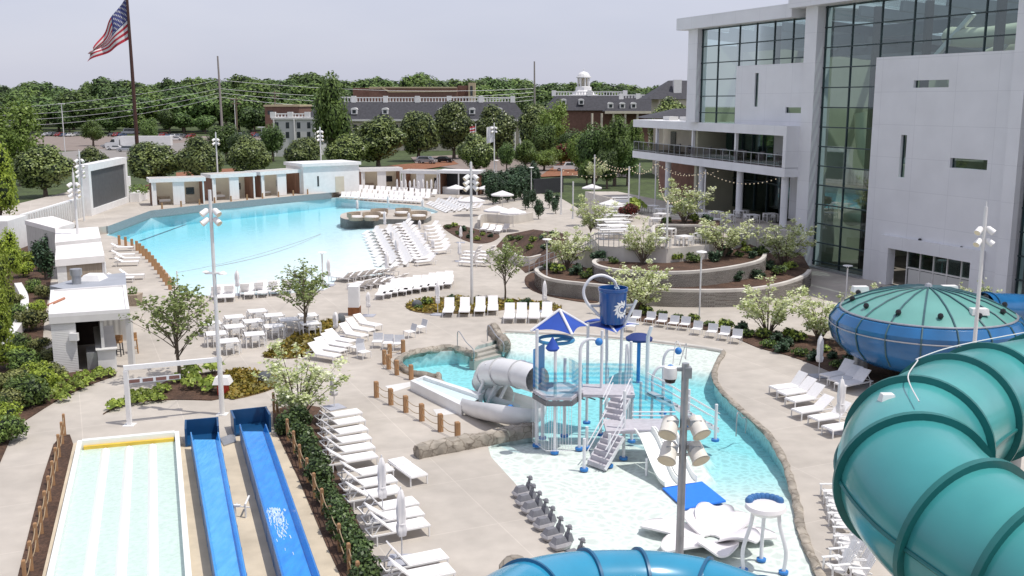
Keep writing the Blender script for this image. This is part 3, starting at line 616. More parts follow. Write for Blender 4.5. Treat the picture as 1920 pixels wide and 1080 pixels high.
# --- arborvitae hedge
ARB = [Proto(lambda i=i: make_shrub('arborvitae', 'conifer', .7, 4.2, 1100, .26, L_CON, 101 + i, 9)) for i in range(2)]
k = 0
for row, (xa, ya, xb, yb, n) in enumerate([(912, 366, 1000, 346, 11), (918, 374, 1004, 356, 11), (925, 384, 990, 372, 6)]):
    for i in range(n):
        g = G(xa + (xb - xa) * i / (n - 1) + random.uniform(-1, 1), ya + (yb - ya) * i / (n - 1)); ARB[i % 2].put((g.x, g.y, 0), i, 'slim dark arborvitae in the dense screen beside the pool bar', 'arborvitae screen', (1.2, 1.2, random.uniform(.8, 1.08)))
# --- far woods: single trees in front, each its own, over the hills
WD = [Proto(lambda i=i: make_tree('wood_tree', 'tree', round_blobs(5.2, 5.4, 8, 9, .48, 131 + i), 3000, .82, [L_DEC2, L_DEC, L_DEC3, L_DEC2][i], 4, .35, 3, .35, .75, jit=.3)) for i in range(4)]
def wood(cx, top, Y, wpx, i):
    p = AT(cx, 240, Y); z = hillz(p.x, Y) ; s = PXM((p.x, Y, z)); q = Vector((p.x, Y, z)); ht = HZ(q, top) - z; r = wpx / s / 2
    if ht < 4: return
    z -= .3
    WD[i % 4].put((p.x, Y, z), random.uniform(0, 6), 'green broadleaf tree of the wooded hill behind the parking lots', 'trees of the far woods', (r / 5.6, r / 5.6, (ht + .3) / 14.0))
SKYL = [(-40, 150), (0, 147), (40, 150), (85, 146), (110, 152), (150, 150), (165, 156), (200, 136), (225, 140), (255, 145), (275, 139), (300, 145), (320, 140), (350, 136), (375, 143), (395, 138), (420, 131), (450, 134), (480, 136), (510, 134), (545, 138),
        (570, 126), (600, 136), (630, 138), (655, 140), (690, 131), (720, 137), (750, 137), (785, 127), (820, 142), (850, 140), (880, 142), (910, 144), (940, 134), (965, 140), (990, 150), (1020, 148), (1060, 150), (1110, 150), (1160, 152), (1200, 151), (1240, 150), (1290, 149), (1340, 150), (1420, 150)]
def skyline(x):
    for a, b in zip(SKYL, SKYL[1:]):
        if a[0] <= x <= b[0]: return a[1] + (b[1] - a[1]) * (x - a[0]) / (b[0] - a[0])
    return 148
i = 0; x = -60
while x < 1440:      # crest of the hill
    wood(x, skyline(x) + random.uniform(-5, 7), random.uniform(600, 680), random.uniform(54, 92), i); i += 1; x += random.uniform(19, 30)
x = -60
while x < 1440:      # middle slope
    wood(x, skyline(x) + random.uniform(8, 30), random.uniform(520, 575), random.uniform(56, 96), i); i += 1; x += random.uniform(20, 32)
x = -60
while x < 660:       # front of the wood behind the parking lot
    wood(x, random.uniform(160, 196), random.uniform(440, 490), random.uniform(60, 104), i); i += 1; x += random.uniform(26, 40)
x = 930
while x < 1300:
    wood(x, random.uniform(172, 182), random.uniform(470, 500), random.uniform(46, 60), i); i += 1; x += random.uniform(28, 40)
for cx, tp in ((-20, 205), (60, 214), (130, 208), (205, 212), (250, 208), (318, 200), (345, 206), (385, 210), (60, 196), (470, 205), (500, 200)):
    wood(cx, tp, 446, random.uniform(44, 60), i); i += 1
# ================================================================== buildings
def rect_px(x0, x1, yt, yb, Y):
    a = AT(x0, yt, Y); b = AT(x1, yb, Y); return a.x, b.x, b.z, a.z     # x0, x1, z0, z1
def frustum(m, x0, x1, y0, y1, z0, z1, ix, iy, mi=0, mtop=None):
    vs = [(x0, y0, z0), (x1, y0, z0), (x1, y1, z0), (x0, y1, z0), (x0 + ix, y0 + iy, z1), (x1 - ix, y0 + iy, z1), (x1 - ix, y1 - iy, z1), (x0 + ix, y1 - iy, z1)]
    m.add(vs, [(0, 1, 5, 4), (1, 2, 6, 5), (2, 3, 7, 6), (3, 0, 4, 7)], mi); m.add(vs, [(4, 5, 6, 7)], mi if mtop is None else mtop); return m
PALEW = mat('pale_cladding', (.58, .58, .56), .8, .08, .3)
PANE = mat('dark_pane', (.04, .05, .055), .15, .3, .5, spec=.6)
FLATROOF = mat('flat_roof', (.42, .41, .40), .9, .15, .2)
def balustrade(root, x0, x1, y, z, h=1.6, step=2.2, posts=None):
    b = MB(); b.box(x0, x1, y - .15, y + .15, z + h - .3, z + h); b.box(x0, x1, y - .15, y + .15, z, z + .2)
    n = int((x1 - x0) / .9)
    for i in range(n): xx = x0 + (i + .5) * (x1 - x0) / n; b.box(xx - .16, xx + .16, y - .1, y + .1, z + .2, z + h - .3)
    k = max(2, int((x1 - x0) / 9))
    for i in range(k + 1): xx = x0 + i * (x1 - x0) / k; b.box(xx - .7, xx + .7, y - .5, y + .5, z - .1, z + h + .35)
    b.build('balustrade', WHITE, root, world=True)
def dormer(root, px, py, Y, wd=1.8):
    p = AT(px, py, Y); f = MB(); f.box(p.x - wd / 2, p.x + wd / 2, Y, Y + 2.5, p.z, p.z + 1.3)
    ar = [(p.x + wd * .55 * math.cos(a), p.z + 1.3 + .6 * math.sin(a)) for a in [math.pi * i / 8 for i in range(9)]]
    f.add([(x, Y - .15, z) for x, z in ar] + [(x, Y + 2.6, z) for x, z in ar], [(i, i + 1, 10 + i, 9 + i) for i in range(8)] + [tuple(range(8, -1, -1))])
    d = f.build('dormer', WHITE, root, world=True); g = MB(); g.box(p.x - .5, p.x + .5, Y - .02, Y + .1, p.z + .2, p.z + 1.2); g.build('pane', PANE, d, world=True)
# --- hotel main range
Y = 300.
t = thing('hotel_building', 'long hotel range with dark mansard roof, white roof balustrade and rounded dormers', 'building', AT(780, 270, Y)); 
x0, x1, z0, z1 = rect_px(570, 990, 222, 290, Y)
m = MB().box(x0 + 1, x1 - 1, Y + 1, Y + 22, -.4, z1); m.build('wall', CREAM, t, world=True)
m = MB(); frustum(m, x0, x1, Y, Y + 23, z1 - .3, AT(0, 191, Y + 5).z, 4, 5, 0, 1); m.build('roof', [SLATE, FLATROOF], t, world=True)
e = MB(); e.box(x0 - .2, x1 + .2, Y - .3, Y + .2, z1 - .8, z1 - .25); e.build('eave', STONEW, t, world=True)
balustrade(t, x0 + 4.5, x1 - 4.5, Y + 5.2, AT(0, 191, Y + 5).z - .1, 1.5)
for px in (664, 722, 827, 885, 936): dormer(t, px, 214, Y + 1.0)
for px in range(600, 990, 13):
    p = AT(px, 240, Y + .8); w_ = MB(); w_.box(p.x - .6, p.x + .6, Y + .9, Y + 1.1, p.z - 1, p.z + 1); w_.build('window', PANE, t, world=True)
for px in (955, 965, 975, 984):
    p = AT(px, 240, Y - .6); c_ = MB(); c_.cyl((p.x, Y - .6), .3, -.3, z1 - .3, 8); c_.build('column', STONEW, t, world=True)
# --- hotel pale wing
Y = 268.
t = thing('hotel_wing', 'pale two storey hotel wing with balustraded roof behind the dark upright tree', 'building', AT(550, 265, Y))
x0, x1, z0, z1 = rect_px(512, 592, 224, 290, Y)
MB().box(x0, x1, Y, Y + 16, -.4, z1).build('wall', PALEW, t, world=True)
m = MB(); m.box(x0 - .4, x1 + .4, Y - .4, Y + 16, z1, z1 + .5); frustum(m, x0 + 9, x1 + 3, Y + .5, Y + 15, z1 + .5, AT(0, 203, Y).z, 4, 4, 1); m.build('roof', [STONEW, SLATE], t, world=True)
balustrade(t, x0, x0 + 9, Y + .3, z1 + .5, 1.1)
for px in (519, 539, 560, 579):
    for py in (235, 253):
        p = AT(px, py, Y); w_ = MB(); w_.box(p.x - .45, p.x + .45, Y - .04, Y + .1, p.z - .8, p.z + .8); w_.build('window', PANE, t, world=True)
for px in (514, 552, 590):
    p = AT(px, 250, Y - .3); c_ = MB(); c_.cyl((p.x, Y - .3), .22, -.3, z1, 8); c_.build('column', STONEW, t, world=True)
# --- brick hall far behind
Y = 420.
STRIPE = mat('tan_band', (.52, .42, .28), .8, .1, 1.)
t = thing('brick_hall', 'windowless red brick hall with a stepped tan stripe beyond the hotel', 'building', AT(770, 190, Y))
m = MB()
x0, x1, z0, z1 = rect_px(692, 857, 163, 200, Y); m.box(x0, x1, Y, Y + 40, 0, z1)
xa, xb, _, zb = rect_px(857, 878, 160, 200, Y); m.box(xb - .02 - (xb - xa), xb, Y + 6, Y + 40, 0, zb)
xc, xd, _, zc = rect_px(655, 692, 164, 200, Y); m.box(xc, xd, Y + 9, Y + 40, 0, zc); m.build('wall', BRICK, t, world=True)
s_ = MB(); s_.box(x0, x0 + 5, Y - .15, Y + .1, z1 - .7, z1 + .05); s_.box(x0 + 5, x1, Y - .16, Y + .1, z1 - .5, z1 + .06)
p1 = AT(714, 163, Y); p2 = AT(730, 172, Y); p3 = AT(857, 171, Y); s_.bar((p1.x, Y - .1, p1.z), (p2.x, Y - .1, p2.z), .3, .6); s_.bar((p2.x, Y - .1, p2.z), (p3.x, Y - .1, p3.z), .3, .5); s_.build('stripe', STRIPE, t, world=True)
x0, x1, z0, z1 = rect_px(878, 891, 155, 200, Y); MB().box(x0, x1, Y + 1, Y + 8, 0, z1).build('stair_tower', STRIPE, t, world=True)
p = AT(884, 168, Y + 1); MB().box(p.x - .5, p.x + .5, Y + .9, Y + 1.1, p.z - 2.5, p.z + 1.5).build('window', PANE, t, world=True)
Y = 330.
t = thing('brick_building', 'low red brick building showing beside the pale hotel wing', 'building', AT(530, 225, Y)); x0, x1, z0, z1 = rect_px(496, 562, 200, 240, Y)
MB().box(x0, x1, Y, Y + 20, -.3, z1).build('wall', BRICK, t, world=True); MB().box(x0 - .3, x1 + .3, Y - .3, Y + 20.3, z1, z1 + .6).build('roof', STRIPE, t, world=True); p = AT(507, 211, Y); MB().box(p.x - .9, p.x + .9, Y - .03, Y + .2, p.z - .6, p.z + .6).build('window', PANE, t, world=True)
# --- hotel with cupola
Y = 330.
t = thing('cupola_building', 'hotel block with domed white cupola, dark roof and small dormers', 'building', AT(1110, 230, Y))
x0, x1, z0, z1 = rect_px(1022, 1240, 207, 260, Y); MB().box(x0 + 1, x1, Y + 1, Y + 24, -.3, z1).build('wall', BRICK, t, world=True)
m = MB(); frustum(m, x0, x1, Y, Y + 25, z1, AT(0, 179, Y + 5).z, 4, 5, 0, 1)
xa, xb, _, za = rect_px(1132, 1236, 207, 230, Y - 6); frustum(m, xa, xb, Y - 7, Y + 6, za - .3, AT(0, 184, Y - 3).z, 6, 4, 0, 1); m.build('roof', [SLATE, FLATROOF], t, world=True)
MB().box(xa + .3, xb - .3, Y - 7.3, Y - 6.9, za - 1.0, za - .2).build('eave', CREAM, t, world=True)
balustrade(t, x0 + 3, AT(1172, 178, Y + 5).x, Y + 5, AT(0, 179, Y + 5).z - .1, 1.4); balustrade(t, AT(1165, 184, Y - 3).x, AT(1228, 184, Y - 3).x, Y - 2.8, AT(0, 185, Y - 3).z - .1, 1.4)
for px, py, dy in ((1057, 196, 1), (1090, 196, 1), (1145, 203, -6.2), (1167, 203, -6.2), (1188, 203, -6.2)): dormer(t, px, py, Y + dy, 1.7)
for px in (1110, 1128, 1150, 1172, 1195, 1218): p = AT(px, 220, Y - 6); MB().cyl((p.x, Y - 6.6), .35, -.3, za - .9, 8).build('column', CREAM, t, world=True)
cp = AT(1094, 178, Y + 10); c_ = MB(); k = 330 / 1890.
pr = [(5.2, 0), (5.2, .6), (4.0, .8), (3.6, 1.6), (2.9, 2.0), (2.9, 3.1), (2.4, 3.2), (2.4, 3.4)]; c_.lathe([(r * k * 5.2, z * k * 5.6) for r, z in pr], 8, (cp.x, Y + 10, cp.z - .5)); zt = cp.z - .5 + 3.4 * k * 5.6
for i in range(8): a = math.pi / 4 * i + .2; c_.cyl((cp.x + 1.9 * math.cos(a), Y + 10 + 1.9 * math.sin(a)), .24, zt, zt + 2.7, 6)
c_.lathe([(2.5, 0), (2.5, .4), (2.1, .5), (1.9, 1.1), (1.3, 1.7), (.5, 2.0), (.15, 2.1), (.1, 2.9), (.01, 3.0)], 12, (cp.x, Y + 10, zt + 2.7)); c_.build('cupola', WHITE, t, world=True)
MB().cyl((cp.x, Y + 10), 1.3, zt, zt + 2.7, 8).build('cupola_core', CREAM, t, world=True)
for Yb, px, py, lb in ((260., (1232, 1310), (150, 186), 'steep dark roofed building hidden behind the white tower'), (190., (1240, 1310), (204, 222), 'dark roofed pavilion beside the white balcony roof')):
    x0, x1, z0, z1 = rect_px(px[0], px[1], py[1], 240, Yb); t = thing('hotel_roof_building', lb, 'building', (x0 + 5, Yb, 0)); MB().box(x0 + .5, x1, Yb + .5, Yb + 14, -.3, z1).build('wall', CREAM, t, world=True); m = MB(); frustum(m, x0 - 3, x1 + 6, Yb, Yb + 15, z1, AT(0, py[0], Yb).z, 7, 6); m.build('roof', SLATE, t, world=True)
    p = AT(1271, 157, 262.)
    if Yb > 250: MB().box(p.x - 1, p.x + 1, 262, 264, p.z - 2.5, p.z + 1).build('chimney', WHITE, t, world=True)
# --- video screen on the stage
zs = .8
bl, br = G(172, 405, zs), G(243, 379, zs); ax = (br - bl).normalized(); nn = Vector((ax.y, -ax.x, 0)); Ls = (br - bl).length
SCREEN = mat('led_screen', (.085, .09, .095), .55, .15, 2., spec=.3)
t = thing('video_screen', 'big dark outdoor video screen in a thick white frame by the deep end', 'screen', bl + ax * Ls / 2)
def sbox(m, a0, a1, o0, o1, z0, z1, mi=0):
    vs = [bl + ax * a + nn * o + Vector((0, 0, z - bl.z)) for z in (z0, z1) for o in (o0, o1) for a in (a0, a1)]
    return m.add(vs, [(0, 2, 3, 1), (4, 5, 7, 6), (0, 1, 5, 4), (2, 6, 7, 3), (0, 4, 6, 2), (1, 3, 7, 5)], mi)
hs = HZ(bl, 309)
m = MB(); sbox(m, 0, .9, -1.2, 0, zs, hs); sbox(m, Ls - .9, Ls, -1.2, 0, zs, hs); sbox(m, .9, Ls - .9, -1.2, 0, hs - .8, hs); sbox(m, .9, Ls - .9, -1.2, 0, zs, zs + .75); sbox(m, .9, Ls - .9, -1.2, -.7, zs + .75, hs - .8); m.build('frame', WHITE, t, world=True)
m = MB(); sbox(m, .9, Ls - .9, -.69, -.25, zs + .75, hs - .8); m.build('display', SCREEN, t, world=True)
m = MB(); sbox(m, Ls + .3, Ls + 3.6, -1, -.6, zs, zs + 3.2); m.build('side_wing', WHITE, t, world=True)
t = thing('slatted_wall', 'low white slatted wall with end box beside the video screen', 'wall', bl - ax * 8)
m = MB(); sbox(m, -19, -.1, -1.1, -.7, .0, 3.1); m.build('wall', WHITE, t, world=True)
m = MB(); 
for i in range(26): sbox(m, -18.6 + i * .72, -18.4 + i * .72, -.7, -.55, .2, 3.0)
m.build('slats', STONEW, t, world=True); m = MB(); sbox(m, -24, -19, -5.5, -.4, 0, 3.0); m.build('end_box', WHITE, t, world=True)
t = thing('stage_planter', 'low white planter box at the foot of the video screen', 'planter', br + ax * 2); m = MB(); sbox(m, Ls - .2, Ls + 4.2, .1, 1.3, zs, zs + 1.2); m.build('box', WHITE, t, world=True)
m = blobs_mesh([((br.x + ax.x * 2 + nn.x * .7, br.y + ax.y * 2 + nn.y * .7, zs + 1.5), (1.6, 1.6, .7))], 300, .3); m.build('plants', L_DEC, t, world=True)
# --- far cabanas
CABR = mat('canvas_roof', (.80, .78, .76), .8, .05, 1.5); n_ = CABR.node_tree; tr_ = n_.nodes.new('ShaderNodeBsdfTranslucent'); tr_.inputs[0].default_value = (.85, .80, .72, 1); ms_ = n_.nodes.new('ShaderNodeMixShader'); ms_.inputs[0].default_value = .5; n_.links.new(n_.nodes['Principled BSDF'].outputs[0], ms_.inputs[1]); n_.links.new(tr_.outputs[0], ms_.inputs[2]); n_.links.new(ms_.outputs[0], n_.nodes['Material Output'].inputs[0])
CURT = mat('white_curtain', (.76, .75, .74), .9, .08, 2., stretch=(9, 9, .3)); BROWN = mat('cabana_panel', (.22, .11, .07), .7, .3, 3., stretch=(1, 1, .15)); TV = mat('black_screen', (.012, .012, .014), .25, .1)
CUSH = mat('outdoor_cushion', (.70, .68, .66), .9, .06, 4.); RATT = mat('rattan', (.42, .34, .255), .85, .35, 14., bump=.4, bscale=30)
def cabana(pxl, pxr, ybl, ybr, ytop, label, solid=False, bays=1, z=.8, dep=2.9, name='cabana', dark=False):
    a, b = G(pxl, ybl, z), G(pxr, ybr, z); ax = (b - a).normalized(); nb = Vector((-ax.y, ax.x, 0)); L_ = (b - a).length; ht = HZ(a, ytop)
    t = thing(name, label, 'cabana', a + ax * L_ / 2)
    def bx(m, a0, a1, d0, d1, z0, z1, mi=0):
        vs = [a + ax * u + nb * d + Vector((0, 0, zz - z)) for zz in (z0, z1) for d in (d0, d1) for u in (a0, a1)]
        return m.add(vs, [(0, 2, 3, 1), (4, 5, 7, 6), (0, 1, 5, 4), (2, 6, 7, 3), (0, 4, 6, 2), (1, 3, 7, 5)], mi)
    if solid or dark: bx(MB(), -.25, L_ + .25, -.3, dep + .2, ht - .45, ht).build('roof', WHITE, t, world=True)
    else:      # canvas top stretched over a white fascia frame
        m = MB(); bx(m, -.25, L_ + .25, -.3, -.2, ht - .5, ht); bx(m, -.25, L_ + .25, dep + .1, dep + .2, ht - .5, ht); bx(m, -.25, -.15, -.2, dep + .1, ht - .5, ht); bx(m, L_ + .15, L_ + .25, -.2, dep + .1, ht - .5, ht); rf = m.build('roof', WHITE, t, world=True)
        m = MB(); c4 = [a + ax * u + nb * d + Vector((0, 0, ht - z - .04)) for u, d in ((-.15, -.2), (L_ + .15, -.2), (L_ + .15, dep + .1), (-.15, dep + .1))]; m.add(c4, [(0, 1, 2, 3)]); m.build('canvas', CABR, rf, world=True)
    if solid:
        bx(MB(), 0, L_, 0, dep, z, ht - .45).build('wall', WHITE, t, world=True); m = bx(MB(), L_ * .56, L_ * .72, -.04, .1, z, z + 2.3); m.build('door', CREAM, t, world=True); bx(MB(), L_ * .24, L_ * .27, -.03, .1, z + 1, z + 2.5).build('window', PANE, t, world=True); return t
    bx(MB(), 0, L_, dep - .15, dep, z, ht - .45).build('back_wall', DARK if dark else CREAM, t, world=True)
    for u in (0, L_ - .2): bx(MB(), u, u + .2, .1, dep - .16, z, ht - .45).build('side_panel', BROWN, t, world=True)
    w_ = L_ / bays
    for i in range(bays + 1):
        u = min(i * w_, L_ - .18); bx(MB(), u, u + .18, -.2, -.02, z, ht - .45).build('post', WHITE, t, world=True)
    for i in range(bays):
        c0 = i * w_
        if not dark:
            bx(MB(), c0 + w_ * .40, c0 + w_ * .62, -.14, .08, z + .02, ht - .46).build('curtain', CURT, t, world=True)
            bx(MB(), c0 + .2, c0 + w_ * .09, .0, .15, z + .02, ht - .46).build('curtain', CURT, t, world=True)
            bx(MB(), c0 + w_ * .7, c0 + w_ * .86, dep - .25, dep - .16, z + 1.1, z + 2.0).build('television', TV, t, world=True)
            s_ = thing('daybed', 'pale cushioned daybed inside ' + label.split(' with')[0][:60], 'daybed', a + ax * (c0 + w_ * .25) + nb * 1.6, 0, 'daybeds in the far cabanas')
            bx(MB(), c0 + w_ * .14, c0 + w_ * .38, 1.2, 2.6, z, z + .38).build('base', RATT, s_, world=True); bx(MB(), c0 + w_ * .15, c0 + w_ * .37, 1.22, 2.5, z + .38, z + .6).build('cushion', CUSH, s_, world=True); bx(MB(), c0 + w_ * .14, c0 + w_ * .38, 2.6, 2.8, z, z + .95).build('backrest', RATT, s_, world=True)
        else:
            bx(MB(), c0 + .3, c0 + w_ - .2, .6, 1.2, z, z + 1.1).build('counter', STONEW if i == 0 else DARK, t, world=True)
    return t
cabana(286, 384, 386, 382, 335, 'white cabana standing alone beside the screen')
cabana(399, 478, 377, 372, 327, 'white cabana whose roof is crossed by a light mast')
cabana(490, 564, 370, 363, 322, 'white cabana touching the solid white pavilion')
cabana(570, 674, 364, 358, 307, 'solid white pavilion with one pale door between the cabanas', solid=True, dep=6, name='pavilion')
cabana(678, 752, 357, 355, 316, 'white cabana with brown panel beyond the pavilion', z=0)
cabana(755, 822, 358, 360, 319, 'white cabana behind the cluster of closed umbrellas', z=0)
cabana(824, 896, 364, 366, 319, 'dark pool bar pavilion under a thin white roof', bays=2, z=0, dark=True, name='pool_bar')
# --- cabins down the near side of the wave pool
CORR = None
def corrmat(name, c, sc, horiz=False, depth=.35):
    m = mat(name, c, .55, .08, 1.5); t = m.node_tree; N = t.nodes; L = t.links; tc = N.new('ShaderNodeTexCoord'); wv = N.new('ShaderNodeTexWave'); wv.bands_direction = 'Z' if horiz else 'X'; wv.inputs['Scale'].default_value = sc
    if not horiz: wv.bands_direction = 'X'
    L.new(tc.outputs['Object'], wv.inputs[0]); bp = N.new('ShaderNodeBump'); bp.inputs['Strength'].default_value = depth; bp.inputs['Distance'].default_value = .08; L.new(wv.outputs[0], bp.inputs['Height']); L.new(bp.outputs[0], N['Principled BSDF'].inputs['Normal']); return m
CORR = corrmat('corrugated_cladding', (.50, .49, .46), 1.0); SIDING = corrmat('lap_siding', (.72, .71, .69), 3.4, True, .14)
ROOFW = mat('white_membrane', (.82, .79, .77), .7, .07, .8, world=True, stain=.06, stain_scale=.6)
def plan(px, z): return [G(x, y, z).xy for x, y in px]
def inset(P, k):
    c = sum((p for p in P), Vector((0, 0))) / len(P); return [p + (c - p).normalized() * k for p in P]
# corrugated cabin
z = 3.2; P = plan([(46, 413), (103, 428), (140, 418), (98, 405)], z); t = thing('corrugated_cabin', 'grey corrugated cabin with a flat pale roof at the head of the slope', 'cabin', (P[0].x, P[0].y, 0))
MB().prism(inset(P, .12), 0, z - .4).build('wall', CORR, t, world=True); MB().prism(P, z - .4, z).build('roof', ROOFW, t, world=True)
z = 3.0
for nm, px, lb in (('open_cabana', [(103, 455), (189, 446), (184, 425), (104, 431)], 'white roofed cabana just beyond the corrugated cabin'), ('open_cabana', [(103, 487), (196, 479), (190, 453), (105, 461)], 'white roofed cabana with wooden slat front behind the bar hut')):
    P = plan(px, z); t = thing(nm, lb, 'cabana', (P[0].x, P[0].y, 0)); MB().prism(P, z - .5, z).build('roof', [ROOFW], t, world=True); I = inset(P, .2)
    m = MB(); d = (I[1] - I[0]); m.prism([I[0], I[0] + d * .2, I[3] + (I[2] - I[3]) * .2, I[3]], 0, z - .5); m.build('wall', SIDING, t, world=True)
    m = MB(); m.prism([I[0] + d * .2, I[0] + d * .98, I[0] + d * .98 + Vector((0, .25)), I[0] + d * .2 + Vector((0, .25))], 0, z - .5); m.build('slat_front', mat('slat_wood', (.33, .27, .21), .8, .25, 3., stretch=(8, 8, .1)), t, world=True)
    for c in (I[1], I[2]): m = MB(); m.box(c.x - .1, c.x + .1, c.y - .1, c.y + .1, 0, z - .5); m.build('post', WHITE, t, world=True)
z = 2.75; P = plan([(93, 536), (150, 548), (238, 545), (235, 511), (150, 520)], z); t = thing('plant_room', 'grey flat roofed plant room carrying a vent pipe behind the bar hut', 'cabin', (P[0].x, P[0].y, 0))
MB().prism(inset(P, .15), 0, z - .3).build('wall', CORR, t, world=True); MB().prism(P, z - .3, z).build('roof', mat('grey_membrane', (.34, .36, .40), .7, .12, .8), t, world=True)
g = G(144, 532, z); m = MB(); m.cyl((g.x, g.y), .28, z, z + .55, 12); m.cyl((g.x, g.y), .36, z + .55, z + .95, 12); tag(m.build('vent_pipe', STEEL, smooth=True), 'fat galvanised vent pipe on the grey plant room roof', 'vent')
g = G(176, 524, z); m = MB(); frustum(m, g.x - .65, g.x + .65, g.y - .7, g.y + .7, z, z + .35, .2, .2); tag(m.build('roof_hatch', WHITE), 'white roof hatch on the grey plant room roof', 'hatch')
# bar hut
z = 3.15; P = plan([(91, 592), (243, 582), (236, 536), (95, 546)], z)
t = thing('bar_hut', 'white bar hut with lap siding and a flat overhanging roof', 'bar hut', (P[0].x, P[0].y, 0)); I = inset(P, .12)
MB().prism(P, z - .45, z - .1).build('fascia', STONEW, t, world=True); Q = inset(P, .25); MB().prism(Q, z - .1, z).build('roof', ROOFW, t, world=True); m = MB(); m.wall([(p.x, p.y) for p in P], z - .1, z + .08, .2, closed=True); m.build('roof_edge', WHITE, t, world=True)
e1 = (I[1] - I[0]); e2 = (I[3] - I[0]); q = lambda u, v: I[0] + e1 * u + e2 * v
m = MB(); m.prism([q(0, 0), q(.31, 0), q(.31, .06), q(.04, .06), q(.04, .96), q(.31, .96), q(.31, 1), q(0, 1)], 0, z - .45); m.build('wall', SIDING, t, world=True)
m = MB(); m.prism([q(.04, .9), q(.62, .9), q(.62, .955), q(.04, .955)], 0, z - .45); m.build('back_wall', mat('dark_interior', (.05, .035, .028), .8, .2), t, world=True)
m = MB(); m.prism([q(.62, .02), q(.66, .02), q(.66, .9), q(.62, .9)], 1.05, z - .45); m.build('side_wall', STONEW, t, world=True); m = MB(); m.prism([q(.56, .0), q(.8, .0), q(.8, .8), q(.56, .8)], 0, 1.1); m.build('counter', WHITE, t, world=True); m = MB(); m.prism([q(.54, -.02), q(.82, -.02), q(.82, .82), q(.54, .82)], 1.1, 1.16); m.build('counter_top', STONEW, t, world=True)
m = MB(); m.prism([q(.42, .03), q(.555, .03), q(.555, .25), q(.42, .25)], 0, .95); m.build('cooler', STEEL, t, world=True)
for v in (.0, .95): c = q(.985, v); m = MB(); m.box(c.x - .14, c.x + .14, c.y - .02, c.y + .26, 0, z - .45); m.build('post', STONEW, t, world=True)
m = MB(); c = q(.29, -.005); m.box(c.x - .22, c.x + .22, c.y - .2, c.y, 1.75, 2.15); m.build('wall_lamp', WHITE, t, world=True)
g = G(112, 565, z); m = MB(); m.tube([(g.x, g.y - 1.4, z + .06), (g.x, g.y + .6, z + .06)], .07, 6); tag(m.build('roof_pipe', mat('rust_pipe', (.45, .2, .12), .8, .2)), 'rust streaked pipe lying on the bar hut roof', 'pipe')
RATT2 = mat('cane', (.42, .24, .11), .8, .3, 12.)
def stool(px, py, lb, k):
    g = G(px, py); t = thing('bar_stool', lb, 'stool', (g.x, g.y, 0), .4 * k); 
    for sx in (-1, 1):
        for sy in (-1, 1): MB().bar((.2 * sx, .2 * sy, 0), (.16 * sx, .16 * sy, .75), .05).build('leg', DARK if k == 0 else RATT2, t)
    m = MB(); m.box(-.2, .2, -.2, .2, .75, .82); m.build('seat', RATT2, t); m = MB(); m.box(-.2, .2, .16, .22, .82, 1.15); m.build('backrest', RATT2, t)
    m = MB(); m.bar((-.19, -.19, .3), (.19, -.19, .3), .04); m.bar((-.19, .19, .3), (.19, .19, .3), .04); m.build('footrest', DARK if k == 0 else RATT2, t)
stool(223, 667, 'cane bar stool with black legs beside the hut counter', 0); stool(252, 662, 'all cane bar stool outside the bar hut post', 1)
for lb, px, py in (('rattan planter with a green plant beside the bar hut roof corner', 250, 572),):
    g = G(px, py); t = thing('planter', lb, 'planter', (g.x, g.y, 0)); m = MB(); frustum(m, -.45, .45, -.45, .45, 0, .8, -.08, -.08); m.build('pot', RATT, t); blobs_mesh([((0, 0, 1.0), (.35, .35, .3))], 120, .16).build('plant', L_DEC, t)
P = spline(GP([(28, 548), (40, 575), (36, 605), (18, 640), (-10, 668)]), 4); m = MB(); m.wall([(p.x, p.y) for p in P], 0, .7, .5); tag(m.build('curved_wall', WHITE), 'low curved white wall on the planted slope', 'wall')
# ================================================================== white tower, balcony, terraces
A0 = Vector((25.5, 86.9)); FD = Vector((-.399, .917)); FN = Vector((-.917, -.399))
def FP(s, o, z): p = A0 + FD * s + FN * o; return Vector((p.x, p.y, z))
def FS(px, py, o=0.):
    """(s, z) on the facade plane pushed out by o"""
    u, v = (px - 960) / F, (py - 540) / F; d = Vector((u, CP - v * SP, -SP - v * CP)); q = A0 + FN * o
    t = (q.x * FN.x + q.y * FN.y) / (d.x * FN.x + d.y * FN.y); p = d * t; return (Vector((p.x, p.y)) - A0).dot(FD), H + p.z
def fbox(m, s0, s1, o0, o1, z0, z1, mi=0):
    vs = [FP(s, o, z) for z in (z0, z1) for o in (o0, o1) for s in (s0, s1)]
    return m.add(vs, [(0, 2, 3, 1), (4, 5, 7, 6), (0, 1, 5, 4), (2, 6, 7, 3), (0, 4, 6, 2), (1, 3, 7, 5)], mi)
TW = mat('tower_render', (.745, .75, .77), .75, .05, .5, bump=.03, bscale=10, world=True, stain=.02, stain_scale=.3)
GL = glassmat('tower_glass', (.54, .72, .71), .13); FRAME = mat('dark_mullion', (.025, .045, .05), .4, .2); BEAM = mat('steel_beam', (.16, .17, .19), .6, .15, 1.)
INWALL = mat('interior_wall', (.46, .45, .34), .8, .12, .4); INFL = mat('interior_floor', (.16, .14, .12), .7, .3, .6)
t_ = TW.node_tree; b_ = t_.nodes['Principled BSDF']; src_ = b_.inputs['Base Color'].links[0].from_socket; g_ = t_.nodes.new('ShaderNodeNewGeometry'); d_ = t_.nodes.new('ShaderNodeVectorMath'); d_.operation = 'DOT_PRODUCT'; d_.inputs[1].default_value = (FD.x, FD.y, 0); sx_ = t_.nodes.new('ShaderNodeSeparateXYZ'); cx_ = t_.nodes.new('ShaderNodeCombineXYZ'); br_ = t_.nodes.new('ShaderNodeTexBrick')
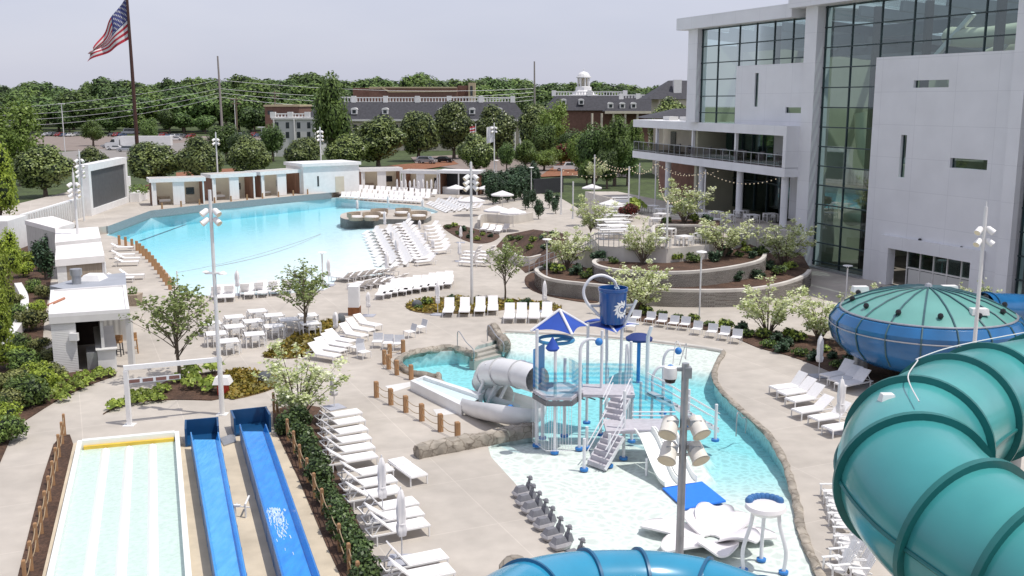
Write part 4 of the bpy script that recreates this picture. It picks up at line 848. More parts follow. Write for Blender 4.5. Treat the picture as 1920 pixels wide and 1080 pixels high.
br_.offset = 0; br_.inputs['Scale'].default_value = 1; br_.inputs['Brick Width'].default_value = 3.6; br_.inputs['Row Height'].default_value = 2.45; br_.inputs['Mortar Size'].default_value = .02; br_.inputs['Color1'].default_value = (1, 1, 1, 1); br_.inputs['Color2'].default_value = (.975, .975, .98, 1); br_.inputs['Mortar'].default_value = (.86, .86, .87, 1)
mx_ = t_.nodes.new('ShaderNodeMix'); mx_.data_type = 'RGBA'; mx_.blend_type = 'MULTIPLY'; mx_.inputs[0].default_value = 1
for a_, c_ in ((g_.outputs['Position'], d_.inputs[0]), (g_.outputs['Position'], sx_.inputs[0]), (d_.outputs['Value'], cx_.inputs[0]), (sx_.outputs[2], cx_.inputs[1]), (cx_.outputs[0], br_.inputs[0]), (src_, mx_.inputs[6]), (br_.outputs[0], mx_.inputs[7]), (mx_.outputs[2], b_.inputs['Base Color'])): t_.links.new(a_, c_)
T = thing('glass_tower', 'white glass fronted tower block rising over the splash pool', 'building', FP(-8, -10, 0))
zr1, zr2 = 21.0, 21.7
s_p1l = FS(1497, 300, .9)[0]; s_p1r = FS(1519, 300, .9)[0]; s_g = FS(1634, 300, .25)[0]; s_p2l = FS(1884, 300, .9)[0]; s_p2r = FS(1908, 300, .9)[0]
sL = FS(1290, 150, .5)[0]; sLr = FS(1307, 150, .5)[0]; s_pl = FS(1380, 180, .25)[0]
z_band = FS(1700, 105, .25)[1]; z_bandL = FS(1400, 123, .25)[1]
print('tower s', s_p1l, s_p1r, s_g, s_p2l, s_p2r, sL, s_pl, z_band, z_bandL)
def solid_with_holes(name, s0, s1, z0, z1, o0, o1, holes, mt):
    """panel with real window openings: vertical strips cut at the opening edges"""
    m = MB(); ss = sorted({s0, s1} | {h[0] for h in holes} | {h[1] for h in holes})
    for a, b in zip(ss, ss[1:]):
        cuts = sorted((h[2], h[3]) for h in holes if h[0] <= a + 1e-6 and h[1] >= b - 1e-6); z = z0
        for c0, c1 in cuts: fbox(m, a, b, o0, o1, z, c0); z = c1
        fbox(m, a, b, o0, o1, z, z1)
    return m.build(name, mt, T, world=True)
def hole(px0, px1, py0, py1, o=.4):
    a = FS(px0, (py0 + py1) / 2, o); b = FS(px1, (py0 + py1) / 2, o); zt = FS((px0 + px1) / 2, py0, o)[1]; zb = FS((px0 + px1) / 2, py1, o)[1]
    return (min(a[0], b[0]), max(a[0], b[0]), zb, zt)
H1 = [hole(1713, 1779, 150, 164), hole(1687, 1698, 253, 333), hole(1781, 1851, 298, 317), hole(1668, 1824, 474, 560)]
H1[3] = (H1[3][0], H1[3][1], 0.0, H1[3][3] - .15)
solid_with_holes('wall', s_p2r, s_g, 0, z_band, .0, .4, H1, TW)
HL = [hole(1413, 1420, 137, 200), hole(1471, 1500, 201, 212)]
solid_with_holes('wall', s_p1l, s_pl, 11.9, z_bandL, .0, .3, HL, TW)
def glaze(nm, s0, s1, z0, z1, rows, cols, o=.0):
    g = MB(); vs = [FP(s0, o + .02, z0), FP(s1, o + .02, z0), FP(s1, o + .02, z1), FP(s0, o + .02, z1)]; g.add(vs, [(0, 1, 2, 3)]); w_ = g.build('window', GL, T, world=True)
    f = MB()
    for z in rows: 
        if z0 - .01 <= z <= z1 + .01: fbox(f, s0, s1, o - .1, o + .12, z - .045, z + .045)
    for s in cols: fbox(f, s - .04, s + .04, o - .08, o + .1, z0, z1)
    f.build('mullion', FRAME, w_, world=True); return w_
rowsz = [21.6 - 1.62 * i for i in range(14)]
glaze('g', s_g, s_p1r, .15, zr2, rowsz, [s_g + .04, (s_g + s_p1r) / 2, s_p1r - .1])
cols = [s_g + (s_p2l - s_g) * i / 4 for i in range(5)]
glaze('g', s_p2l, s_g, z_band, zr2, rowsz, cols[1:])
glaze('g', s_p2r - 9, s_p2r, .15, zr2, rowsz, [s_p2r - .1, s_p2r - 2.6, s_p2r - 5.2, s_p2r - 7.8])
rowsL = [20.9 - 1.6 * i for i in range(12)]
glaze('g', s_pl, sLr, 11.9, zr1, rowsL, [sLr - .1, (sLr + s_pl) / 2 + .3, s_pl + .04])
glaze('g', s_p1l, s_pl, z_bandL, zr1, rowsL, [s_p1l + (s_pl - s_p1l) * i / 4 for i in range(1, 4)])
for h in H1[:3] + HL:
    g = MB(); g.add([FP(h[0], .1, h[2]), FP(h[1], .1, h[2]), FP(h[1], .1, h[3]), FP(h[0], .1, h[3])], [(0, 1, 2, 3)]); w_ = g.build('window', GL, T, world=True); f = MB(); fbox(f, h[0], h[0] + .06, .04, .16, h[2], h[3]); fbox(f, h[1] - .06, h[1], .04, .16, h[2], h[3]); f.build('frame', FRAME, w_, world=True)
fbox(MB(), s_p1r, s_p1l, -.6, .9, 0, zr2).build('pillar', TW, T, world=True); fbox(MB(), s_p2r, s_p2l, -.6, .9, 0, zr2).build('pillar', TW, T, world=True); fbox(MB(), sLr, sL, -.6, .6, 11.95, zr1).build('pillar', TW, T, world=True)
sT = FS(1480, 8, 1.6)[0]
fbox(MB(), s_p2r - 12, sT, -27, 1.6, zr2, zr2 + 1.5) if False else None
def roof_ring(s0, s1, o0, o1, z0, z1, wd):
    m = MB(); fbox(m, s0, s1, o1 - wd, o1, z0, z1); fbox(m, s0, s1, o0, o0 + wd, z0, z1); fbox(m, s0, s0 + wd, o0 + wd, o1 - wd, z0, z1); fbox(m, s1 - wd, s1, o0 + wd, o1 - wd, z0, z1); return m.build('roof', TW, T, world=True)
roof_ring(s_p2r - 12, sT, -27, 1.7, zr2, zr2 + 1.7, 2.2); sR = FS(1270, 48, 1.2)[0]; roof_ring(sT + .02, sR, -24, 1.3, zr1, zr1 + 1.15, 1.8)
# glazed roof on steel beams
m = MB()
for i in range(8):
    s = s_p1r - 1.5 - i * 4.6; m.bar(FP(s, -2.1, zr2 - .4), FP(s - 5, -25, zr2 - 2.6), .45, .8)
for o in (-7, -15): m.bar(FP(s_p1l + .3, o, zr2 - 1.2 + o * .08), FP(s_p2r - 11, o, zr2 - 1.2 + o * .08), .5, 1.0)
for i in range(5): s = s_p1l + 2 + i * 4.; m.bar(FP(s, -1.5, zr1 - .4), FP(s - 4, -22, zr1 - 2.6), .45, .8)
for o in (-6, -13): m.bar(FP(s_p1l + .3, o, zr1 - 1.1 + o * .08), FP(sL, o, zr1 - 1.1 + o * .08), .5, .9)
m.build('roof_beam', BEAM, T, world=True)
m = MB(); m.add([FP(s_p1r, -2, zr2 + .6), FP(s_p2r - 10, -2, zr2 + .6), FP(s_p2r - 10, -25, zr2 - 1.9), FP(s_p1r, -25, zr2 - 1.9)], [(0, 1, 2, 3)]); m.add([FP(sL, -1.8, zr1 + .6), FP(s_p1l + .5, -1.8, zr1 + .6), FP(s_p1l + .5, -22, zr1 - 1.9), FP(sL, -22, zr1 - 1.9)], [(0, 1, 2, 3)]); m.build('skylight', glassmat('roof_glass', (.95, .98, .98), .0), T, world=True)
# interior
m = MB(); fbox(m, s_p2r - 12, sL, -27, -26.5, 0, 17); fbox(m, sL - .4, sL, -26, -.6, 0, 19.5); fbox(m, s_p2r - 12, s_p2r - 11.5, -26, -.6, 0, 19.5); fbox(m, s_p1l - .6, s_p1l - .2, -14, -1, 0, 17.5); m.build('interior_wall', INWALL, T, world=True)
m = MB(); fbox(m, s_p2r - 12, s_p1l, -26.5, -.3, .02, .12); fbox(m, s_p2r - 12, s_p1r, -26.5, -9, 8.6, 9.2); fbox(m, s_p2r - 12, s_p1r - 9, -20, -5, 13.2, 13.7); fbox(m, s_p1l, sL, -24, -.2, 11.3, 11.9); fbox(m, s_p1l, sL, -24, -4.6, 7.6, 8.2); m.build('interior_floor', INFL, T, world=True)
m = MB()
for s in (s_g + 2.3, s_g - 3, s_g - 9.5, s_g - 16): m.bar(FP(s, -1.6, .1), FP(s, -1.6, zr2 - .3), .5)
for s in (s_pl + 2.2, s_pl - 3.4, s_p1l + 2): m.bar(FP(s, -1.6, 11.9), FP(s, -1.6, zr1 - .3), .5)
m.build('interior_column', mat('dark_column', (.07, .055, .05), .6, .2), T, world=True)
m = MB()
for (sa, za, sb, zb) in ((s_p1r - 1.2, 15.5, s_g - 1, 10), (s_g + 1, 16, s_g - 4, 20.5), (s_g + 2, 9, s_g - 3, 13), (s_g - 4, 15, s_g - 9, 20)): m.bar(FP(sa, -5, za), FP(sb, -5, zb), .35)
m.build('brace', WHITE, T, world=True)
SL1 = mat('slide_cream', (.72, .68, .50), .3, .05, 1.); SL2 = mat('slide_turquoise', (.08, .42, .50), .3, .1, 1.)
m = MB(); m.tube(spline([FP(s_p1r - .5, -3.5, 4.2), FP(s_p1r - 3, -2.6, 4.6), FP(s_g, -3.2, 3.6), FP(s_g - 4, -6, 3.2)], 6), .85, 12); m.tube(spline([FP(s_p1r - .8, -4, 13), FP(s_p1r - 1.4, -4, 10), FP(s_p1r - 2.2, -5, 8.4), FP(s_g, -7, 7.6)], 6), .9, 12)
m.tube(spline([FP(s_g - 1, -6, 19.0), FP(s_g - 5, -5, 18.7), FP(s_g - 10, -5.5, 18.9), FP(s_g - 16, -8, 18.6)], 6), .75, 12); m.tube(spline([FP(s_g + 1, -9, 15.5), FP(s_g - 4, -8, 17.6), FP(s_g - 10, -9, 17.9), FP(s_g - 16, -11, 17.7)], 6), .7, 12)
tag(m.build('indoor_slide', SL1, smooth=True), 'cream tube slide winding behind the tower glass', 'water slide')
m = MB(); fbox(m, s_p1r - 1, s_g - 3, -8.6, -8.4, 5.4, 8.4); m.build('mural', mat('turquoise_mural', (.10, .36, .46), .5, .5, .6, col2=(.40, .55, .55)), T, world=True)
m = MB(); fbox(m, H1[3][0] - .9, H1[3][1] + .9, .41, .75, H1[3][3] + .0, H1[3][3] + .95); fbox(m, H1[3][0] - .9, H1[3][0], .41, .75, 0, H1[3][3]); fbox(m, H1[3][1], H1[3][1] + .9, .41, .75, 0, H1[3][3]); m.build('door_surround', TW, T, world=True)
h = H1[3]; g = MB(); fbox(g, h[0], h[1] - (h[1] - h[0]) * .18, -.02, .04, 0, h[3]); d_ = g.build('glass_door', GL, T, world=True)
f = MB(); 
for i in range(6): s = h[0] + (h[1] - h[0]) * .82 * i / 5; fbox(f, s - .04, s + .04, .05, .16, 0, h[3])
fbox(f, h[0], h[0] + (h[1] - h[0]) * .82, .05, .14, h[3] * .52, h[3] * .56); f.build('door_frame', STONEW, d_, world=True)
m = MB(); fbox(m, h[0], h[0] + (h[1] - h[0]) * .8, .05, .1, 0, h[3] * .5); m.build('door_panel', PALEW, T, world=True)
for px, py in ((1684, 450), (1726, 450), (1804, 465), (1835, 480)):
    s, z = FS(px, py, .42); p = FP(s, .5, z); MB().ball(p, .14, 8).build('wall_lamp', DARK, T, world=True)
# low sill / base of the tower glazing
fbox(MB(), s_g, s_p1r, .1, .8, -.1, .14).build('base_ledge', STEEL, T, world=True)
# --- balcony
SMK = glassmat('smoked_glass', (.45, .43, .45), .0); [n for n in SMK.node_tree.nodes if n.type == 'MATH'][0].inputs[1].default_value = .06
CL, CR = Vector((14.0, 118.0)), Vector((23.3, 86.5)); bd = (CL - CR).normalized(); bn = Vector((bd.y, -bd.x)) ; bn = bn if bn.dot(FN) > 0 else -bn
def BP(a, o, z): p = CR + bd * a + bn * o; return Vector((p.x, p.y, z))
def bbox(m, a0, a1, o0, o1, z0, z1, mi=0):
    vs = [BP(a, o, z) for z in (z0, z1) for o in (o0, o1) for a in (a0, a1)]
    return m.add(vs, [(0, 2, 3, 1), (4, 5, 7, 6), (0, 1, 5, 4), (2, 6, 7, 3), (0, 4, 6, 2), (1, 3, 7, 5)], mi)
BL_ = (CL - CR).length
B = thing('balcony_wing', 'white restaurant wing with a long open balcony over the terrace', 'building', BP(BL_ / 2, -3, 3.2))
bbox(MB(), 0, BL_, -6, 0, 11.1, 11.93).build('roof', TW, B, world=True); bbox(MB(), 0, BL_, -6, 0, 7.6, 8.36).build('balcony_floor', TW, B, world=True); bbox(MB(), .5, BL_ - .1, -3.9, -.2, 8.361, 8.4).build('floor_carpet', INFL, B, world=True)
bbox(MB(), 0, .5, -2.4, 0, 8.4, 11.1).build('end_wall', TW, B, world=True)
m = MB(); bbox(m, .5, 8.5, -4.2, -3.9, 8.4, 11.1); m.build('wall', PALEW, B, world=True); m = MB(); bbox(m, 18.5, BL_, -4.2, -3.9, 8.4, 11.1); m.build('wall', CREAM, B, world=True)
g = MB(); bbox(g, 8.5, 18.5, -4.1, -4.06, 8.4, 11.1); w_ = g.build('window', GL, B, world=True); f = MB()
for i in range(6): bbox(f, 8.5 + 2 * i - .05, 8.5 + 2 * i + .05, -4.05, -3.9, 8.4, 11.1)
f.build('mullion', FRAME, w_, world=True)
g = MB(); bbox(g, 1.2, 5.4, -3.88, -3.84, 8.4, 10.8); w_ = g.build('window', GL, B, world=True); f = MB()
for i in range(4): bbox(f, 1.2 + 1.4 * i - .05, 1.2 + 1.4 * i + .05, -3.84, -3.76, 8.4, 10.8)
f.build('mullion', FRAME, w_, world=True)
for a in (20.5, 23.5, 29.5): g = MB(); bbox(g, a, a + 1.3, -3.88, -3.8, 8.5, 10.6); g.build('window', PANE, B, world=True)
for px in (1232, 1300, 1380):
    best = min(range(0, 320), key=lambda i: abs(PXof(*BP(i * .1, -.35, 10))[0] - px)); m = MB(); bbox(m, best * .1 - .14, best * .1 + .14, -.5, -.22, 8.4, 11.1); m.build('post', TW, B, world=True)
r_ = MB(); bbox(r_, .5, BL_, -.16, -.1, 9.42, 9.48); bbox(r_, .5, BL_, -.15, -.11, 8.5, 8.54)
for i in range(25): a = .6 + i * (BL_ - .7) / 24; bbox(r_, a - .03, a + .03, -.16, -.1, 8.4, 9.42)
r_.build('railing', STEEL, B, world=True); g = MB(); g.add([BP(.5, -.13, 8.55), BP(BL_, -.13, 8.55), BP(BL_, -.13, 9.4), BP(.5, -.13, 9.4)], [(0, 1, 2, 3)]); g.build('railing_glass', SMK, B, world=True)
m = MB(); bbox(m, .3, 6.5, -5, -4.6, 3.2, 7.6); m.build('wall', TW, B, world=True); g = MB(); bbox(g, 6.5, 26, -5.2, -5.15, 3.2, 7.6); w_ = g.build('window', glassmat('dark_glass', (.22, .34, .33), .08), B, world=True); f = MB()
for i in range(9): bbox(f, 6.5 + 2.4 * i - .06, 6.5 + 2.4 * i + .06, -5.14, -5.0, 3.2, 7.6)
bbox(f, 6.5, 26, -5.14, -5.02, 6.1, 6.2); f.build('mullion', FRAME, w_, world=True); g = MB(); bbox(g, 1.6, 4.9, -4.58, -4.54, 3.2, 6.6); w_ = g.build('window', glassmat('dark_glass', (.22, .34, .33), .08), B, world=True)
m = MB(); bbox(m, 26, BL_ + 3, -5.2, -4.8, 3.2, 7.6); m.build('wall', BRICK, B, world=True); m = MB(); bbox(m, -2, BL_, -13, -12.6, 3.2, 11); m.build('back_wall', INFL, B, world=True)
for a, o in ((1.0, -.7), (9.2, -.9), (17.0, -.9), (25, -.9)): p = BP(a, o, 0); MB().cyl((p.x, p.y), .32, 3.2, 7.6, 16).build('column', TW, B, smooth=True, world=True)
# balcony dining chairs, dim behind the railing
WICK = mat('grey_wicker', (.26, .25, .25), .9, .25, 10.)
def mk_dchair():
    t = thing('balcony_chair', 'chair', 'chair'); MB().box(-.28, .28, -.28, .28, .36, .46).build('seat', WICK, t); MB().box(-.28, .28, .22, .3, .46, .95).build('backrest', WICK, t); m = MB(); m.box(-.3, -.24, -.25, .25, .46, .66); m.box(.24, .3, -.25, .25, .46, .66); m.build('armrest', WICK, t)
    for sx in (-1, 1):
        for sy in (-1, 1): m = MB(); m.box(.24 * sx - .03, .24 * sx + .03, .24 * sy - .03, .24 * sy + .03, 0, .36); m.build('leg', WICK, t)
    return t
DCH = Proto(mk_dchair)
for i in range(14):
    p = BP(2.2 + i * 1.75, -1.0 - (i % 2) * .9, 8.4); DCH.put(p, i * 1.3, 'grey wicker armchair on the balcony behind the smoked railing', 'wicker chairs on the balcony', 1.1)
# --- terraces
for a, o in ((27, -2.2), (24.5, -3), (20, -2.6)): m = MB(); bbox(m, a, a + 1.6, o - .7, o + .4, 11.94, 12.35); tag(m.build('rooftop_unit', STONEW), {27: 'low rooftop unit at the outer end of the balcony roof', 24.5: 'rooftop unit set back on the balcony roof', 20: 'rooftop unit beside the tower corner pillar'}[a], 'rooftop unit')
zt = 3.1
TD = plan([(1124, 461), (1170, 464), (1250, 466), (1330, 459), (1362, 447)], zt) + [G(1425, 428, zt).xy, FP(.9, .95, 0).xy, FP(.9, -.1, 0).xy, Vector((13, 124)), Vector((9, 124))] + plan([(1145, 372), (1118, 412), (1106, 440)], zt)
m = MB(); m.prism(TD, 0, zt, 0, 1); tag(m.build('terrace', [CONC2, CONC]), kind='structure')
def arc(px, z): return [(p.x, p.y) for p in spline([G(x, y, z) for x, y in px], 5)]
def planter_wall(px, z0, z1, lb, soil, th=.3):
    P = arc(px, z1); m = MB(); m.wall(P, z0, z1, th); tag(m.build('retaining_wall', CONC2), lb, 'wall'); 
O1 = [(1040, 498), (1012, 499), (1003, 507), (1030, 522), (1100, 531), (1200, 540), (1300, 543), (1400, 541), (1470, 530), (1510, 516), (1522, 505)]
planter_wall(O1, 0, 1.25, 'lowest curved concrete planter wall, nearest the splash pool path', 0); 
m = MB(); m.prism([Vector(p) for p in arc(O1, 1.25)] + plan([(1500, 470), (1400, 470), (1100, 470), (1050, 485)], 1.0), 0, 1.05); struct(m, 'planter_soil', MULCH)
O2 = [(1150, 484), (1120, 484), (1110, 490), (1122, 498), (1160, 505), (1230, 509), (1300, 508), (1370, 500), (1425, 488), (1438, 476), (1436, 466)]
planter_wall(O2, 1.0, 2.2, 'middle curved concrete planter wall stepping up to the terrace', 0)
m = MB(); m.prism([Vector(p) for p in arc(O2, 2.2)] + plan([(1400, 455), (1200, 462)], 2.0), 1.0, 2.0); struct(m, 'planter_soil', MULCH)
O3 = [(1230, 437), (1232, 422), (1280, 421), (1322, 423), (1345, 430)]
planter_wall(O3, zt, 4.0, 'short concrete planter wall holding the leaning terrace tree', 0)
m = MB(); m.prism([Vector(p) for p in arc(O3, 4.0)] + plan([(1350, 410), (1240, 408)], 4.0), zt, 3.85); struct(m, 'planter_soil', MULCH)
# ramp with railing, stairs
m = MB(); a = [G(985, 520), G(1000, 503), G(1060, 470, 1.6), G(1120, 462, 3.1)]
q = [Vector((p.x, p.y)) for p in a]; 
def ramp(m, pts, wd, mi=0):
    P = [Vector(p) for p in pts]
    for p0, p1 in zip(P, P[1:]):
        d = (p1 - p0); d.z = 0; d.normalize(); n_ = Vector((-d.y, d.x, 0)) * wd
        vs = [p0, p1, p1 + n_, p0 + n_] + [Vector((v.x, v.y, 0)) for v in (p0, p1, p1 + n_, p0 + n_)]
        m.add(vs, [(0, 1, 2, 3), (0, 4, 5, 1), (3, 2, 6, 7), (1, 5, 6, 2), (0, 3, 7, 4)], mi)
ramp(m, [G(992, 512), G(1078, 480, 1.7), G(1122, 460, 3.1)], 2.6); struct(m, 'terrace_ramp', CONC2)
def railing(pts, lb, h=1.0, n=9, name='handrail', mt=STEEL):
    m = MB(); P = [Vector(p) for p in pts]; up = Vector((0, 0, 1))
    for zz in (h, h * .55): m.tube([p + up * zz for p in P], .035, 6)
    for p0, p1 in zip(P, P[1:]):
        for i in range(n + 1): p = p0.lerp(p1, i / n); m.tube([p, p + up * h], .03, 5)
    return tag(m.build(name, mt), lb, 'railing')
railing([G(992, 512), G(1078, 480, 1.7), G(1122, 460, 3.1)], 'steel handrail climbing the ramp to the terrace'); railing([G(1122, 462, zt), G(1170, 464, zt)], 'steel railing at the top of the terrace ramp', n=5)
# right-hand stair wall behind the planters
m = MB(); ramp(m, [G(1440, 470, .8), G(1440, 430, 3.1), G(1500, 405, 3.3)], -2); struct(m, 'terrace_steps', CONC2)
# slope bed left of the terrace
m = MB(); m.add([G(930, 462), G(985, 512), G(1010, 498, .4), G(1078, 470, 1.9), G(1060, 438, 2.6), G(1000, 430, 1.4), G(950, 440, .3)], [(0, 1, 2, 3, 4, 5, 6)]); o = m.build('planted_slope', MULCH); tag(o, kind='structure')
m = MB(); m.wall(arc([(1040, 470), (1010, 477), (985, 481), (960, 470), (948, 458)], .9), 0, .9, .3); tag(m.build('retaining_wall', CONC2), 'dark low wall below the planted slope beside the ramp', 'wall')
m = MB(); m.wall(arc([(900, 412), (905, 402), (930, 402), (962, 404), (1000, 398)], 1.0), 0, 1.0, .3); tag(m.build('retaining_wall', CONC2), 'low concrete wall under the pair of white canopies', 'wall')
m = MB(); p = [G(x, y) for x, y in ((999, 364), (1054, 360))]; m.wall([(q.x, q.y) for q in p][::-1], 0, 2.3, .3); tag(m.build('screen_wall', DARK), 'dark grey screen wall behind the arborvitae', 'wall')
m = MB(); p = [G(x, y) for x, y in ((895, 345), (1000, 330))]; m.wall([(q.x, q.y) for q in p][::-1], 0, 1.6, .3); tag(m.build('boundary_wall', CONC2), 'grey boundary wall behind the arborvitae screen', 'wall')
# terrace trees, shrubs
yt(FLW, 0, 1282, 322, 418, 78, 'flowering tree with leaning trunk on the upper terrace', 3.85, h0=4.2); yt(FLW, 2, 1355, 386, 482, 92, 'wide flowering tree in the middle planter', 2.0); yt(FLW, 1, 1063, 410, 505, 74, 'dense flowering tree in the lowest planter by the ramp', 1.05)
yt(FLW, 0, 1110, 358, 438, 66, 'pale flowering tree on the planted slope under the terrace umbrellas', 2.4); yt(FLW, 2, 1205, 395, 494, 66, 'tall pale flowering tree in the middle planter front', 2.0); yt(FLW, 1, 1470, 395, 500, 90, 'shaded grey green tree against the tower pillar', 1.0); yt(FLW, 2, 1118, 290, 340, 34, 'pale tree by the far terrace gate', 3.1)
PS = [(1030, 505, 1.05), (1045, 512, 1.05), (1080, 515, 1.05), (1095, 522, 1.05), (1110, 520, 1.05), (1125, 488, 2.0), (1150, 494, 2.0), (1265, 490, 2.0), (1280, 480, 2.0), (1300, 492, 2.0), (1320, 482, 2.0), (1340, 490, 2.0), (1385, 482, 2.0), (1400, 474, 2.0), (1410, 484, 2.0), (1425, 478, 2.0), (1390, 462, 2.0), (1360, 480, 2.0), (1250, 418, 3.85), (1300, 416, 3.85), (1325, 417, 3.85), (1290, 530, 1.05), (1340, 528, 1.05), (1420, 522, 1.05), (1460, 515, 1.05), (1480, 505, 1.05), (1440, 505, 1.05), (1250, 532, 1.05), (1150, 530, 1.05), (1380, 526, 1.05)]
for i, (x, y, z_) in enumerate(PS): sh(LOW, i, x, y, random.uniform(.9, 1.6), 'green shrub in the curved concrete planters', 'shrubs in the curved planters', z_)
for i, (x, y, z_) in enumerate([(975, 452, .5), (1000, 455, 1), (1020, 450, 1.4), (1040, 445, 2), (995, 470, .5), (1025, 468, 1.2), (960, 452, .2)]): sh(LOW, i, x, y, 1.2, 'small shrub on the mulched slope beside the terrace ramp', 'shrubs of the mulched slope', z_)
sh(HOS, 0, 1190, 400, 2.6, 'bright green shrub beside the terrace tables', None, zt); REDT.put(G(1178, 415, zt), 1, 'low orange red shrub at the terrace edge', None, .45, 'shrub')
for i, (x, y) in enumerate([(985, 388), (998, 384), (1010, 405), (1030, 385), (1042, 395)]): g = G(x, y, .4); CON[i % 2].put((g.x, g.y, 0), i, 'small dark conifer on the slope behind the white canopies', 'small conifers behind the canopies', 1.2)
# ================================================================== loungers, chairs, tables
def mk_lounger(back=44., low=.36):
    """length along +y (head), origin at the middle on the ground"""
    t = thing('sun_lounger', 'lounger', 'sun lounger'); W_ = .34; y0, yh, y1 = -1.0, .28, 1.0
    m = MB()
    for sx in (-1, 1): m.bar((sx * W_, y0, low), (sx * W_, y1, low), .045, .05)
    for y in (y0, yh, y1): m.bar((-W_, y, low - .005), (W_, y, low - .005), .04, .045)
    m.build('frame', WHITE, t)
    m = MB(); m.box(-W_ + .01, W_ - .01, y0 + .01, yh, low + .015, low + .055); m.build('seat', WHITE2, t)
    a = R(back); L_ = .76; d = Vector((0, math.cos(a), math.sin(a))); n = Vector((0, -math.sin(a), math.cos(a))); m = MB(); b0 = Vector((0, yh + .02, low + .03))
    vs = [b0 + d * u + n * v + Vector((x, 0, 0)) for v in (0, .04) for u in (0, L_) for x in (-W_ + .01, W_ - .01)]
    m.add(vs, [(0, 2, 3, 1), (4, 5, 7, 6), (0, 1, 5, 4), (2, 6, 7, 3), (0, 4, 6, 2), (1, 3, 7, 5)]); bk = m.build('backrest', WHITE2, t)
    if back > 5:
        m = MB()
        for sx in (-1, 1): p = b0 + d * L_ * .62 + Vector((sx * (W_ - .06), 0, 0)); m.bar(p, (sx * (W_ - .06), yh + .62, low), .025)
        p = b0 + d * L_ * .62; m.bar(p + Vector((-W_, 0, -.01)), p + Vector((W_, 0, -.01)), .025); m.build('prop', WHITE, t)
    for sx in (-1, 1):
        for y in (y0 + .04, y1 - .18): m = MB(); m.box(sx * W_ - .022, sx * W_ + .022, y - .022, y + .022, 0, low - .02); m.build('leg', WHITE, t)
    return t
def mk_far_lounger(back=40.):
    m = MB(); low = .36; W_ = .33
    m.box(-W_, W_, -1, .3, low - .03, low + .05); a = R(back); d = Vector((0, math.cos(a), math.sin(a))); n = Vector((0, -math.sin(a), math.cos(a))); b0 = Vector((0, .3, low))
    m.add([b0 + d * u + n * v + Vector((x, 0, 0)) for v in (0, .05) for u in (0, .75) for x in (-W_, W_)], [(0, 2, 3, 1), (4, 5, 7, 6), (0, 1, 5, 4), (2, 6, 7, 3), (0, 4, 6, 2), (1, 3, 7, 5)])
    for sx in (-1, 1):
        m.bar((sx * W_ * .97, .3, low - .01), (sx * W_ * .97, 1, low - .01), .04)
        for y in (-.95, .8): m.bar((sx * W_ * .95, y, 0), (sx * W_ * .95, y, low), .045)
    o = m.build('sun_lounger', WHITE2); tag(o, 'lounger', 'sun lounger'); return o
def mk_wave_lounger():
    """one-piece rolled plastic chaise standing in shallow water"""
    m = MB(); W_ = .33; pr = [(-.98, .10), (-.7, .22), (-.4, .40), (-.12, .44), (.15, .30), (.35, .27), (.6, .45), (.85, .72), (.98, .86)]
    pr = [(p.x, p.y) for p in spline([Vector((a, b, 0)) for a, b in pr], 3)]; n = len(pr)
    vs = [(x, y, z + dz) for dz in (0, -.07) for x in (-W_, W_) for y, z in pr]
    fs = []
    for i in range(n - 1): fs += [(i, n + i, n + i + 1, i + 1), (2 * n + i, 2 * n + i + 1, 3 * n + i + 1, 3 * n + i), (i, i + 1, 2 * n + i + 1, 2 * n + i), (n + i, 3 * n + i, 3 * n + i + 1, n + i + 1)]
    fs += [(0, 2 * n, 3 * n, n), (n - 1, 2 * n - 1, 4 * n - 1, 3 * n - 1)]
    m.add(vs, fs); m.box(-W_ + .04, W_ - .04, -.6, .1, -.1, .2); m.box(-W_ + .04, W_ - .04, .45, .7, -.1, .34); o = m.build('wave_lounger', WPLASTIC, smooth=True); tag(o, 'lounger', 'sun lounger'); return o
LNG = Mix([Proto(mk_lounger), Proto(mk_lounger), Proto(lambda: mk_lounger(37)), Proto(lambda: mk_lounger(52))]); LFLAT = Proto(lambda: mk_lounger(0.5)); LUP = Proto(lambda: mk_lounger(58.)); LFAR = Mix([Proto(mk_far_lounger), Proto(lambda: mk_far_lounger(30))]); LFARUP = Proto(lambda: mk_far_lounger(55)); LWAVE = Proto(mk_wave_lounger)
def lounge(pr, fx, fy, hx, hy, label, group=None, z=0., rot=None, sc=None):
    f = G(fx, fy, z); h = G(hx, hy, z); d = (h - f); a = math.atan2(d.y, d.x) - math.pi / 2 if rot is None else rot
    u = Vector((-math.sin(a), math.cos(a), 0)); c = f + u * 1.0 + Vector((random.gauss(0, .03), random.gauss(0, .03), 0)); a += random.gauss(0, .022)
    return pr.put((c.x, c.y, z), a, label, group, sc)
def lrow(pr, fs, dx, dy, desc, end, group, z=0., rot=None, jr=.0, sc=None):
    for i, (x, y) in enumerate(fs):
        f = G(x, y, z); r = None
        if rot is not None: r = rot + random.uniform(-jr, jr)
        lounge(pr, x, y, x + dx, y + dy, f'{ORD[i]} {desc}, counted from {end}', group, z, r, sc)
def line(a, b, n): return [lerp(a, b, i / (n - 1)) for i in range(n)]
lrow(LNG, [(677, 784), (683, 800), (688, 817), (694, 834), (700, 851), (704, 868)], -87, 15, 'lounger of the first group along the dark hedge', 'the flowering tree', 'loungers by the hedge, first group')
lrow(LNG, [(733, 893), (741, 913), (749, 935)], -90, 17, 'lounger of the hedge group pierced by a closed umbrella', 'the first group', 'loungers by the hedge, second group')
lounge(LFLAT, 785, 911, 741, 876, 'flat lounger with lowered back lying apart beside the hedge loungers')
lrow(LNG, [(780, 957), (789, 977), (799, 998)], -98, 19, 'lounger of the hedge group behind the fat closed umbrella', 'the flat lounger', 'loungers by the hedge, third group')
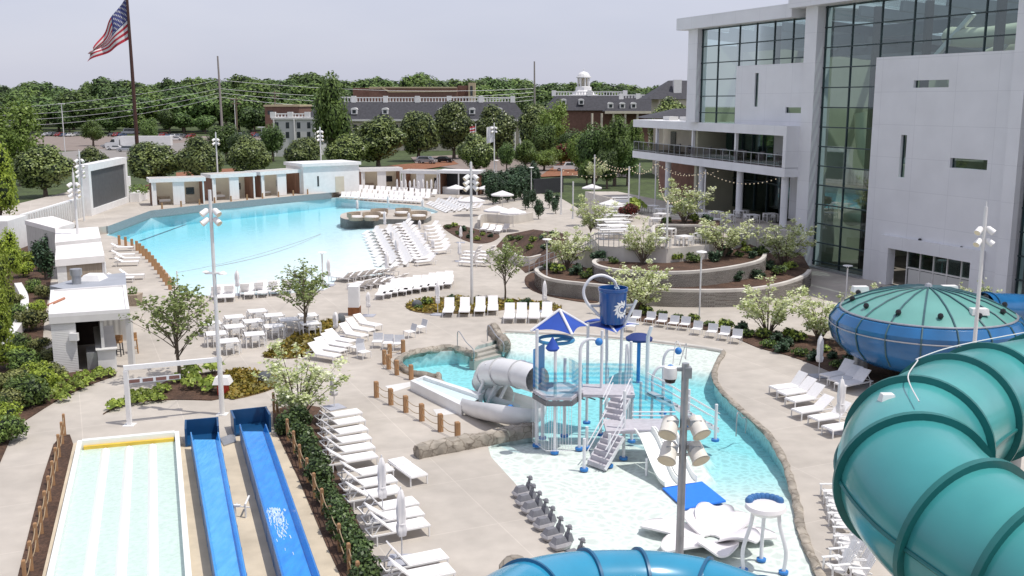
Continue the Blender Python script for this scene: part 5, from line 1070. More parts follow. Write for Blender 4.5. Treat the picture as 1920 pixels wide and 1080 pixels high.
lrow(LNG, [(838, 1060), (848, 1085)], -104, 22, 'lounger of the last hedge group at the picture edge', 'the base plate', 'loungers by the hedge, last group')
lrow(LNG, [(711, 621), (697, 631), (687, 641), (664, 652), (655, 661), (645, 670), (634, 680)], -52, -9, 'lounger of the fan beside the ochre bed', 'the white pillar sign', 'loungers beside the ochre bed')
lrow(LUP, [(842, 596), (870, 595), (899, 594), (924, 592)], 2, -15, 'upright lounger of the spaced row before the oval bed', 'the lone umbrella', 'spaced loungers before the oval bed')
lrow(LUP, [(955, 607), (978, 607), (1000, 607), (1023, 605)], 2, -15, 'upright lounger of the tight row before the oval bed', 'the spaced row', 'tight loungers before the oval bed')
lrow(LNG, [(1451, 742), (1464, 752), (1479, 765), (1494, 786), (1524, 800), (1549, 818)], 84, -13, 'lounger of the group below the blue bowl slide', 'the bowl side', 'loungers below the bowl slide')
lrow(LNG, [(1545, 718), (1560, 727), (1574, 735)], 60, -12, 'lounger half hidden beside the teal tube', 'the umbrella pole', 'loungers beside the teal tube')
lrow(LFAR, [(712, 563), (725, 561), (738, 558), (752, 556), (766, 553), (780, 551), (794, 548), (808, 546), (822, 544), (838, 542)], 10, -13, 'lounger of the front line on the plain deck', 'the umbrella stump', 'front line of loungers on the plain deck')
lrow(LFAR, [(735, 552), (749, 550), (763, 547), (777, 545), (791, 542), (805, 540), (820, 538), (836, 536)], 10, -12, 'lounger of the back line on the plain deck', 'the umbrella stump', 'back line of loungers on the plain deck')
lrow(LNG, [(413, 568), (431, 567), (466, 562), (492, 559), (516, 556), (537, 554)], 2, -14, 'lounger facing away from the wave pool above the tables', 'the light mast', 'loungers above the tables')
lrow(LUP, [(405, 556), (430, 554), (458, 551), (484, 548), (512, 546), (540, 544)], 1, 12, 'lounger facing the wave pool above the tables', 'the tall light mast', 'loungers facing the wave pool')
lrow(LFAR, [(625, 526), (640, 524), (655, 522), (668, 520), (682, 518), (697, 516), (712, 514)], 24, 3, 'lounger of the water side line behind the pillar sign', 'the lamp', 'water side line by the pillar sign')
lrow(LFAR, [(655, 541), (668, 538), (682, 536), (697, 534), (712, 531), (728, 529)], 24, 3, 'lounger of the deck side line behind the pillar sign', 'the lamp', 'deck side line by the pillar sign')
# beach columns
lrow(LFAR, line((745, 426), (779, 499), 14), 34, -3.5, 'flat lounger of the outer beach column', 'the peninsula', 'outer beach column of loungers', rot=None)
lrow(LWAVE, line((707, 438), (733, 503), 12), 24, -3, 'curved chaise of the second beach column', 'the peninsula', 'second beach column')
lrow(LWAVE, line((733, 432), (765, 492), 12), 20, -2, 'curved chaise of the third beach column', 'the peninsula', 'third beach column')
lrow(LWAVE, line((680, 441), (706, 501), 11), 18, -2, 'curved chaise standing in the water at the beach', 'the peninsula', 'chaises in the shallow water', z=-.06)
lrow(LFAR, line((797, 431), (813, 478), 8), 16, -2, 'lounger of the short outermost beach column', 'the peninsula', 'outermost beach column')
for k, x0_ in enumerate((862, 887)):
    for i in range(4): lounge(LFARUP, x0_ + i * 3, 498 - i * 6.5, x0_ + i * 3 + 12, 499 - i * 6.5, f'{ORD[i]} upright chaise of the {["umbrella", "mast"][k]} stack on the open deck', f'chaises beside the {["umbrella", "mast"][k]}')
# far bank
lrow(LFARUP, line((640, 374), (785, 383), 17), 2, -3, 'white lounger of the front row on the far bank', 'the pavilion', 'front row on the far bank', rot=-.08, jr=.06)
lrow(LFARUP, line((650, 366), (800, 376), 16), 2, -3, 'white lounger of the middle row on the far bank', 'the pavilion', 'middle row on the far bank', rot=-.08, jr=.06)
lrow(LFARUP, line((672, 360), (812, 369), 14), 2, -3, 'white lounger of the back row on the far bank', 'the pavilion', 'back row on the far bank', rot=-.08, jr=.06)
lrow(LWAVE, line((800, 384), (832, 399), 8), 17, -1, 'curved chaise of the first diagonal row by the bar', 'the far bank', 'first diagonal chaise row', z=0)
lrow(LWAVE, line((822, 381), (858, 396), 8), 17, -1, 'curved chaise of the second diagonal row by the bar', 'the far bank', 'second diagonal chaise row', z=0)
lrow(LFAR, line((845, 381), (880, 395), 6), 17, -1, 'lounger of the third diagonal row by the bar', 'the far bank', 'third diagonal lounger row', z=0)
lrow(LFAR, [(252, 484), (262, 491), (260, 498), (272, 523), (252, 529), (250, 470)], -34, 1, 'lounger pointing at the pool posts beside the cabanas', 'the grey plant room', 'loungers beside the cabins')
lrow(LFAR, [(905, 436), (918, 438), (931, 440), (944, 436)], 8, -5, 'lounger behind the small mulch bed', 'the beach', 'loungers behind the mulch bed')
# low chairs
def mk_chair(sh_=.40, bk=.42):
    t = thing('deck_chair', 'chair', 'chair'); m = MB(); m.box(-.27, .27, -.27, .27, sh_ - .03, sh_ + .01); m.build('seat', WHITE2, t)
    m = MB(); d = Vector((0, .3, .95)).normalized(); a = Vector((0, .26, sh_)); m.bar(a, a + d * bk, .54, .03, up=Vector((0, 1, 0))); m.build('backrest', GREYSLING, t)
    m = MB()
    for sx in (-1, 1): m.bar((sx * .28, -.27, sh_ - .02), (sx * .28, .28, sh_ - .02), .03); m.bar((sx * .28, .26, sh_), Vector((sx * .28, .26, sh_)) + d * bk, .03); 
    m.build('frame', WHITE, t)
    for sx in (-1, 1):
        for y in (-.25, .25): m = MB(); m.bar((sx * .28, y, 0), (sx * .28, y, sh_ - .03), .032); m.build('leg', WHITE, t)
    return t
CHR = Proto(mk_chair)
def chair(px, py, rz, label, group=None, z=0.): g = G(px, py, z); CHR.put((g.x, g.y, z), rz, label, group)
for i, (x, y) in enumerate([(1191, 606), (1218, 609), (1240, 613), (1262, 617), (1283, 619), (1306, 628), (1334, 633), (1357, 638), (1380, 644)]): chair(x, y, -.45, f'{ORD[i]} white chair of the row along the mulch bed, counted from the blue bucket', 'chair row along the mulch bed')
for i, (x, y) in enumerate([(1168, 617), (1182, 622), (1150, 613)]): chair(x, y, -.3, f'{ORD[i]} white chair beneath the tipping bucket at the pool edge', 'chairs beneath the bucket')
for i, (x, y, r) in enumerate([(768, 633, -.9), (788, 624, -.9), (668, 663, -.6), (683, 672, .8)]): chair(x, y, r, ['lone white chair of a pair on the open deck', 'white chair farther out of the pair on the open deck', 'white chair turned to the lounger fan', 'white chair beside the rope posts and the fan'][i])
for i, (x, y) in enumerate([(708, 652), (728, 655), (748, 656)]): chair(x, y, 0., f'{ORD[i]} white chair of the short row behind the rope posts, counted from the fan', 'short chair row behind the rope posts')
# adirondack chairs below the teal tube
def mk_adirondack():
    t = thing('adirondack_chair', 'chair', 'chair'); m = MB()
    for i in range(5): x = -.24 + i * .12; m.bar((x, -.28, .34), (x, .28, .22), .1, .03)
    m.build('seat', WPLASTIC, t); m = MB()
    for i in range(5): x = -.24 + i * .12; m.bar((x, .24, .2), (x * 1.1, .55, .98 - abs(i - 2) * .05), .1, .03)
    m.build('backrest', WPLASTIC, t)
    for sx in (-1, 1): m = MB(); m.box(sx * .36 - .07, sx * .36 + .07, -.36, .36, .55, .58); m.build('armrest', WPLASTIC, t); m = MB(); m.bar((sx * .33, -.3, 0), (sx * .33, -.3, .55), .06); m.build('leg', WPLASTIC, t); m = MB(); m.bar((sx * .33, -.2, .34), (sx * .33, .6, 0), .06, .08); m.build('leg', WPLASTIC, t)
    return t
ADI = Proto(mk_adirondack)
for i, (x, y) in enumerate([(1556, 936), (1561, 951), (1566, 964), (1570, 979), (1573, 993), (1581, 1021), (1586, 1037), (1592, 1052), (1600, 1068), (1566, 1078), (1606, 1084), (1578, 1062)]):
    g = G(x, y); ADI.put((g.x, g.y, 0), math.pi / 2 * -1 + random.uniform(-.25, .25), f'{ORD[i]} white adirondack chair beneath the teal tube, counted from the pool far side', 'adirondack chairs beneath the teal tube', .82)
# tables
def mk_table(tw=1.12, h=.74):
    t = thing('cafe_table', 'table', 'table'); m = MB(); m.box(-tw / 2, tw / 2, -tw / 2, tw / 2, h - .04, h); m.build('tabletop', WHITE, t)
    for sx in (-1, 1):
        for sy in (-1, 1): x, y = sx * (tw / 2 - .05), sy * (tw / 2 - .05); m = MB(); m.box(x - .03, x + .03, y - .03, y + .03, 0, h - .04); m.build('leg', WHITE, t)
    return t
TBL = Proto(mk_table)
def mk_cchair():
    t = thing('cafe_chair', 'chair', 'chair'); m = MB(); m.box(-.21, .21, -.21, .21, .42, .46); m.build('seat', WPLASTIC, t); m = MB(); m.box(-.21, .21, .18, .215, .52, .70); m.build('backrest', WPLASTIC, t)
    for sx in (-1, 1):
        m = MB(); m.bar((sx * .19, -.18, 0), (sx * .19, -.18, .42), .035); m.build('leg', WPLASTIC, t); m = MB(); m.bar((sx * .19, .2, 0), (sx * .19, .2, .58), .035); m.build('leg', WPLASTIC, t)
    return t
CCH = Proto(mk_cchair)
TB = [(439, 593), (482, 582), (513, 590), (541, 598), (474, 601), (439, 611), (396, 605), (405, 624), (513, 610), (477, 625), (428, 638), (577, 590), (581, 605)]
NB = ['front', 'mast', 'back']
for i, (x, y) in enumerate(TB):
    g = G(x, y, .74); rz = .38 + random.uniform(-.06, .06); TBL.put((g.x, g.y, 0), rz, f'{ORD[i]} square white cafe table of the group beside the tall light mast' if i < 11 else f'square white cafe table {["behind", "under"][i - 11]} the spreading young tree', 'cafe tables beside the light mast')
    for k in range(4):
        a = rz + k * math.pi / 2; CCH.put((g.x + .46 * math.sin(a), g.y - .46 * math.cos(a), 0), a + math.pi, 'white cafe chair pushed under a square table of the mast group', 'cafe chairs of the mast group')
# terrace tables and chairs
def mk_ptable():
    t = thing('picnic_table', 'table', 'table'); m = MB(); m.box(-1.1, 1.1, -.4, .4, .72, .77); m.build('tabletop', WHITE, t)
    for sx in (-1, 1): m = MB(); m.bar((sx * .9, -.3, 0), (sx * .9, .3, 0.0), .06, .06); m.bar((sx * .9, 0, 0), (sx * .9, 0, .72), .08); m.build('leg', WHITE, t)
    for sy in (-1, 1): m = MB(); m.box(-1.1, 1.1, sy * .75 - .15, sy * .75 + .15, .42, .46); m.bar((-.9, sy * .75, 0), (-.9, sy * .75, .42), .06); m.bar((.9, sy * .75, 0), (.9, sy * .75, .42), .06); m.build('bench', WHITE, t)
    return t
PTB = Proto(mk_ptable)
zt = 3.1
for i, (x, y) in enumerate([(1166, 370), (1176, 376), (1184, 382), (1160, 378), (1166, 386), (1172, 393), (1150, 388), (1158, 396), (1160, 404), (1148, 401), (1150, 410), (1158, 416), (1140, 412), (1146, 422), (1150, 430), (1165, 424)]):
    g = G(x, y, zt + .75); PTB.put((g.x, g.y, zt), .12, f'{ORD[i]} white picnic table of the terrace rows, counted from the far hedge', 'picnic tables on the terrace')
for i, (x, y) in enumerate([(1222, 385), (1238, 391), (1240, 400), (1262, 386), (1290, 394), (1300, 404), (1318, 400), (1252, 428), (1283, 442), (1241, 446), (1318, 437), (1342, 396), (1365, 402), (1390, 394), (1410, 402), (1232, 409), (1340, 410), (1445, 400)]):
    g = G(x, y, zt + .74); TBL.put((g.x, g.y, zt), .4 + i, f'{ORD[i]} square white table on the terrace, counted away from the picnic tables', 'square tables on the terrace')
    for k in range(4):
        a = .4 + i + k * math.pi / 2; CCH.put((g.x + .48 * math.sin(a), g.y - .48 * math.cos(a), zt), a + math.pi, 'white cafe chair at a square table on the terrace', 'cafe chairs on the terrace')
# ------------------------------------------------------------------ umbrellas
UMB = mat('umbrella_cloth', (.76, .74, .74), .9, .08, 3., stretch=(5, 5, .6))
def mk_closed():
    t = thing('closed_umbrella', 'umbrella', 'umbrella'); m = MB(); m.tube([(0, 0, 0), (0, 0, 2.45)], .022, 8); m.build('pole', POLE, t)
    m = MB(); n = 16; pr = [(.05, .82), (.13, .86), (.16, 1.1), (.12, 1.25), (.15, 1.6), (.13, 2.05), (.06, 2.32), (.01, 2.36)]
    vs = []; 
    for r, z in pr:
        for j in range(n): a = 6.283 * j / n; rr = r * (1 + .28 * math.cos(a * 4 + z * 1.5)); vs.append((rr * math.cos(a), rr * math.sin(a), z))
    m.add(vs, [(i * n + j, i * n + (j + 1) % n, (i + 1) * n + (j + 1) % n, (i + 1) * n + j) for i in range(len(pr) - 1) for j in range(n)]); m.build('cloth', UMB, t, smooth=True, ang=60)
    m = MB(); m.box(-.42, .42, -.42, .42, .0, .05); m.build('base_plate', mat('base_steel', (.40, .41, .46), .5, .1), t); m = MB(); m.lathe([(.13, 1.22), (.15, 1.25), (.13, 1.29)], 10); m.build('tie', UMB, t); return t
CUM = Proto(mk_closed)
def umb(x, y, top, label, group=None, z=0.): g = G(x, y, z); CUM.put((g.x, g.y, z), x * .7, label, group, (1, 1, (HZ(g, top) - z) / 2.45) if top else None)
umb(718, 975, 853, 'slim closed umbrella standing among the hedge loungers'); umb(754, 1052, 912, 'fat closed umbrella on a steel base plate before the last loungers'); umb(627, 764, 700, 'closed umbrella standing alone on the deck by the flowering tree'); umb(691, 592, 546, 'closed umbrella beside the white pillar sign')
umb(630, 632, 583, 'closed umbrella in the ochre bed by the lounger fan'); umb(821, 590, 527, 'closed umbrella at the tip of the oval bed'); umb(1021, 584, 524, 'closed umbrella at the far tip of the oval bed'); umb(1535, 706, 626, 'closed umbrella on the paving below the blue bowl'); umb(1573, 810, 706, 'closed umbrella against the teal tube')
umb(446, 553, 506, 'closed umbrella in the lounger rows by the tall mast')
for i, (x, y, tp) in enumerate([(722, 435, 395), (735, 458, 432), (744, 484, 447), (726, 518, 473), (767, 423, 398), (787, 438, 412), (798, 462, 433), (812, 475, 447), (617, 535, 484), (566, 545, 515)]):
    umb(x, y, tp, f'{ORD[i]} slim closed umbrella among the beach lounger columns, counted from the peninsula', 'closed umbrellas on the beach')
for i, (x, y, tp) in enumerate([(864, 455, 423), (862, 490, 453), (670, 402, 374), (728, 391, 366), (793, 397, 372)]): umb(x, y, tp, ['closed umbrella at the small mulch bed', 'closed umbrella beside the chaise stack', 'thin closed umbrella in the water by the peninsula tip', 'thin closed umbrella in the water before the far bank', 'thin closed umbrella at the water edge by the peninsula'][i])
for i in range(10): umb(745 + i * 8, 363 + (i % 3), 335 + (i % 2) * 3, 'closed white umbrella of the cluster before the far cabanas', 'closed umbrella cluster')
def mk_canopy():
    t = thing('canopy_umbrella', 'umbrella', 'umbrella'); m = MB(); m.tube([(0, 0, 0), (0, 0, 2.7)], .04, 8); m.build('pole', POLE, t); n = 8; m = MB()
    v = [(0, 0, 2.75)] + [(1.9 * math.cos(6.283 * j / n), 1.9 * math.sin(6.283 * j / n), 2.1 - (.0)) for j in range(n)] + [(1.9 * math.cos(6.283 * j / n), 1.9 * math.sin(6.283 * j / n), 1.9) for j in range(n)]
    m.add(v, [(0, 1 + j, 1 + (j + 1) % n) for j in range(n)] + [(1 + j, 9 + j, 9 + (j + 1) % n, 1 + (j + 1) % n) for j in range(n)]); m.build('canopy', UMB, t)
    m = MB()
    for j in range(n): m.tube([(0, 0, 2.2), (1.5 * math.cos(6.283 * j / n), 1.5 * math.sin(6.283 * j / n), 2.22)], .015, 4)
    m.build('ribs', POLE, t); return t
CAN = Proto(mk_canopy)
for i, (x, tp, z_, r, lb) in enumerate([(855, 346, 0, .75, 'open white canopy in front of the pool bar'), (911, 347, 0, .7, 'open white canopy at the corner of the pool bar'), (942, 357, .4, .8, 'open white canopy partly behind the arborvitae'), (932, 385, .4, .8, 'open white canopy above the low concrete wall'), (962, 389, .4, .8, 'open white canopy above the low wall nearer the slope'), (884, 367, 0, .9, 'flat open white canopy before the diagonal chaises'), (1110, 345, zt, .62, 'open white canopy at the far end of the terrace'), (1146, 374, zt, .62, 'open white canopy over the picnic tables')]):
    h = 2.75 * r; g = G(x, tp, z_ + h); CAN.put((g.x, g.y, z_), .3 * i, lb, None, r)
# daybeds of the peninsula
def mk_basket():
    t = thing('rattan_daybed', 'daybed', 'daybed'); m = MB(); n = 16; pr = [(.95, .0), (1.12, .45)]
    m.lathe(pr + [(.0, .45)], n); ar = [(1.12 * math.cos(a), 1.12 * math.sin(a)) for a in [math.pi * (i / 12) for i in range(13)]]; m.wall([(x, y) for x, y in ar][::-1], .45, 1.05, .12); m.build('basket', RATT, t)
    m = MB(); m.lathe([(.0, .6), (.95, .6), (1.0, .45)], n); m.build('cushion', CUSH, t); return t
BSK = Proto(mk_basket)
for i, (x, y, r) in enumerate([(668, 413, 1.2), (697, 413, .2), (712, 406, .4), (754, 405, -.6), (785, 411, .3)]): g = G(x, y, .55); BSK.put((g.x, g.y, .55), r, f'{ORD[i]} round rattan daybed on the stone peninsula, counted from its tip', 'rattan daybeds on the peninsula', .85)
# ------------------------------------------------------------------ posts with ropes, fences
def mk_post(h=.8, w_=.2):
    def f(): m = MB(); m.box(-w_ / 2, w_ / 2, -w_ / 2, w_ / 2, 0, h - .03); frustum(m, -w_ / 2, w_ / 2, -w_ / 2, w_ / 2, h - .03, h, .025, .025); o = m.build('wooden_post', WOOD); tag(o, 'post', 'post'); return o
    return f
PST = Proto(mk_post()); PST2 = Proto(mk_post(1.0, .11)); PST3 = Proto(mk_post(.95, .26))
def posts(pr, pts, desc, group, rope=None, h=.8, two=True, sag=.16):
    W3 = []
    for i, (x, y) in enumerate(pts): g = G(x, y); W3.append(g); pr.put((g.x, g.y, 0), .4, f'{ORD[i]} {desc}' if i < 28 else desc, group)
    if rope:
        m = MB()
        for a, b in zip(W3, W3[1:]):
            for zz in ((h * .85, h * .45) if two else (h * .85,)): m.tube([a.lerp(b, k / 6) + Vector((0, 0, zz - sag * 4 * (k / 6) * (1 - k / 6))) for k in range(7)], .017, 5)
        tag(m.build('rope', ROPE), rope, 'rope')
posts(PST, [(706, 745), (733, 759), (761, 773), (791, 789), (826, 809), (858, 825)], 'wooden post of the straight rope line, counted from the white flume', 'posts of the straight rope line', 'sagging rope between the posts beside the white flume')
posts(PST, [(756, 663), (731, 671), (721, 683), (729, 692), (744, 703), (771, 712)], 'wooden post of the bent rope line round the pool corner', 'posts of the bent rope line', 'rope round the rocky corner of the splash pool')
posts(PST2, [(122, 818), (118, 834), (112, 859), (107, 885), (101, 912), (94, 942), (87, 972), (79, 1003), (70, 1036), (60, 1072), (49, 1110)], 'thin post of the rope fence in the mulch strip by the racer slide', 'posts of the mulch strip fence', 'ropes of the fence in the mulch strip', 1.0)
posts(PST2, [(514, 775), (521, 790), (529, 806), (540, 828), (552, 852), (563, 879), (577, 906), (590, 936), (605, 967), (620, 1001), (637, 1037), (655, 1076), (672, 1112)], 'post of the rope fence between blue slide and hedge', 'posts of the hedge fence', 'ropes of the fence between blue slide and hedge', 1.0)
posts(PST3, [(224, 459), (236, 462), (248, 466), (257, 470), (263, 475), (269, 480), (275, 486), (281, 492), (287, 499), (292, 506), (298, 514), (303, 521), (308, 528), (313, 535), (319, 543)], 'stout post along the wave pool edge, counted from the deep end', 'posts along the wave pool edge', None)
PST4 = Proto(mk_post(.75, .18))
for i, x in enumerate((300, 335, 370, 400, 430, 460, 490, 520, 548, 575, 600, 618)):
    y = 371.5 - (x - 300) * .0 ; k = (x - 283) / (622 - 283); g = wl[1].lerp(wl[5], 0) ; j = max(q for q in range(1, 5) if PXof(wl[q].x, wl[q].y)[0] <= x); e = wl[j].lerp(wl[j + 1], (x - PXof(wl[j].x, wl[j].y)[0]) / (PXof(wl[j + 1].x, wl[j + 1].y)[0] - PXof(wl[j].x, wl[j].y)[0])); PST4.put((e.x, e.y + .75, .794), 0, f'{ORD[i]} short post along the wall before the far cabanas, counted from the screen', 'posts before the far cabanas')
# ------------------------------------------------------------------ light masts and lamps
LENS = mat('lamp_lens', (.75, .66, .48), .2, .1)
def mast(bx, by, tpx, tpy, label, heads, r=.085, speakers=None, z=0., rods=True, Y=None, lean=False, hs=1.0):
    g = G(bx, by, z) if Y is None else Vector((AT(bx, 540, Y).x, Y, 0)); top = HZ(g, tpy)
    t = thing('light_mast', label, 'light mast', (g.x, g.y, z)); m = MB(); zz = top - z; lo = (heads[0] if heads else tpy); hz0 = HZ(g, lo) - z
    hi = min(zz, hz0 + 1.0); m.tube([(0, 0, 0), (0, 0, hi)], [r * 1.25, r], 10); m.tube([(0, 0, hi), (0, 0, zz)], [r * .45, r * .3], 6); m.build('pole', POLE, t, smooth=True); m = MB(); m.cyl((0, 0), r * 2.4, 0, .05, 10); m.build('base_plate', POLE, t)
    for k, hy in enumerate(heads):
        h = HZ(g, hy) - z
        for a in ((math.pi * 1.08, -.08) if not lean else (math.pi * 1.3, -.5, math.pi * .8)):
            d = Vector((math.cos(a), math.sin(a), 0)); dn = (d * .72 - Vector((0, .35, .62))).normalized(); c = d * (r + .2 * hs) + Vector((0, 0, h)); hd = MB()
            hd.tube([c - dn * .22 * hs, c - dn * .12 * hs, c + dn * .22 * hs, c + dn * .24 * hs], [.07 * hs, .15 * hs, .17 * hs, .175 * hs], 12); hd.bar((0, 0, h), c, .05); hh = hd.build('floodlight', WHITE, t, smooth=True)
            ln = MB(); ln.tube([c + dn * .241 * hs, c + dn * .25 * hs], .15 * hs, 12); ln.build('lens', LENS, hh)
    if speakers:
        h = HZ(g, speakers) - z; m = MB(); m.box(-.4, .4, -.08, .08, h - .04, h + .04); m.lathe([(.02, h + .1), (.18, h), (.2, h - .06), (.02, h - .07)], 10, (.38, 0, 0)); m.lathe([(.02, h + .12), (.18, h + .05), (.02, h - .02)], 10, (-.36, 0, 0)); m.build('speaker', WHITE, t)
    return t
mast(416, 778, 389, 356, 'tall white mast with four floodlights beside the cafe tables', [397, 414], .075, 512, hs=.85)
mast(885, 572, 882, 302, 'tall white mast on the oval bed with a cluster of floodlights', [332, 342, 352], .085)
mast(1836, 720, 1853, 378, 'tall white mast rising in front of the blue bowl slide', [431, 453], .075, Y=43.5, hs=.85)
mast(411, 378, 410, 247, 'slim mast with floodlights between the far cabanas', [262, 269], .09); mast(604, 362, 602, 238, 'slim mast with floodlights before the solid pavilion', [247, 255, 262], .09); mast(927, 352, 924, 230, 'slim mast carrying a small white flag behind the pool bar', [240, 247], .09)
mast(151, 505, 138, 315, 'slim mast with floodlights rising above the cabana roofs', [346, 357, 366], .09); mast(159, 428, 148, 280, 'slim mast with stacked floodlights beside the video screen', [301, 312, 322, 330], .09)
# front mast with cameras
Yp = 23.6; bxm = AT(1290, 540, Yp); t = thing('light_mast', 'thick steel mast with four cream floodlights and a dome camera above the spray pad', 'light mast', (bxm.x, Yp, 0)); g = bxm
ztop = HZ(g, 681); m = MB(); m.tube([(0, 0, 0), (0, 0, ztop)], [.11, .09], 16); m.build('pole', STEEL, t, smooth=True); m = MB(); m.cyl((0, 0), .28, 0, .05, 14); m.build('base_plate', STEEL, t)
HD = mat('floodlight_shell', (.74, .70, .63), .35, .1, 3.)
for hy in (808, 856):
    h = HZ(g, hy)
    for sx in (-1, 1):
        d = Vector((sx * .30, -.72, -.62)).normalized(); c = Vector((sx * .36, -.05, h + .08)); m = MB(); m.tube([c - d * .32, c - d * .26, c + d * .16, c + d * .2], [.12, .2, .215, .24], 18); m.bar((0, 0, h + .05), c, .06); hh = m.build('floodlight', HD, t, smooth=True); m = MB(); m.tube([c + d * .201, c + d * .215], .2, 18); m.build('lens', LENS, hh); m = MB(); m.box(sx * .28 - .14, sx * .28 + .14, -.12, .3, h + .16, h + .3); m.build('ballast_box', STEEL, t)
h = HZ(g, 700); m = MB(); m.box(-.02, .3 - .16, -.13, .13, h - .1, h + .16); m.bar((-.05, 0, h + .1), (-.36, 0, h + .1), .08); m.build('junction_box', STEEL, t); m = MB(); m.lathe([(.02, .3), (.15, .27), (.17, .1), (.16, 0)], 16, (-.36, 0, h - .12)); m.build('camera_housing', WHITE, t, smooth=True); m = MB(); m.lathe([(.15, 0), (.12, -.1), (.01, -.15)], 16, (-.36, 0, h - .12)); m.build('camera_dome', TV, t, smooth=True)
m = MB()
for i in range(2): a = i * 1.5; m.tube(spline([(-.3 + .15 * math.cos(a), .1 * math.sin(a), h + .2), (-.2 + .2 * math.cos(a), .25 * math.sin(a), h + .75), (0, 0, h + .35)], 5), .012, 4)
m.build('cable_loop', POLE, t)
def mk_lamp():
    t = thing('path_lamp', 'lamp', 'lamp'); m = MB(); m.tube([(0, 0, 0), (0, 0, 4.2)], .055, 8)
    for k in range(3): a = k * 2.09; m.tube([(0, 0, 4.2), (.18 * math.cos(a), .18 * math.sin(a), 4.6)], .022, 5)
    m.build('pole', POLE, t); m = MB(); m.lathe([(.02, 4.72), (.32, 4.66), (.36, 4.6), (.02, 4.58)], 14); m.build('lamp_disc', WHITE, t, smooth=True); m = MB(); m.cyl((0, 0), .13, 0, .12, 8); m.build('base_plate', POLE, t); return t
LMP = Proto(mk_lamp)
for x, y, tp, z_, lb in ((1025, 542, 447, 0, 'white disc lamp at the low end of the terrace ramp'), (1311, 601, 470, 0, 'white disc lamp on the path before the curved walls'), (1586, 560, 497, 0, 'white disc lamp by the tower glazing'), (1763, 545, 487, 0, 'white disc lamp before the tower doors'), (606, 545, 472, 0, 'white disc lamp at the pool edge by the spreading tree'), (996, 376, 313, 0, 'white disc lamp beside the dark screen wall'), (931, 352, 300, 0, 'white disc lamp behind the arborvitae')):
    g = G(x, y, z_); LMP.put((g.x, g.y, z_), x, lb, None, (1, 1, (HZ(g, tp) - z_) / 4.7))
SPL = []
def tpole(x, y, tp, lb, z_):
    g = G(x, y, z_); h = HZ(g, tp) - z_; t = thing('string_light_pole', lb, 'pole', (g.x, g.y, z_)); m = MB(); m.tube([(0, 0, 0), (0, 0, h)], .075, 8); m.build('pole', POLE, t); m = MB(); m.cyl((0, 0), .16, 0, .06, 8); m.build('base_plate', POLE, t); SPL.append(Vector((g.x, g.y, z_ + h - .1)))
for a in ((1052, 402, 315, 'string light pole by the far terrace gate', 2.2), (1114, 375, 290, 'string light pole behind the far canopy', 3.1), (1178, 405, 312, 'string light pole beside the picnic tables', 3.1), (1198, 385, 306, 'string light pole behind the picnic tables', 3.1), (1228, 388, 302, 'string light pole at the balcony corner', 3.1), (1320, 405, 318, 'string light pole before the balcony', 3.1), (1249, 492, 376, 'string light pole in the middle planter', 2.0), (1074, 410, 340, 'string light pole on the planted slope', 2.4)): tpole(*a)
BLB = mat('bulb_glow', (.9, .74, .50), .3, .05, emit=.25); blm = MB().ball((0, 0, 0), .055, 6).build('bulb', BLB); BULB = blm.data; bpy.data.objects.remove(blm)
def strlights(a, b, lb, n, sag=.8):
    t = thing('string_lights', lb, 'string lights', a); P = [a.lerp(b, k / 12) - Vector((0, 0, sag * 4 * (k / 12) * (1 - k / 12))) for k in range(13)]; m = MB(); m.tube([p - a for p in P], .012, 4); m.build('cable', DARK, t)
    for i in range(n):
        f = (i + .5) / n; p = a.lerp(b, f) - Vector((0, 0, sag * 4 * f * (1 - f) + .09)) - a; o = bpy.data.objects.new('bulb', BULB); COL.objects.link(o); o.parent = t; o.location = p
bc = BP(1.5, -.3, 7.5); b2 = BP(12, -.3, 7.5)
for a, b, lb, n in ((SPL[0], SPL[2], 'string of bulbs from the gate pole to the picnic pole', 14), (SPL[1], SPL[3], 'string of bulbs from the canopy pole to the pole behind the picnic tables', 16), (SPL[2], SPL[4], 'string of bulbs between picnic pole and balcony corner pole', 12), (SPL[3], SPL[4], 'short string of bulbs between the two balcony poles', 8), (SPL[4], SPL[5], 'string of bulbs crossing behind the leaning tree', 18), (SPL[5], bc, 'string of bulbs from the balcony pole to the pillar end', 18), (SPL[4], b2, 'string of bulbs reaching the balcony edge', 14), (SPL[1], SPL[2], 'string of bulbs over the far canopy', 14), (SPL[4], SPL[6], 'string of bulbs dropping to the middle planter pole', 18), (SPL[6], SPL[5], 'string of bulbs rising over the upper planter', 16)): strlights(a, b, lb, n)
gm_ = G(416, 778); gq = G(334, 550); tq = thing('cable_pole', 'thin white pole at the corner of the wave pool edge', 'pole', (gq.x, gq.y, 0)); m = MB(); m.tube([(0, 0, 0), (0, 0, HZ(gq, 508))], .05, 8); m.build('pole', POLE, tq); m = MB(); m.cyl((0, 0), .12, 0, .04, 8); m.build('base_plate', POLE, tq)
for a, b, lb in ((Vector((gm_.x, gm_.y, HZ(gm_, 500))), G(606, 545) + Vector((0, 0, 4.3)), 'faint festoon cable over the wave pool shallows'), (Vector((gq.x, gq.y, HZ(gq, 511))), G(606, 545) + Vector((0, 0, 4.3)), 'faint festoon cable sagging above the loungers')):
    m = MB(); m.tube([a.lerp(b, k / 12) - Vector((0, 0, .9 * (k / 12) * (1 - k / 12) * 4 * .3)) for k in range(13)], .012, 4); tag(m.build('festoon_cable', STEEL), lb, 'cable')
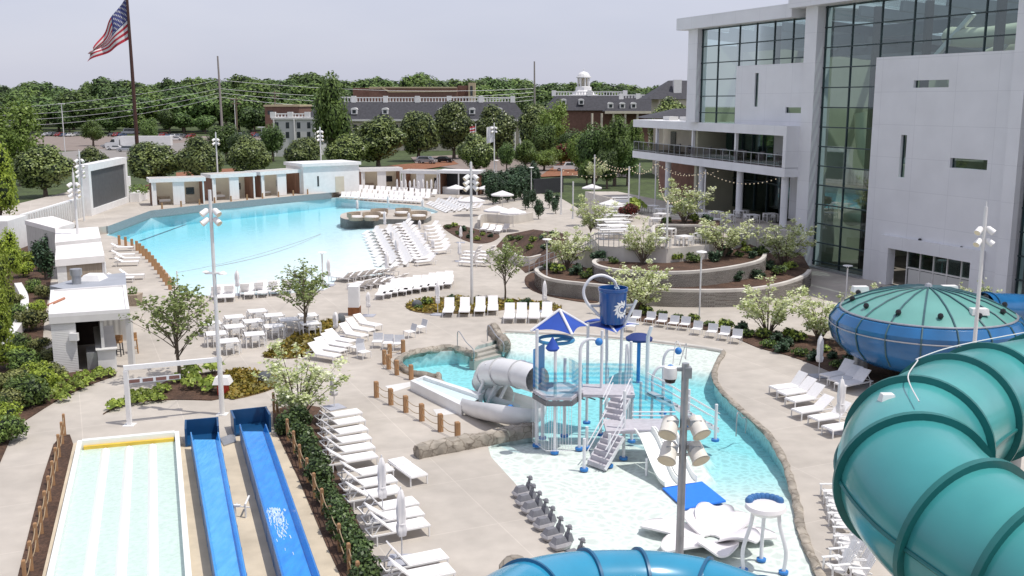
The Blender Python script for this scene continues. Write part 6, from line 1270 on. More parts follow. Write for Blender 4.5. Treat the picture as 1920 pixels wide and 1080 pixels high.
# ------------------------------------------------------------------ small things on the deck
g = G(665, 590); t = thing('pillar_sign', 'white square pillar on a brown foot beside the ochre bed', 'pillar', (g.x, g.y, 0)); ht = HZ(g, 536); MB().box(-.35, .35, -.35, .35, .55, ht).build('shaft', WHITE, t); MB().box(-.38, .38, -.38, .38, 0, .55).build('foot', mat('rust_steel', (.22, .085, .03), .8, .3), t)
for px, py, lb in ((638, 605, 'dark round boulder beside the pillar foot'), (497, 716, 'grey round boulder on the ochre cover of the frame bed'), (1026, 578, 'dark round boulder under the umbrella of the oval bed'), (782, 577, 'dark round boulder at the tip of the oval bed')):
    g = G(px, py); m = MB(); m.ball((0, 0, .25), .36, 12, sz=.85); o = m.build('boulder', mat('boulder_stone', (.10, .11, .12), .8, .3, 4., bump=.3), smooth=True); o.location = (g.x, g.y, 0); tag(o, lb, 'boulder')
# white portal frame
a, b = G(243, 797), G(417, 777); t = thing('portal_frame', 'white steel portal frame standing over the slide exit path', 'frame', (a + b) / 2); hh = HZ(a, 690)
for p in (a, b): m = MB(); m.box(p.x - .09, p.x + .09, p.y - .09, p.y + .09, 0.02, hh - .12); m.build('post', WHITE, t, world=True); m = MB(); m.box(p.x - .24, p.x + .24, p.y - .24, p.y + .24, 0, .025); m.build('foot_plate', WHITE, t, world=True)
m = MB(); m.bar(a + Vector((-.1, 0, hh)), b + Vector((.1, 0, hh)), .16, .2); m.build('beam', WHITE, t, world=True); d = b - a; a2 = AT(238, 708, a.y); m = MB(); m.bar(a + Vector((0, 0, hh - .62)), a + d * .57 + Vector((0, 0, hh - .62)), .05, .22); pl = m.build('sign_panel', mat('sign_white', (.70, .72, .74), .5, .05), t, world=True)
for i in range(4): m = MB(); m.bar(a + d * (.03 + .14 * i) + Vector((0, -.03, hh - .62)), a + d * (.14 + .14 * i) + Vector((0, -.03, hh - .62)), .02, .15); m.build('plaque', mat('brown_plaque', (.20, .10, .085), .6, .2), pl, world=True)
g = G(419, 741); t = thing('tube_bin', 'white station with a red drum beside the portal frame', 'bin', (g.x, g.y, 0)); MB().cyl((0, 0), .28, 0, .6, 14).build('drum', mat('red_plastic', (.55, .05, .03), .5, .1), t); m = MB(); frustum(m, -.42, .42, -.35, .35, .6, .95, .12, .1); m.build('hood', WHITE, t)
def hrail(pa, pb, lb, h=1.0):
    a, b = G(*pa), G(*pb); m = MB(); m.tube(spline([a, a + Vector((0, 0, h * .8)), a.lerp(b, .12) + Vector((0, 0, h)), a.lerp(b, .55) + Vector((0, 0, h * .6)), b + Vector((0, 0, .35)), b + Vector((0, 0, -.3))], 5), .028, 7); tag(m.build('handrail', STEEL, smooth=True), lb, 'handrail')
hrail((858, 652), (888, 668), 'steel handrail at the rock beside the pool steps'); hrail((914, 640), (944, 655), 'steel handrail at the far side of the pool steps'); hrail((1380, 818), (1398, 800), 'pale looped handrail at the curved pool edge')
# ------------------------------------------------------------------ flag, utility poles, vehicles
g = Vector((AT(257, 270, 205.).x, 205., 0)); t = thing('flagpole', 'very tall dark brown flagpole behind the cabanas', 'flagpole', (g.x, g.y, -.3)); m = MB(); m.tube([(0, 0, 0), (0, 0, 20), (-.1, 0, 46)], [.40, .34, .18], 12); m.build('pole', mat('flagpole_paint', (.075, .03, .022), .5, .2), t, smooth=True); m = MB(); m.ball((-.1, 0, 46.2), .35, 8); m.build('finial', WHITE, t)
RED = mat('flag_red', (.50, .035, .06), .8, .08, .5); FWH = mat('flag_white', (.74, .73, .74), .8, .05, .5); BLUE = mat('flag_blue', (.055, .065, .22), .8, .1, .5)
fl = MB(); NX, NY = 26, 13; hoist0 = AT(239, -14, 205.); hoist1 = AT(243, 72, 205.)
tipU = AT(176, 90, 205.); tipL = AT(163, 113, 205.)
def fpt(u, v):
    """u along the fly, v down the hoist"""
    a = hoist0.lerp(hoist1, v); b = tipU.lerp(tipL, v); p = a.lerp(b, u); s = math.sin(u * 11 + v * 2.0) * (.25 + .5 * u); p = p + Vector((-.35 * math.sin(v * 9 + u * 4) * u, s * 1.4, -.9 * math.sin(u * math.pi) * (.4 + .3 * v) + .5 * math.sin(v * 7 + u * 3) * u)); return p
vs = [fpt(i / NX, j / NY) for j in range(NY + 1) for i in range(NX + 1)]; fs = []; ms = []
for j in range(NY):
    for i in range(NX): fs.append((j * (NX + 1) + i, j * (NX + 1) + i + 1, (j + 1) * (NX + 1) + i + 1, (j + 1) * (NX + 1) + i)); ms.append(2 if (i < NX * .42 and j < 7) else (j % 2))
fl.add(vs, fs); fl.m = ms; fo = fl.build('flag', [RED, FWH, BLUE], smooth=True, ang=80); tag(fo, 'large striped flag with starred blue canton drooping from the brown pole', 'flag')
stp = MB()
for r_ in range(9):
    for c in range(6 if r_ % 2 == 0 else 5):
        u = (.035 + c * .066 + (0 if r_ % 2 == 0 else .033)); v = (.035 + r_ * .056); p = fpt(u, v); e1 = (fpt(u + .01, v) - p).normalized(); e2 = (fpt(u, v + .01) - p).normalized(); nn_ = e1.cross(e2).normalized(); nn_ = nn_ if nn_.y < 0 else -nn_
        pts = []
        for k in range(10): a = math.pi * k / 5 + .3; rr = .24 if k % 2 == 0 else .10; pts.append(p + e1 * rr * math.cos(a) + e2 * rr * math.sin(a) + nn_ * .05)
        stp.add(pts, [tuple(range(10))])
stp.build('stars', FWH, fo)
def flag2(px, py, Y, w_, h_, lb, mats, st=False):
    p = AT(px, py, Y); m = MB(); N = 8
    for i in range(N):
        for j in range(7): vs = [(p.x - w_ * (i + a) / N, Y + .12 * math.sin((i + a) * 1.3), p.z - h_ * (j + b) / 7 - .25 * (i + a) / N) for a, b in ((0, 0), (1, 0), (1, 1), (0, 1))]; m.add(vs, [(0, 1, 2, 3)], j % len(mats))
    tag(m.build('flag', mats), lb, 'flag')
flag2(925, 236, G(927, 352).y, 1.1, 2.6, 'small limp white flag on the slim mast', [FWH]); flag2(891, 236, 230., 1.2, 2.4, 'small red and white flag between the magnolias', [RED, FWH])
p = AT(891, 236, 230.); t = thing('flagpole', 'thin white flagpole between the magnolias', 'flagpole', (p.x + .1, 230, 0)); MB().tube([(0, 0, 0), (0, 0, p.z + .5)], .08, 6).build('pole', WHITE, t)
UW = mat('utility_wood', (.20, .15, .11), .9, .2, 2., stretch=(1, 1, .1)); CONCP = mat('utility_concrete', (.30, .27, .25), .8, .1, 1.)
def upole(x0_, yt_, x1_, yb_, Y, r, lb, mt, arm=0.):
    a = AT(x1_, yb_, Y); b = AT(x0_, yt_, Y); t = thing('utility_pole', lb, 'utility pole', (a.x, Y, -.3)); m = MB(); m.tube([(0, 0, 0), (b.x - a.x, 0, b.z + .3)], [r, r * .6], 8); m.build('pole', mt, t)
    if arm: m = MB(); m.bar((b.x - a.x - arm, -.2, b.z - .5), (b.x - a.x + arm, -.2, b.z - .5), .3, .3); m.bar((b.x - a.x - arm * .8, -.2, b.z - 2), (b.x - a.x + arm * .8, -.2, b.z - 2), .3, .3); m.build('crossarm', mt, t)
    return b
up1 = upole(408, 105, 418, 262, 370., .5, 'tall leaning concrete utility pole beside the street', CONCP); up2 = upole(1002, 115, 1003, 200, 400., .45, 'thin tall utility pole behind the hotel ridge', CONCP); upole(443, 182, 444, 250, 365., .3, 'short wooden utility pole with crossarms by the street', UW, 2.); upole(515, 170, 516, 215, 400., .4, 'wooden utility pole with wide crossarms above the brick building', UW, 2.2)
up0 = AT(-260, 205, 330.)
for k, (za, zb) in enumerate(((12, 150), (22, 166), (30, 174), (38, 182))):
    m = MB(); a = AT(-120, 196 + za, 330.); b = AT(411, zb, 370.); c = AT(1003, 150 + k * 7 + 16, 400.)
    for p, q in ((a, b), (b, c)): m.tube([p.lerp(q, i / 14) - Vector((0, 0, (2.2 + k * .5) * 4 * (i / 14) * (1 - i / 14))) for i in range(15)], .055, 4)
    tag(m.build('power_line', STEEL), f'{ORD[k]} power line from the top, crossing before the woods', 'power line', 'power lines')
def plamp(x, yt_, yb_, lb):
    g = G(x, yb_); t = thing('parking_lamp', lb, 'lamp', (g.x, g.y, -.2)); h = HZ(g, yt_); m = MB(); m.tube([(0, 0, 0), (0, 0, h)], .13, 8); m.build('pole', POLE, t); m = MB(); m.box(-.9, .9, -.25, .25, h, h + .25); m.build('lamp_head', WHITE, t)
plamp(122, 194, 283, 'white lamp post of the parking lot behind the magnolia'); plamp(443, 186, 262, 'metal street lamp beside the wooden utility pole'); plamp(493, 238, 300, 'street lamp at the dark upright tree')
CARC = [mat('car_white', (.72, .72, .72), .25, .03, coat=.5), mat('car_silver', (.42, .43, .45), .25, .05, metal=.5, coat=.5), mat('car_black', (.02, .02, .022), .2, .1, coat=.5), mat('car_red', (.30, .03, .03), .25, .05, coat=.5), mat('car_blue', (.05, .08, .16), .25, .05, coat=.5)]
TYRE = mat('tyre', (.02, .02, .02), .9, .2)
def mk_car(kind, paint):
    t = thing({'suv': 'parked_car', 'pickup': 'pickup_truck', 'sedan': 'parked_car', 'van': 'shuttle_bus'}[kind], 'car', {'suv': 'car', 'sedan': 'car', 'pickup': 'pickup', 'van': 'bus'}[kind]); W_ = .92
    P = {'suv': [(-2.4, .35), (-2.4, .95), (-1.35, 1.08), (-.75, 1.68), (1.7, 1.72), (2.35, 1.1), (2.4, .35)], 'sedan': [(-2.3, .32), (-2.3, .78), (-1.1, .92), (-.45, 1.42), (.9, 1.44), (1.7, .98), (2.3, .92), (2.3, .32)],
         'pickup': [(-2.9, .45), (-2.9, 1.05), (-1.65, 1.2), (-1.1, 1.82), (.45, 1.85), (.75, 1.2), (.8, 1.18), (2.9, 1.18), (2.9, .45)], 'van': [(-3.4, .4), (-3.4, 1.2), (-2.6, 1.4), (-2.2, 2.7), (3.4, 2.75), (3.4, .4)]}[kind]
    n = len(P); m = MB(); top = max(z for _, z in P); ins = lambda z: W_ - .16 * max(0, (z - 1.0)) / .8
    m.add([(x, s * ins(z), z) for s in (-1, 1) for x, z in P], [(i, i + 1, n + i + 1, n + i) for i in range(n - 1)] + [(n - 1, 0, n, 2 * n - 1), tuple(range(n)), tuple(range(2 * n - 1, n - 1, -1))]); m.build('body', paint, t)
    g = MB(); zz0, zz1 = {'suv': (1.1, 1.6), 'sedan': (.96, 1.36), 'pickup': (1.24, 1.74), 'van': (1.5, 2.3)}[kind]; xx = {'suv': (-1.1, 1.9), 'sedan': (-.85, 1.3), 'pickup': (-1.35, .5), 'van': (-2.3, 3.2)}[kind]; sl = .35
    for s in (-1, 1): y0_, y1_ = s * (ins(zz0) + .012), s * (ins(zz1) + .012); g.add([(xx[0], y0_, zz0), (xx[1], y0_, zz0), (xx[1] - sl, y1_, zz1), (xx[0] + sl, y1_, zz1)], [(0, 1, 2, 3)])
    i0 = [i for i in range(n - 1) if P[i][1] < zz0 + .1 and P[i + 1][1] > zz1 - .1][0]; a, b = Vector((P[i0][0], 0, P[i0][1])), Vector((P[i0 + 1][0], 0, P[i0 + 1][1])); off = Vector((-.012, 0, .012)); p0, p1 = a.lerp(b, .12) + off, a.lerp(b, .9) + off; g.add([(p0.x, -.75, p0.z), (p0.x, .75, p0.z), (p1.x, .66, p1.z), (p1.x, -.66, p1.z)], [(0, 1, 2, 3)]); g.build('windows', PANE, t)
    for x in (P[0][0] * .62, P[-1][0] * .6):
        for s in (-1, 1): m = MB(); m.tube([(x, s * .72, .36), (x, s * .94, .36)], .36, 12); wh = m.build('wheel', TYRE, t); m = MB(); m.tube([(x, s * .941, .36), (x, s * .95, .36)], .2, 10); m.build('rim', STEEL, wh)
    if kind == 'pickup': m = MB(); m.box(.9, 2.8, -.78, .78, 1.19, 1.2); m.build('bed', TV, t)
    m = MB(); xh = P[1][0] - .01
    for s in (-1, 1): m = MB(); m.box(xh, xh + .05, s * .62 - .16, s * .62 + .16, P[1][1] - .2, P[1][1] - .05); m.build('headlight', WHITE, t)
    return t
def place(o, px, py, rz, z=-.2): g = G(px, py); o.location = (g.x, g.y, z); o.rotation_euler = (0, 0, rz); return o
c = mk_car('suv', CARC[1]); place(c, 800, 305, 2.7); tag(c, 'silver sport utility car parked on the driveway between magnolias'); c = mk_car('sedan', CARC[2]); place(c, 832, 303, 2.8); tag(c, 'dark sedan parked beside the silver car on the driveway'); c = mk_car('pickup', CARC[0]); place(c, 1064, 319, 3.1); tag(c, 'white pickup truck on the driveway behind the terrace'); c = mk_car('van', CARC[0]); place(c, 243, 251, .1); tag(c, 'white shuttle bus in the parking lot nearest the flagpole')
c2 = dup(c, G(266, 250) + Vector((0, 0, -.2)), .05, 'white shuttle bus parked behind the other bus'); fc = Proto(lambda: mk_car('sedan', CARC[1]))
far = [Proto(lambda k=k: mk_car('suv' if k % 2 else 'sedan', CARC[k])) for k in range(5)]
for i, (x, y) in enumerate([(88, 248), (96, 248), (103, 248), (112, 249), (122, 249), (132, 249), (145, 248), (210, 249), (219, 249), (228, 249), (278, 250), (288, 250), (298, 250), (306, 250), (316, 251), (326, 251), (336, 252), (346, 251), (358, 252), (430, 249), (440, 250), (452, 249), (464, 250), (476, 249), (484, 250), (216, 280), (236, 283), (60, 255), (40, 255), (12, 256), (330, 262), (205, 276)]):
    far[i % 5].put(G(x, y + (6 if y < 255 else 0)) + Vector((0, 0, -.2)), 1.3 + .1 * (i % 3) if i < 25 else .2, 'car in the distant parking rows before the woods', 'cars in the distant parking rows')
# semi truck
g = G(262, 279); t = thing('semi_truck', 'white articulated truck passing behind the magnolias', 'truck', (g.x, g.y, -.2), .06); TRK = CARC[0]
m = MB(); P = [(-9.8, .6), (-9.8, 1.9), (-8.4, 2.2), (-7.6, 3.2), (-6.4, 3.9), (-5.6, 3.9), (-5.6, .6)]; n = len(P); m.add([(x, s * 1.2, z) for s in (-1, 1) for x, z in P], [(i, i + 1, n + i + 1, n + i) for i in range(n - 1)] + [tuple(range(n)), tuple(range(2 * n - 1, n - 1, -1))]); m.build('cab', TRK, t)
m = MB(); m.add([(-8.3, -1.22, 2.25), (-6.9, -1.22, 2.25), (-6.9, -1.22, 3.1), (-7.7, -1.22, 3.1)], [(0, 1, 2, 3)]); m.build('window', PANE, t); MB().box(-5.2, 9.5, -1.25, 1.25, 1.2, 4.0).build('trailer', WHITE, t); MB().box(-9, 9, -.8, .8, .5, 1.2).build('chassis', DARK, t)
for x in (-8.8, -6.2, -5.2, 7, 8.2):
    for s in (-1, 1): m = MB(); m.tube([(x, s * .9, .5), (x, s * 1.24, .5)], .5, 12); m.build('wheel', TYRE, t)
# ================================================================== slides and water play
TEAL = mat('teal_fibreglass', (.075, .385, .36), .28, .12, .35, coat=.35, col2=(.045, .29, .31), stain=.16, stain_scale=.55); TEALR = mat('teal_flange', (.016, .15, .145), .35, .15, 2.)
BLU = mat('blue_fibreglass', (.015, .145, .36), .25, .12, .6, coat=.4, stain=.2, stain_scale=.7); BLU2 = mat('blue_tube', (.03, .30, .50), .22, .1, .5, coat=.4, stain=.12, stain_scale=.9); BLUR = mat('blue_flange', (.02, .12, .24), .35, .15, 2.)
LBLU = mat('chute_blue', (.03, .30, .72), .22, .10, 1.2, coat=.4); LBLU2 = mat('deep_chute_blue', (.012, .19, .58), .22, .12, 1.2, coat=.4); NAVY = mat('navy_cloth', (.014, .035, .17), .7, .1, 1.); ROYAL = mat('royal_cloth', (.018, .07, .38), .75, .1, 2.)
WAVEW = mat('rush_water', (.55, .70, .82), .1, .1, 2., spec=.6)
def shell(m, path, r, n=24):
    m.tube(path, r, n, caps=False)
def rings(path, idx, r, wd=.08, hgt=.10, n=32):
    """flange rings around a tube at given positions of its path"""
    out_ = []
    for i in idx:
        p = path[i]; d = (path[min(i + 1, len(path) - 1)] - path[max(i - 1, 0)]).normalized(); m = MB(); m.tube([p - d * wd, p - d * wd * .98, p + d * wd * .98, p + d * wd], [r * .995, r + hgt, r + hgt, r * .995], n, caps=False); out_.append(m)
    return out_
# --- teal tube
tp = spline([PT(*p) for p in ((2900, 660, 31), (2080, 706, 23), (1950, 728, 21.3), (1850, 755, 19.8), (1785, 784, 18.3), (1724, 828, 16.8), (1706, 890, 15.5), (1768, 972, 14.3), (1900, 1066, 13.2), (2065, 1166, 12.2), (2700, 1560, 9.5))], 8)
rT = 1.08
TT = thing('teal_tube_slide', 'huge teal enclosed tube slide curving past in front', 'water slide', (7.5, 17, 0)); m = MB(); shell(m, tp, rT, 48); m.build('tube', TEAL, TT, smooth=True, world=True)
def near(path, px, py): return min(range(len(path)), key=lambda i: (PXof(*path[i])[0] - px) ** 2 + (PXof(*path[i])[1] - py) ** 2)
RING = [4, 8, 15, 24, 32, 41, 50, 59, 66, 73]
bolt = MB(); bolt.ball((0, 0, 0), .018, 6); 
for k, mm in zip(RING, rings(tp, RING, rT, .045, .11, 56)): mm.build('flange', TEALR, TT, smooth=True, world=True)
m = MB(); d2 = []
for k0, k1 in list(zip(RING, RING[1:])):
    pa = [tp[i] + Vector((0, 0, 0)) for i in range(k0, k1 + 1)]
    for sgn in (1, -1):
        pts = []
        for i in range(k0, k1 + 1):
            d = (tp[min(i + 1, len(tp) - 1)] - tp[max(i - 1, 0)]).normalized(); sd_ = d.cross(Vector((0, 0, 1))).normalized(); pts.append(tp[i] + sd_ * (rT + .01) * sgn + Vector((0, 0, .02)))
        m.tube(pts, .035, 5)
m.build('seam', TEALR, TT, world=True)
bm_ = MB()
for k in RING:
    p = tp[k]; d = (tp[k + 1] - tp[k - 1]).normalized(); s_ = d.cross(Vector((0, 0, 1))).normalized(); u_ = s_.cross(d)
    for j in range(40): a = 6.283 * j / 40; q_ = p + (s_ * math.cos(a) + u_ * math.sin(a)) * (rT + .06); bm_.ball(q_ - d * .047, .009, 5)
bm_.build('bolts', STEEL, TT, world=True)
def ontube(path, i, a, r):
    d = (path[i + 1] - path[i - 1]).normalized(); s_ = d.cross(Vector((0, 0, 1))).normalized(); u_ = s_.cross(d); return path[i] + (s_ * math.cos(a) + u_ * math.sin(a)) * r
m = MB(); m.tube(spline([ontube(tp, i, a, rT + .13) for i, a in ((16, 1.25), (24, 1.3), (28, 1.1), (32, .95), (36, 1.25), (41, 1.4), (44, 1.5), (48, 1.6))], 5), .011, 6); m.build('cable', POLE, TT, world=True)
p = ontube(tp, 45, 1.2, rT); m = MB(); frustum(m, p.x - .12, p.x + .12, p.y - .1, p.y + .1, p.z - .06, p.z + .07, .03, .03); m.build('junction_box', WHITE, TT, world=True)
for (x, y) in ((tp[20].x, tp[20].y), (tp[38].x, tp[38].y), (tp[4].x, tp[4].y)): m = MB(); m.cyl((x, y), .3, 0, 6.9, 16); m.cyl((x, y), .12, 6.8, 7.3, 8); m.build('support_column', STEEL, TT, world=True, smooth=True)
# --- blue tube at the bottom edge
bp_ = spline([PT(*p) for p in ((900, 1190, 16.5), (970, 1135, 18.4), (1050, 1109, 19.5), (1150, 1101, 20), (1240, 1103, 20.2), (1330, 1120, 20), (1420, 1155, 19.2), (1480, 1195, 18))], 8); rB = .72
BT = thing('blue_tube_slide', 'bright blue tube slide arching along the bottom edge before the spray pad', 'water slide', (3, 20, 0)); m = MB(); shell(m, bp_, rB, 40); m.build('tube', BLU2, BT, smooth=True, world=True)
for mm in rings(bp_, [10, 20, 28, 39, 48], rB, .03, .06, 44): mm.build('flange', BLUR, BT, smooth=True, world=True)
for x, y in ((bp_[9].x, bp_[9].y), (bp_[38].x, bp_[38].y)): m = MB(); m.cyl((x, y), .18, 0, bp_[9].z - .6, 12); m.build('support_column', STEEL, BT, world=True)
# --- bowl slide
bc_ = Vector((21.0, 50.0, 0)); B1 = thing('bowl_slide', 'large blue bowl slide with a ribbed teal dome', 'water slide', bc_)
t_ = 50 * CP; RB = 4.65; zc = 2.75
pr = [(3.1, zc - 1.75), (3.9, zc - 1.35), (4.45, zc - .75), (4.65, zc - .1), (4.65, zc + .35), (4.35, zc + .75), (4.12, zc + .8)]
m = MB(); m.lathe([(r, z) for r, z in pr], 64, (0, 0, 0)); m.build('bowl', BLU, B1, smooth=True)
DOME = mat('dome_fibreglass', (.13, .35, .31), .35, .12, .5, coat=.3)
dm = [(4.13, zc + .86), (3.6, zc + 1.18), (2.7, zc + 1.55), (1.6, zc + 1.85), (.6, zc + 2.0), (.02, zc + 2.03)]
m = MB(); m.lathe(dm, 64); m.build('dome', DOME, B1, smooth=True); m = MB(); m.tube([(4.16 * math.cos(a), 4.16 * math.sin(a), zc + .84) for a in [6.2832 * i / 64 for i in range(64)]], .06, 8, closed=True); m.tube([(4.68 * math.cos(a), 4.68 * math.sin(a), zc + .1) for a in [6.2832 * i / 64 for i in range(64)]], .035, 6, closed=True); m.build('rim', STEEL, B1, smooth=True)
m = MB()
for i in range(18):
    a = 6.2832 * i / 18 + .1; m.tube([(r * math.cos(a), r * math.sin(a), z + .03) for r, z in dm], .045, 5); m.tube([((r + .03) * math.cos(a), (r + .03) * math.sin(a), z) for r, z in pr[1:]], .04, 5)
m.build('ribs', mat('rib_steel', (.05, .12, .14), .5, .2), B1); m = MB(); m.ball((0, 0, zc + 2.05), .22, 8); m.build('hub', STEEL, B1)
for i in range(12):
    a = 6.2832 * i / 12 + .3; m = MB(); m.ball((3.62 * math.cos(a), 3.62 * math.sin(a), zc + 1.3), .15, 8); m.build('dome_light', TV, B1, smooth=True)
for a, r in ((-1.2, 3.3), (2.3, 3.7), (.9, 3.8)): m = MB(); x, y = r * math.cos(a), r * math.sin(a); frustum(m, x - .42, x + .42, y - .25, y + .25, zc + 1.28, zc + 1.58, .04, .04); m.build('equipment_box', WHITE, B1)
for i in range(5): a = 6.2832 * i / 5 + 2.9; m = MB(); m.cyl((3.0 * math.cos(a), 3.0 * math.sin(a)), .36, 0, zc - 1.3, 16); m.build('support_column', STEEL, B1, smooth=True)
q_ = [AT(2010, 584, 57.), AT(1910, 579, 56.), AT(1840, 577, 54.4)]; T3 = thing('blue_feed_tube', 'blue feed tube entering the bowl slide from behind', 'water slide', (27, 55, 0)); m = MB(); shell(m, spline(q_, 5), .85, 28); m.build('tube', BLU, T3, smooth=True, world=True)
for mm in rings(spline(q_, 5), [4, 9], .85, .04, .07): mm.build('flange', BLUR, T3, smooth=True, world=True)
m = MB(); m.cyl((q_[1].x, q_[1].y), .2, 0, q_[1].z - .7, 10); m.build('support_column', STEEL, T3, world=True)
# --- racer slide at the near left
MAT_W = mat('racer_white', (.80, .82, .79), .35, .04, 1.5, coat=.2); RWAT = mat('racer_water', (.55, .69, .62), .18, .10, 6., bump=.35, bscale=9, spec=.6)
zr = .45
Lf, Rf, Ln, Rn = G(146, 831, zr), G(336, 813, zr), G(78, 1130, zr), G(364, 1130, zr)
RS = thing('racer_slide', 'wide white racer slide with four wet lanes and a yellow end stripe', 'water slide', (Lf + Rn) / 2 - Vector((0, 0, zr)))
def rp_(u, v, z): p = Lf.lerp(Rf, u).lerp(Ln.lerp(Rn, u), v); return Vector((p.x, p.y, z))
def rbox(m, u0, u1, v0, v1, z0, z1, mi=0):
    return m.add([rp_(u, v, z) for z in (z0, z1) for v in (v0, v1) for u in (u0, u1)], [(0, 1, 3, 2), (4, 6, 7, 5), (0, 4, 5, 1), (2, 3, 7, 6), (0, 2, 6, 4), (1, 5, 7, 3)], mi)
m = MB(); rbox(m, 0, .045, 0, 1, 0, zr + .12); rbox(m, .955, 1, 0, 1, 0, zr + .12); rbox(m, .045, .955, 0, .018, 0, zr + .16); rbox(m, .045, .955, .018, 1, 0, zr - .24); m.build('frame', MAT_W, RS, world=True)
for i in range(4): a = .045 + .91 * i / 4 + (.02 if i else 0); b = .045 + .91 * (i + 1) / 4 - (.02 if i < 3 else 0); m = MB(); rbox(m, a, b, .03, 1, zr - .235, zr - .17); m.build('lane', RWAT, RS, world=True)
for i in range(3): c_ = .045 + .91 * (i + 1) / 4; m = MB(); N_ = 6; vs = [rp_(c_ - .05 + .10 * k / N_, v, zr - .2 + .13 * math.sin(math.pi * k / N_)) for v in (.05, 1) for k in range(N_ + 1)]; m.add(vs, [(k, k + 1, N_ + 2 + k, N_ + 1 + k) for k in range(N_)]); m.build('divider', MAT_W, RS, smooth=True, world=True)
m = MB(); rbox(m, .06, .945, .0185, .03, zr - .2, zr - .04); m.build('end_stripe', mat('yellow_pad', (.72, .48, .06), .5, .12, 2.), RS, world=True)
sa = GP([(336, 813), (346, 832), (520, 812), (560, 870), (660, 1130), (346, 1130)]); struct(MB().prism([p.xy for p in sa], -.02, .02), 'slide_apron', TAN)
kb = GP([(138, 836), (148, 832), (92, 1110), (74, 1110)]); struct(MB().prism([p.xy for p in kb], -.02, .10), 'slide_kerb', TAN)
# --- two blue speed slides
def chute(px_l, px_r, yf, nl, nr, lb, c_in, c_out, box_px):
    zc_ = .75; a, b = G(px_l, yf, zc_), G(px_r, yf, zc_); a2, b2 = G(nl, 1140, zc_), G(nr, 1140, zc_); t = thing('speed_slide', lb, 'water slide', ((a + b2) / 2).xy.to_3d())
    def cp_(u, v, z): p = a.lerp(b, u).lerp(a2.lerp(b2, u), v); return Vector((p.x, p.y, z))
    prf = [(-.03, zc_ + .02), (.0, zc_ + .03), (.06, zc_ - .22), (.16, zc_ - .42), (.5, zc_ - .48), (.84, zc_ - .42), (.94, zc_ - .22), (1, zc_ + .03), (1.03, zc_ + .02)]; m = MB(); V = 14; n = len(prf)
    m.add([cp_(u, v / V, z) for v in range(V + 1) for u, z in prf], [(v * n + i, v * n + i + 1, (v + 1) * n + i + 1, (v + 1) * n + i) for v in range(V) for i in range(n - 1)]); m.build('chute', c_in[0], t, smooth=True, world=True, ang=50)
    m = MB()
    for u0, u1 in ((-.05, -.03), (1.03, 1.05)): m.add([cp_(u, v, z) for z in (.02, zc_ + .02) for v in (0, 1) for u in (u0, u1)], [(0, 1, 3, 2), (4, 6, 7, 5), (0, 4, 5, 1), (2, 3, 7, 6), (0, 2, 6, 4), (1, 5, 7, 3)])
    for k in range(9):
        for u in (-.06, 1.04): v = .05 + k * .115; m.add([cp_(u + du, v + dv, z) for z in (.02, zc_ - .02) for dv in (0, .008) for du in (0, .03)], [(0, 1, 3, 2), (4, 6, 7, 5), (0, 4, 5, 1), (2, 3, 7, 6), (0, 2, 6, 4), (1, 5, 7, 3)])
    m.build('side_panel', c_out, t, world=True)
    w_ = MB(); w_.add([cp_(u, v / V, zc_ - .30) for v in range(V + 1) for u in (.09, .91)], [(v * 2, v * 2 + 1, v * 2 + 3, v * 2 + 2) for v in range(V)]); w_.build('water', c_in[1], t, world=True)
    (ax0, ay0), (ax1, ay1) = box_px; A_, B_ = G(ax0, ay0), G(ax1, ay1); d = (B_ - A_).normalized(); nb = Vector((-d.y, d.x, 0)); L_ = (B_ - A_).length; hb = .8; m = MB()
    def eb(a0, a1, d0, d1, z0, z1): m.add([A_ + d * q + nb * e + Vector((0, 0, z)) for z in (z0, z1) for e in (d0, d1) for q in (a0, a1)], [(0, 1, 3, 2), (4, 6, 7, 5), (0, 4, 5, 1), (2, 3, 7, 6), (0, 2, 6, 4), (1, 5, 7, 3)])
    eb(0, L_, .7, .78, 0, hb); eb(0, .08, -.5, .7, 0, hb); eb(L_ - .08, L_, -.5, .7, 0, hb); eb(.08, L_ - .08, -.5, .7, .05, .12); m.build('splash_box', mat('box_blue', (.008, .07, .19), .35, .2, 1.), t, world=True); return t, cp_
C1, cp1 = chute(359, 408, 811, 416, 472, 'pale blue speed slide beside the white racer lanes', (LBLU, mat('pale_chute_water', (.10, .42, .82), .12, .25, 5., stretch=(1, .25, 1), bump=.5, bscale=8, col2=(.05, .32, .74))), mat('chute_side', (.05, .16, .36), .4, .15, 2.), ((348, 832), (412, 826)))
C2, cp2 = chute(451, 497, 796, 548, 618, 'deep blue speed slide beside the rope fence', (LBLU2, mat('deep_chute_water', (.025, .30, .74), .12, .25, 5., stretch=(1, .25, 1), bump=.5, bscale=8, col2=(.012, .21, .62))), mat('chute_side', (.05, .16, .36), .4, .15, 2.), ((437, 812), (506, 804)))
m = MB()
fm = random.Random(4)
for i in range(230): u = fm.gauss(.42, .15); v = .52 + abs(fm.gauss(0, .07)); p = cp2(max(.15, min(.85, u)), v, .455 + fm.random() * .02); q = cp2(max(.12, min(.88, u + fm.gauss(0, .02))), v + fm.uniform(.004, .014), .455); m.bar(p, q, fm.uniform(.008, .03), .008)
fo_ = m.build('water_foam', WAVEW, smooth=True); tag(fo_, 'white rush of foam running down the deep blue slide', 'foam', None, 'stuff')
m = MB(); g = G(461, 972); m.tube([(g.x, g.y, 0), (g.x, g.y, .5), (g.x - .05, g.y + .7, .52)], .035, 8); m.tube([(g.x - .25, g.y + .1, .4), (g.x + .15, g.y, .4)], .025, 6); tag(m.build('sensor_pipe', WHITE), 'white pipe post with bracket between the two blue slides', 'pipe')
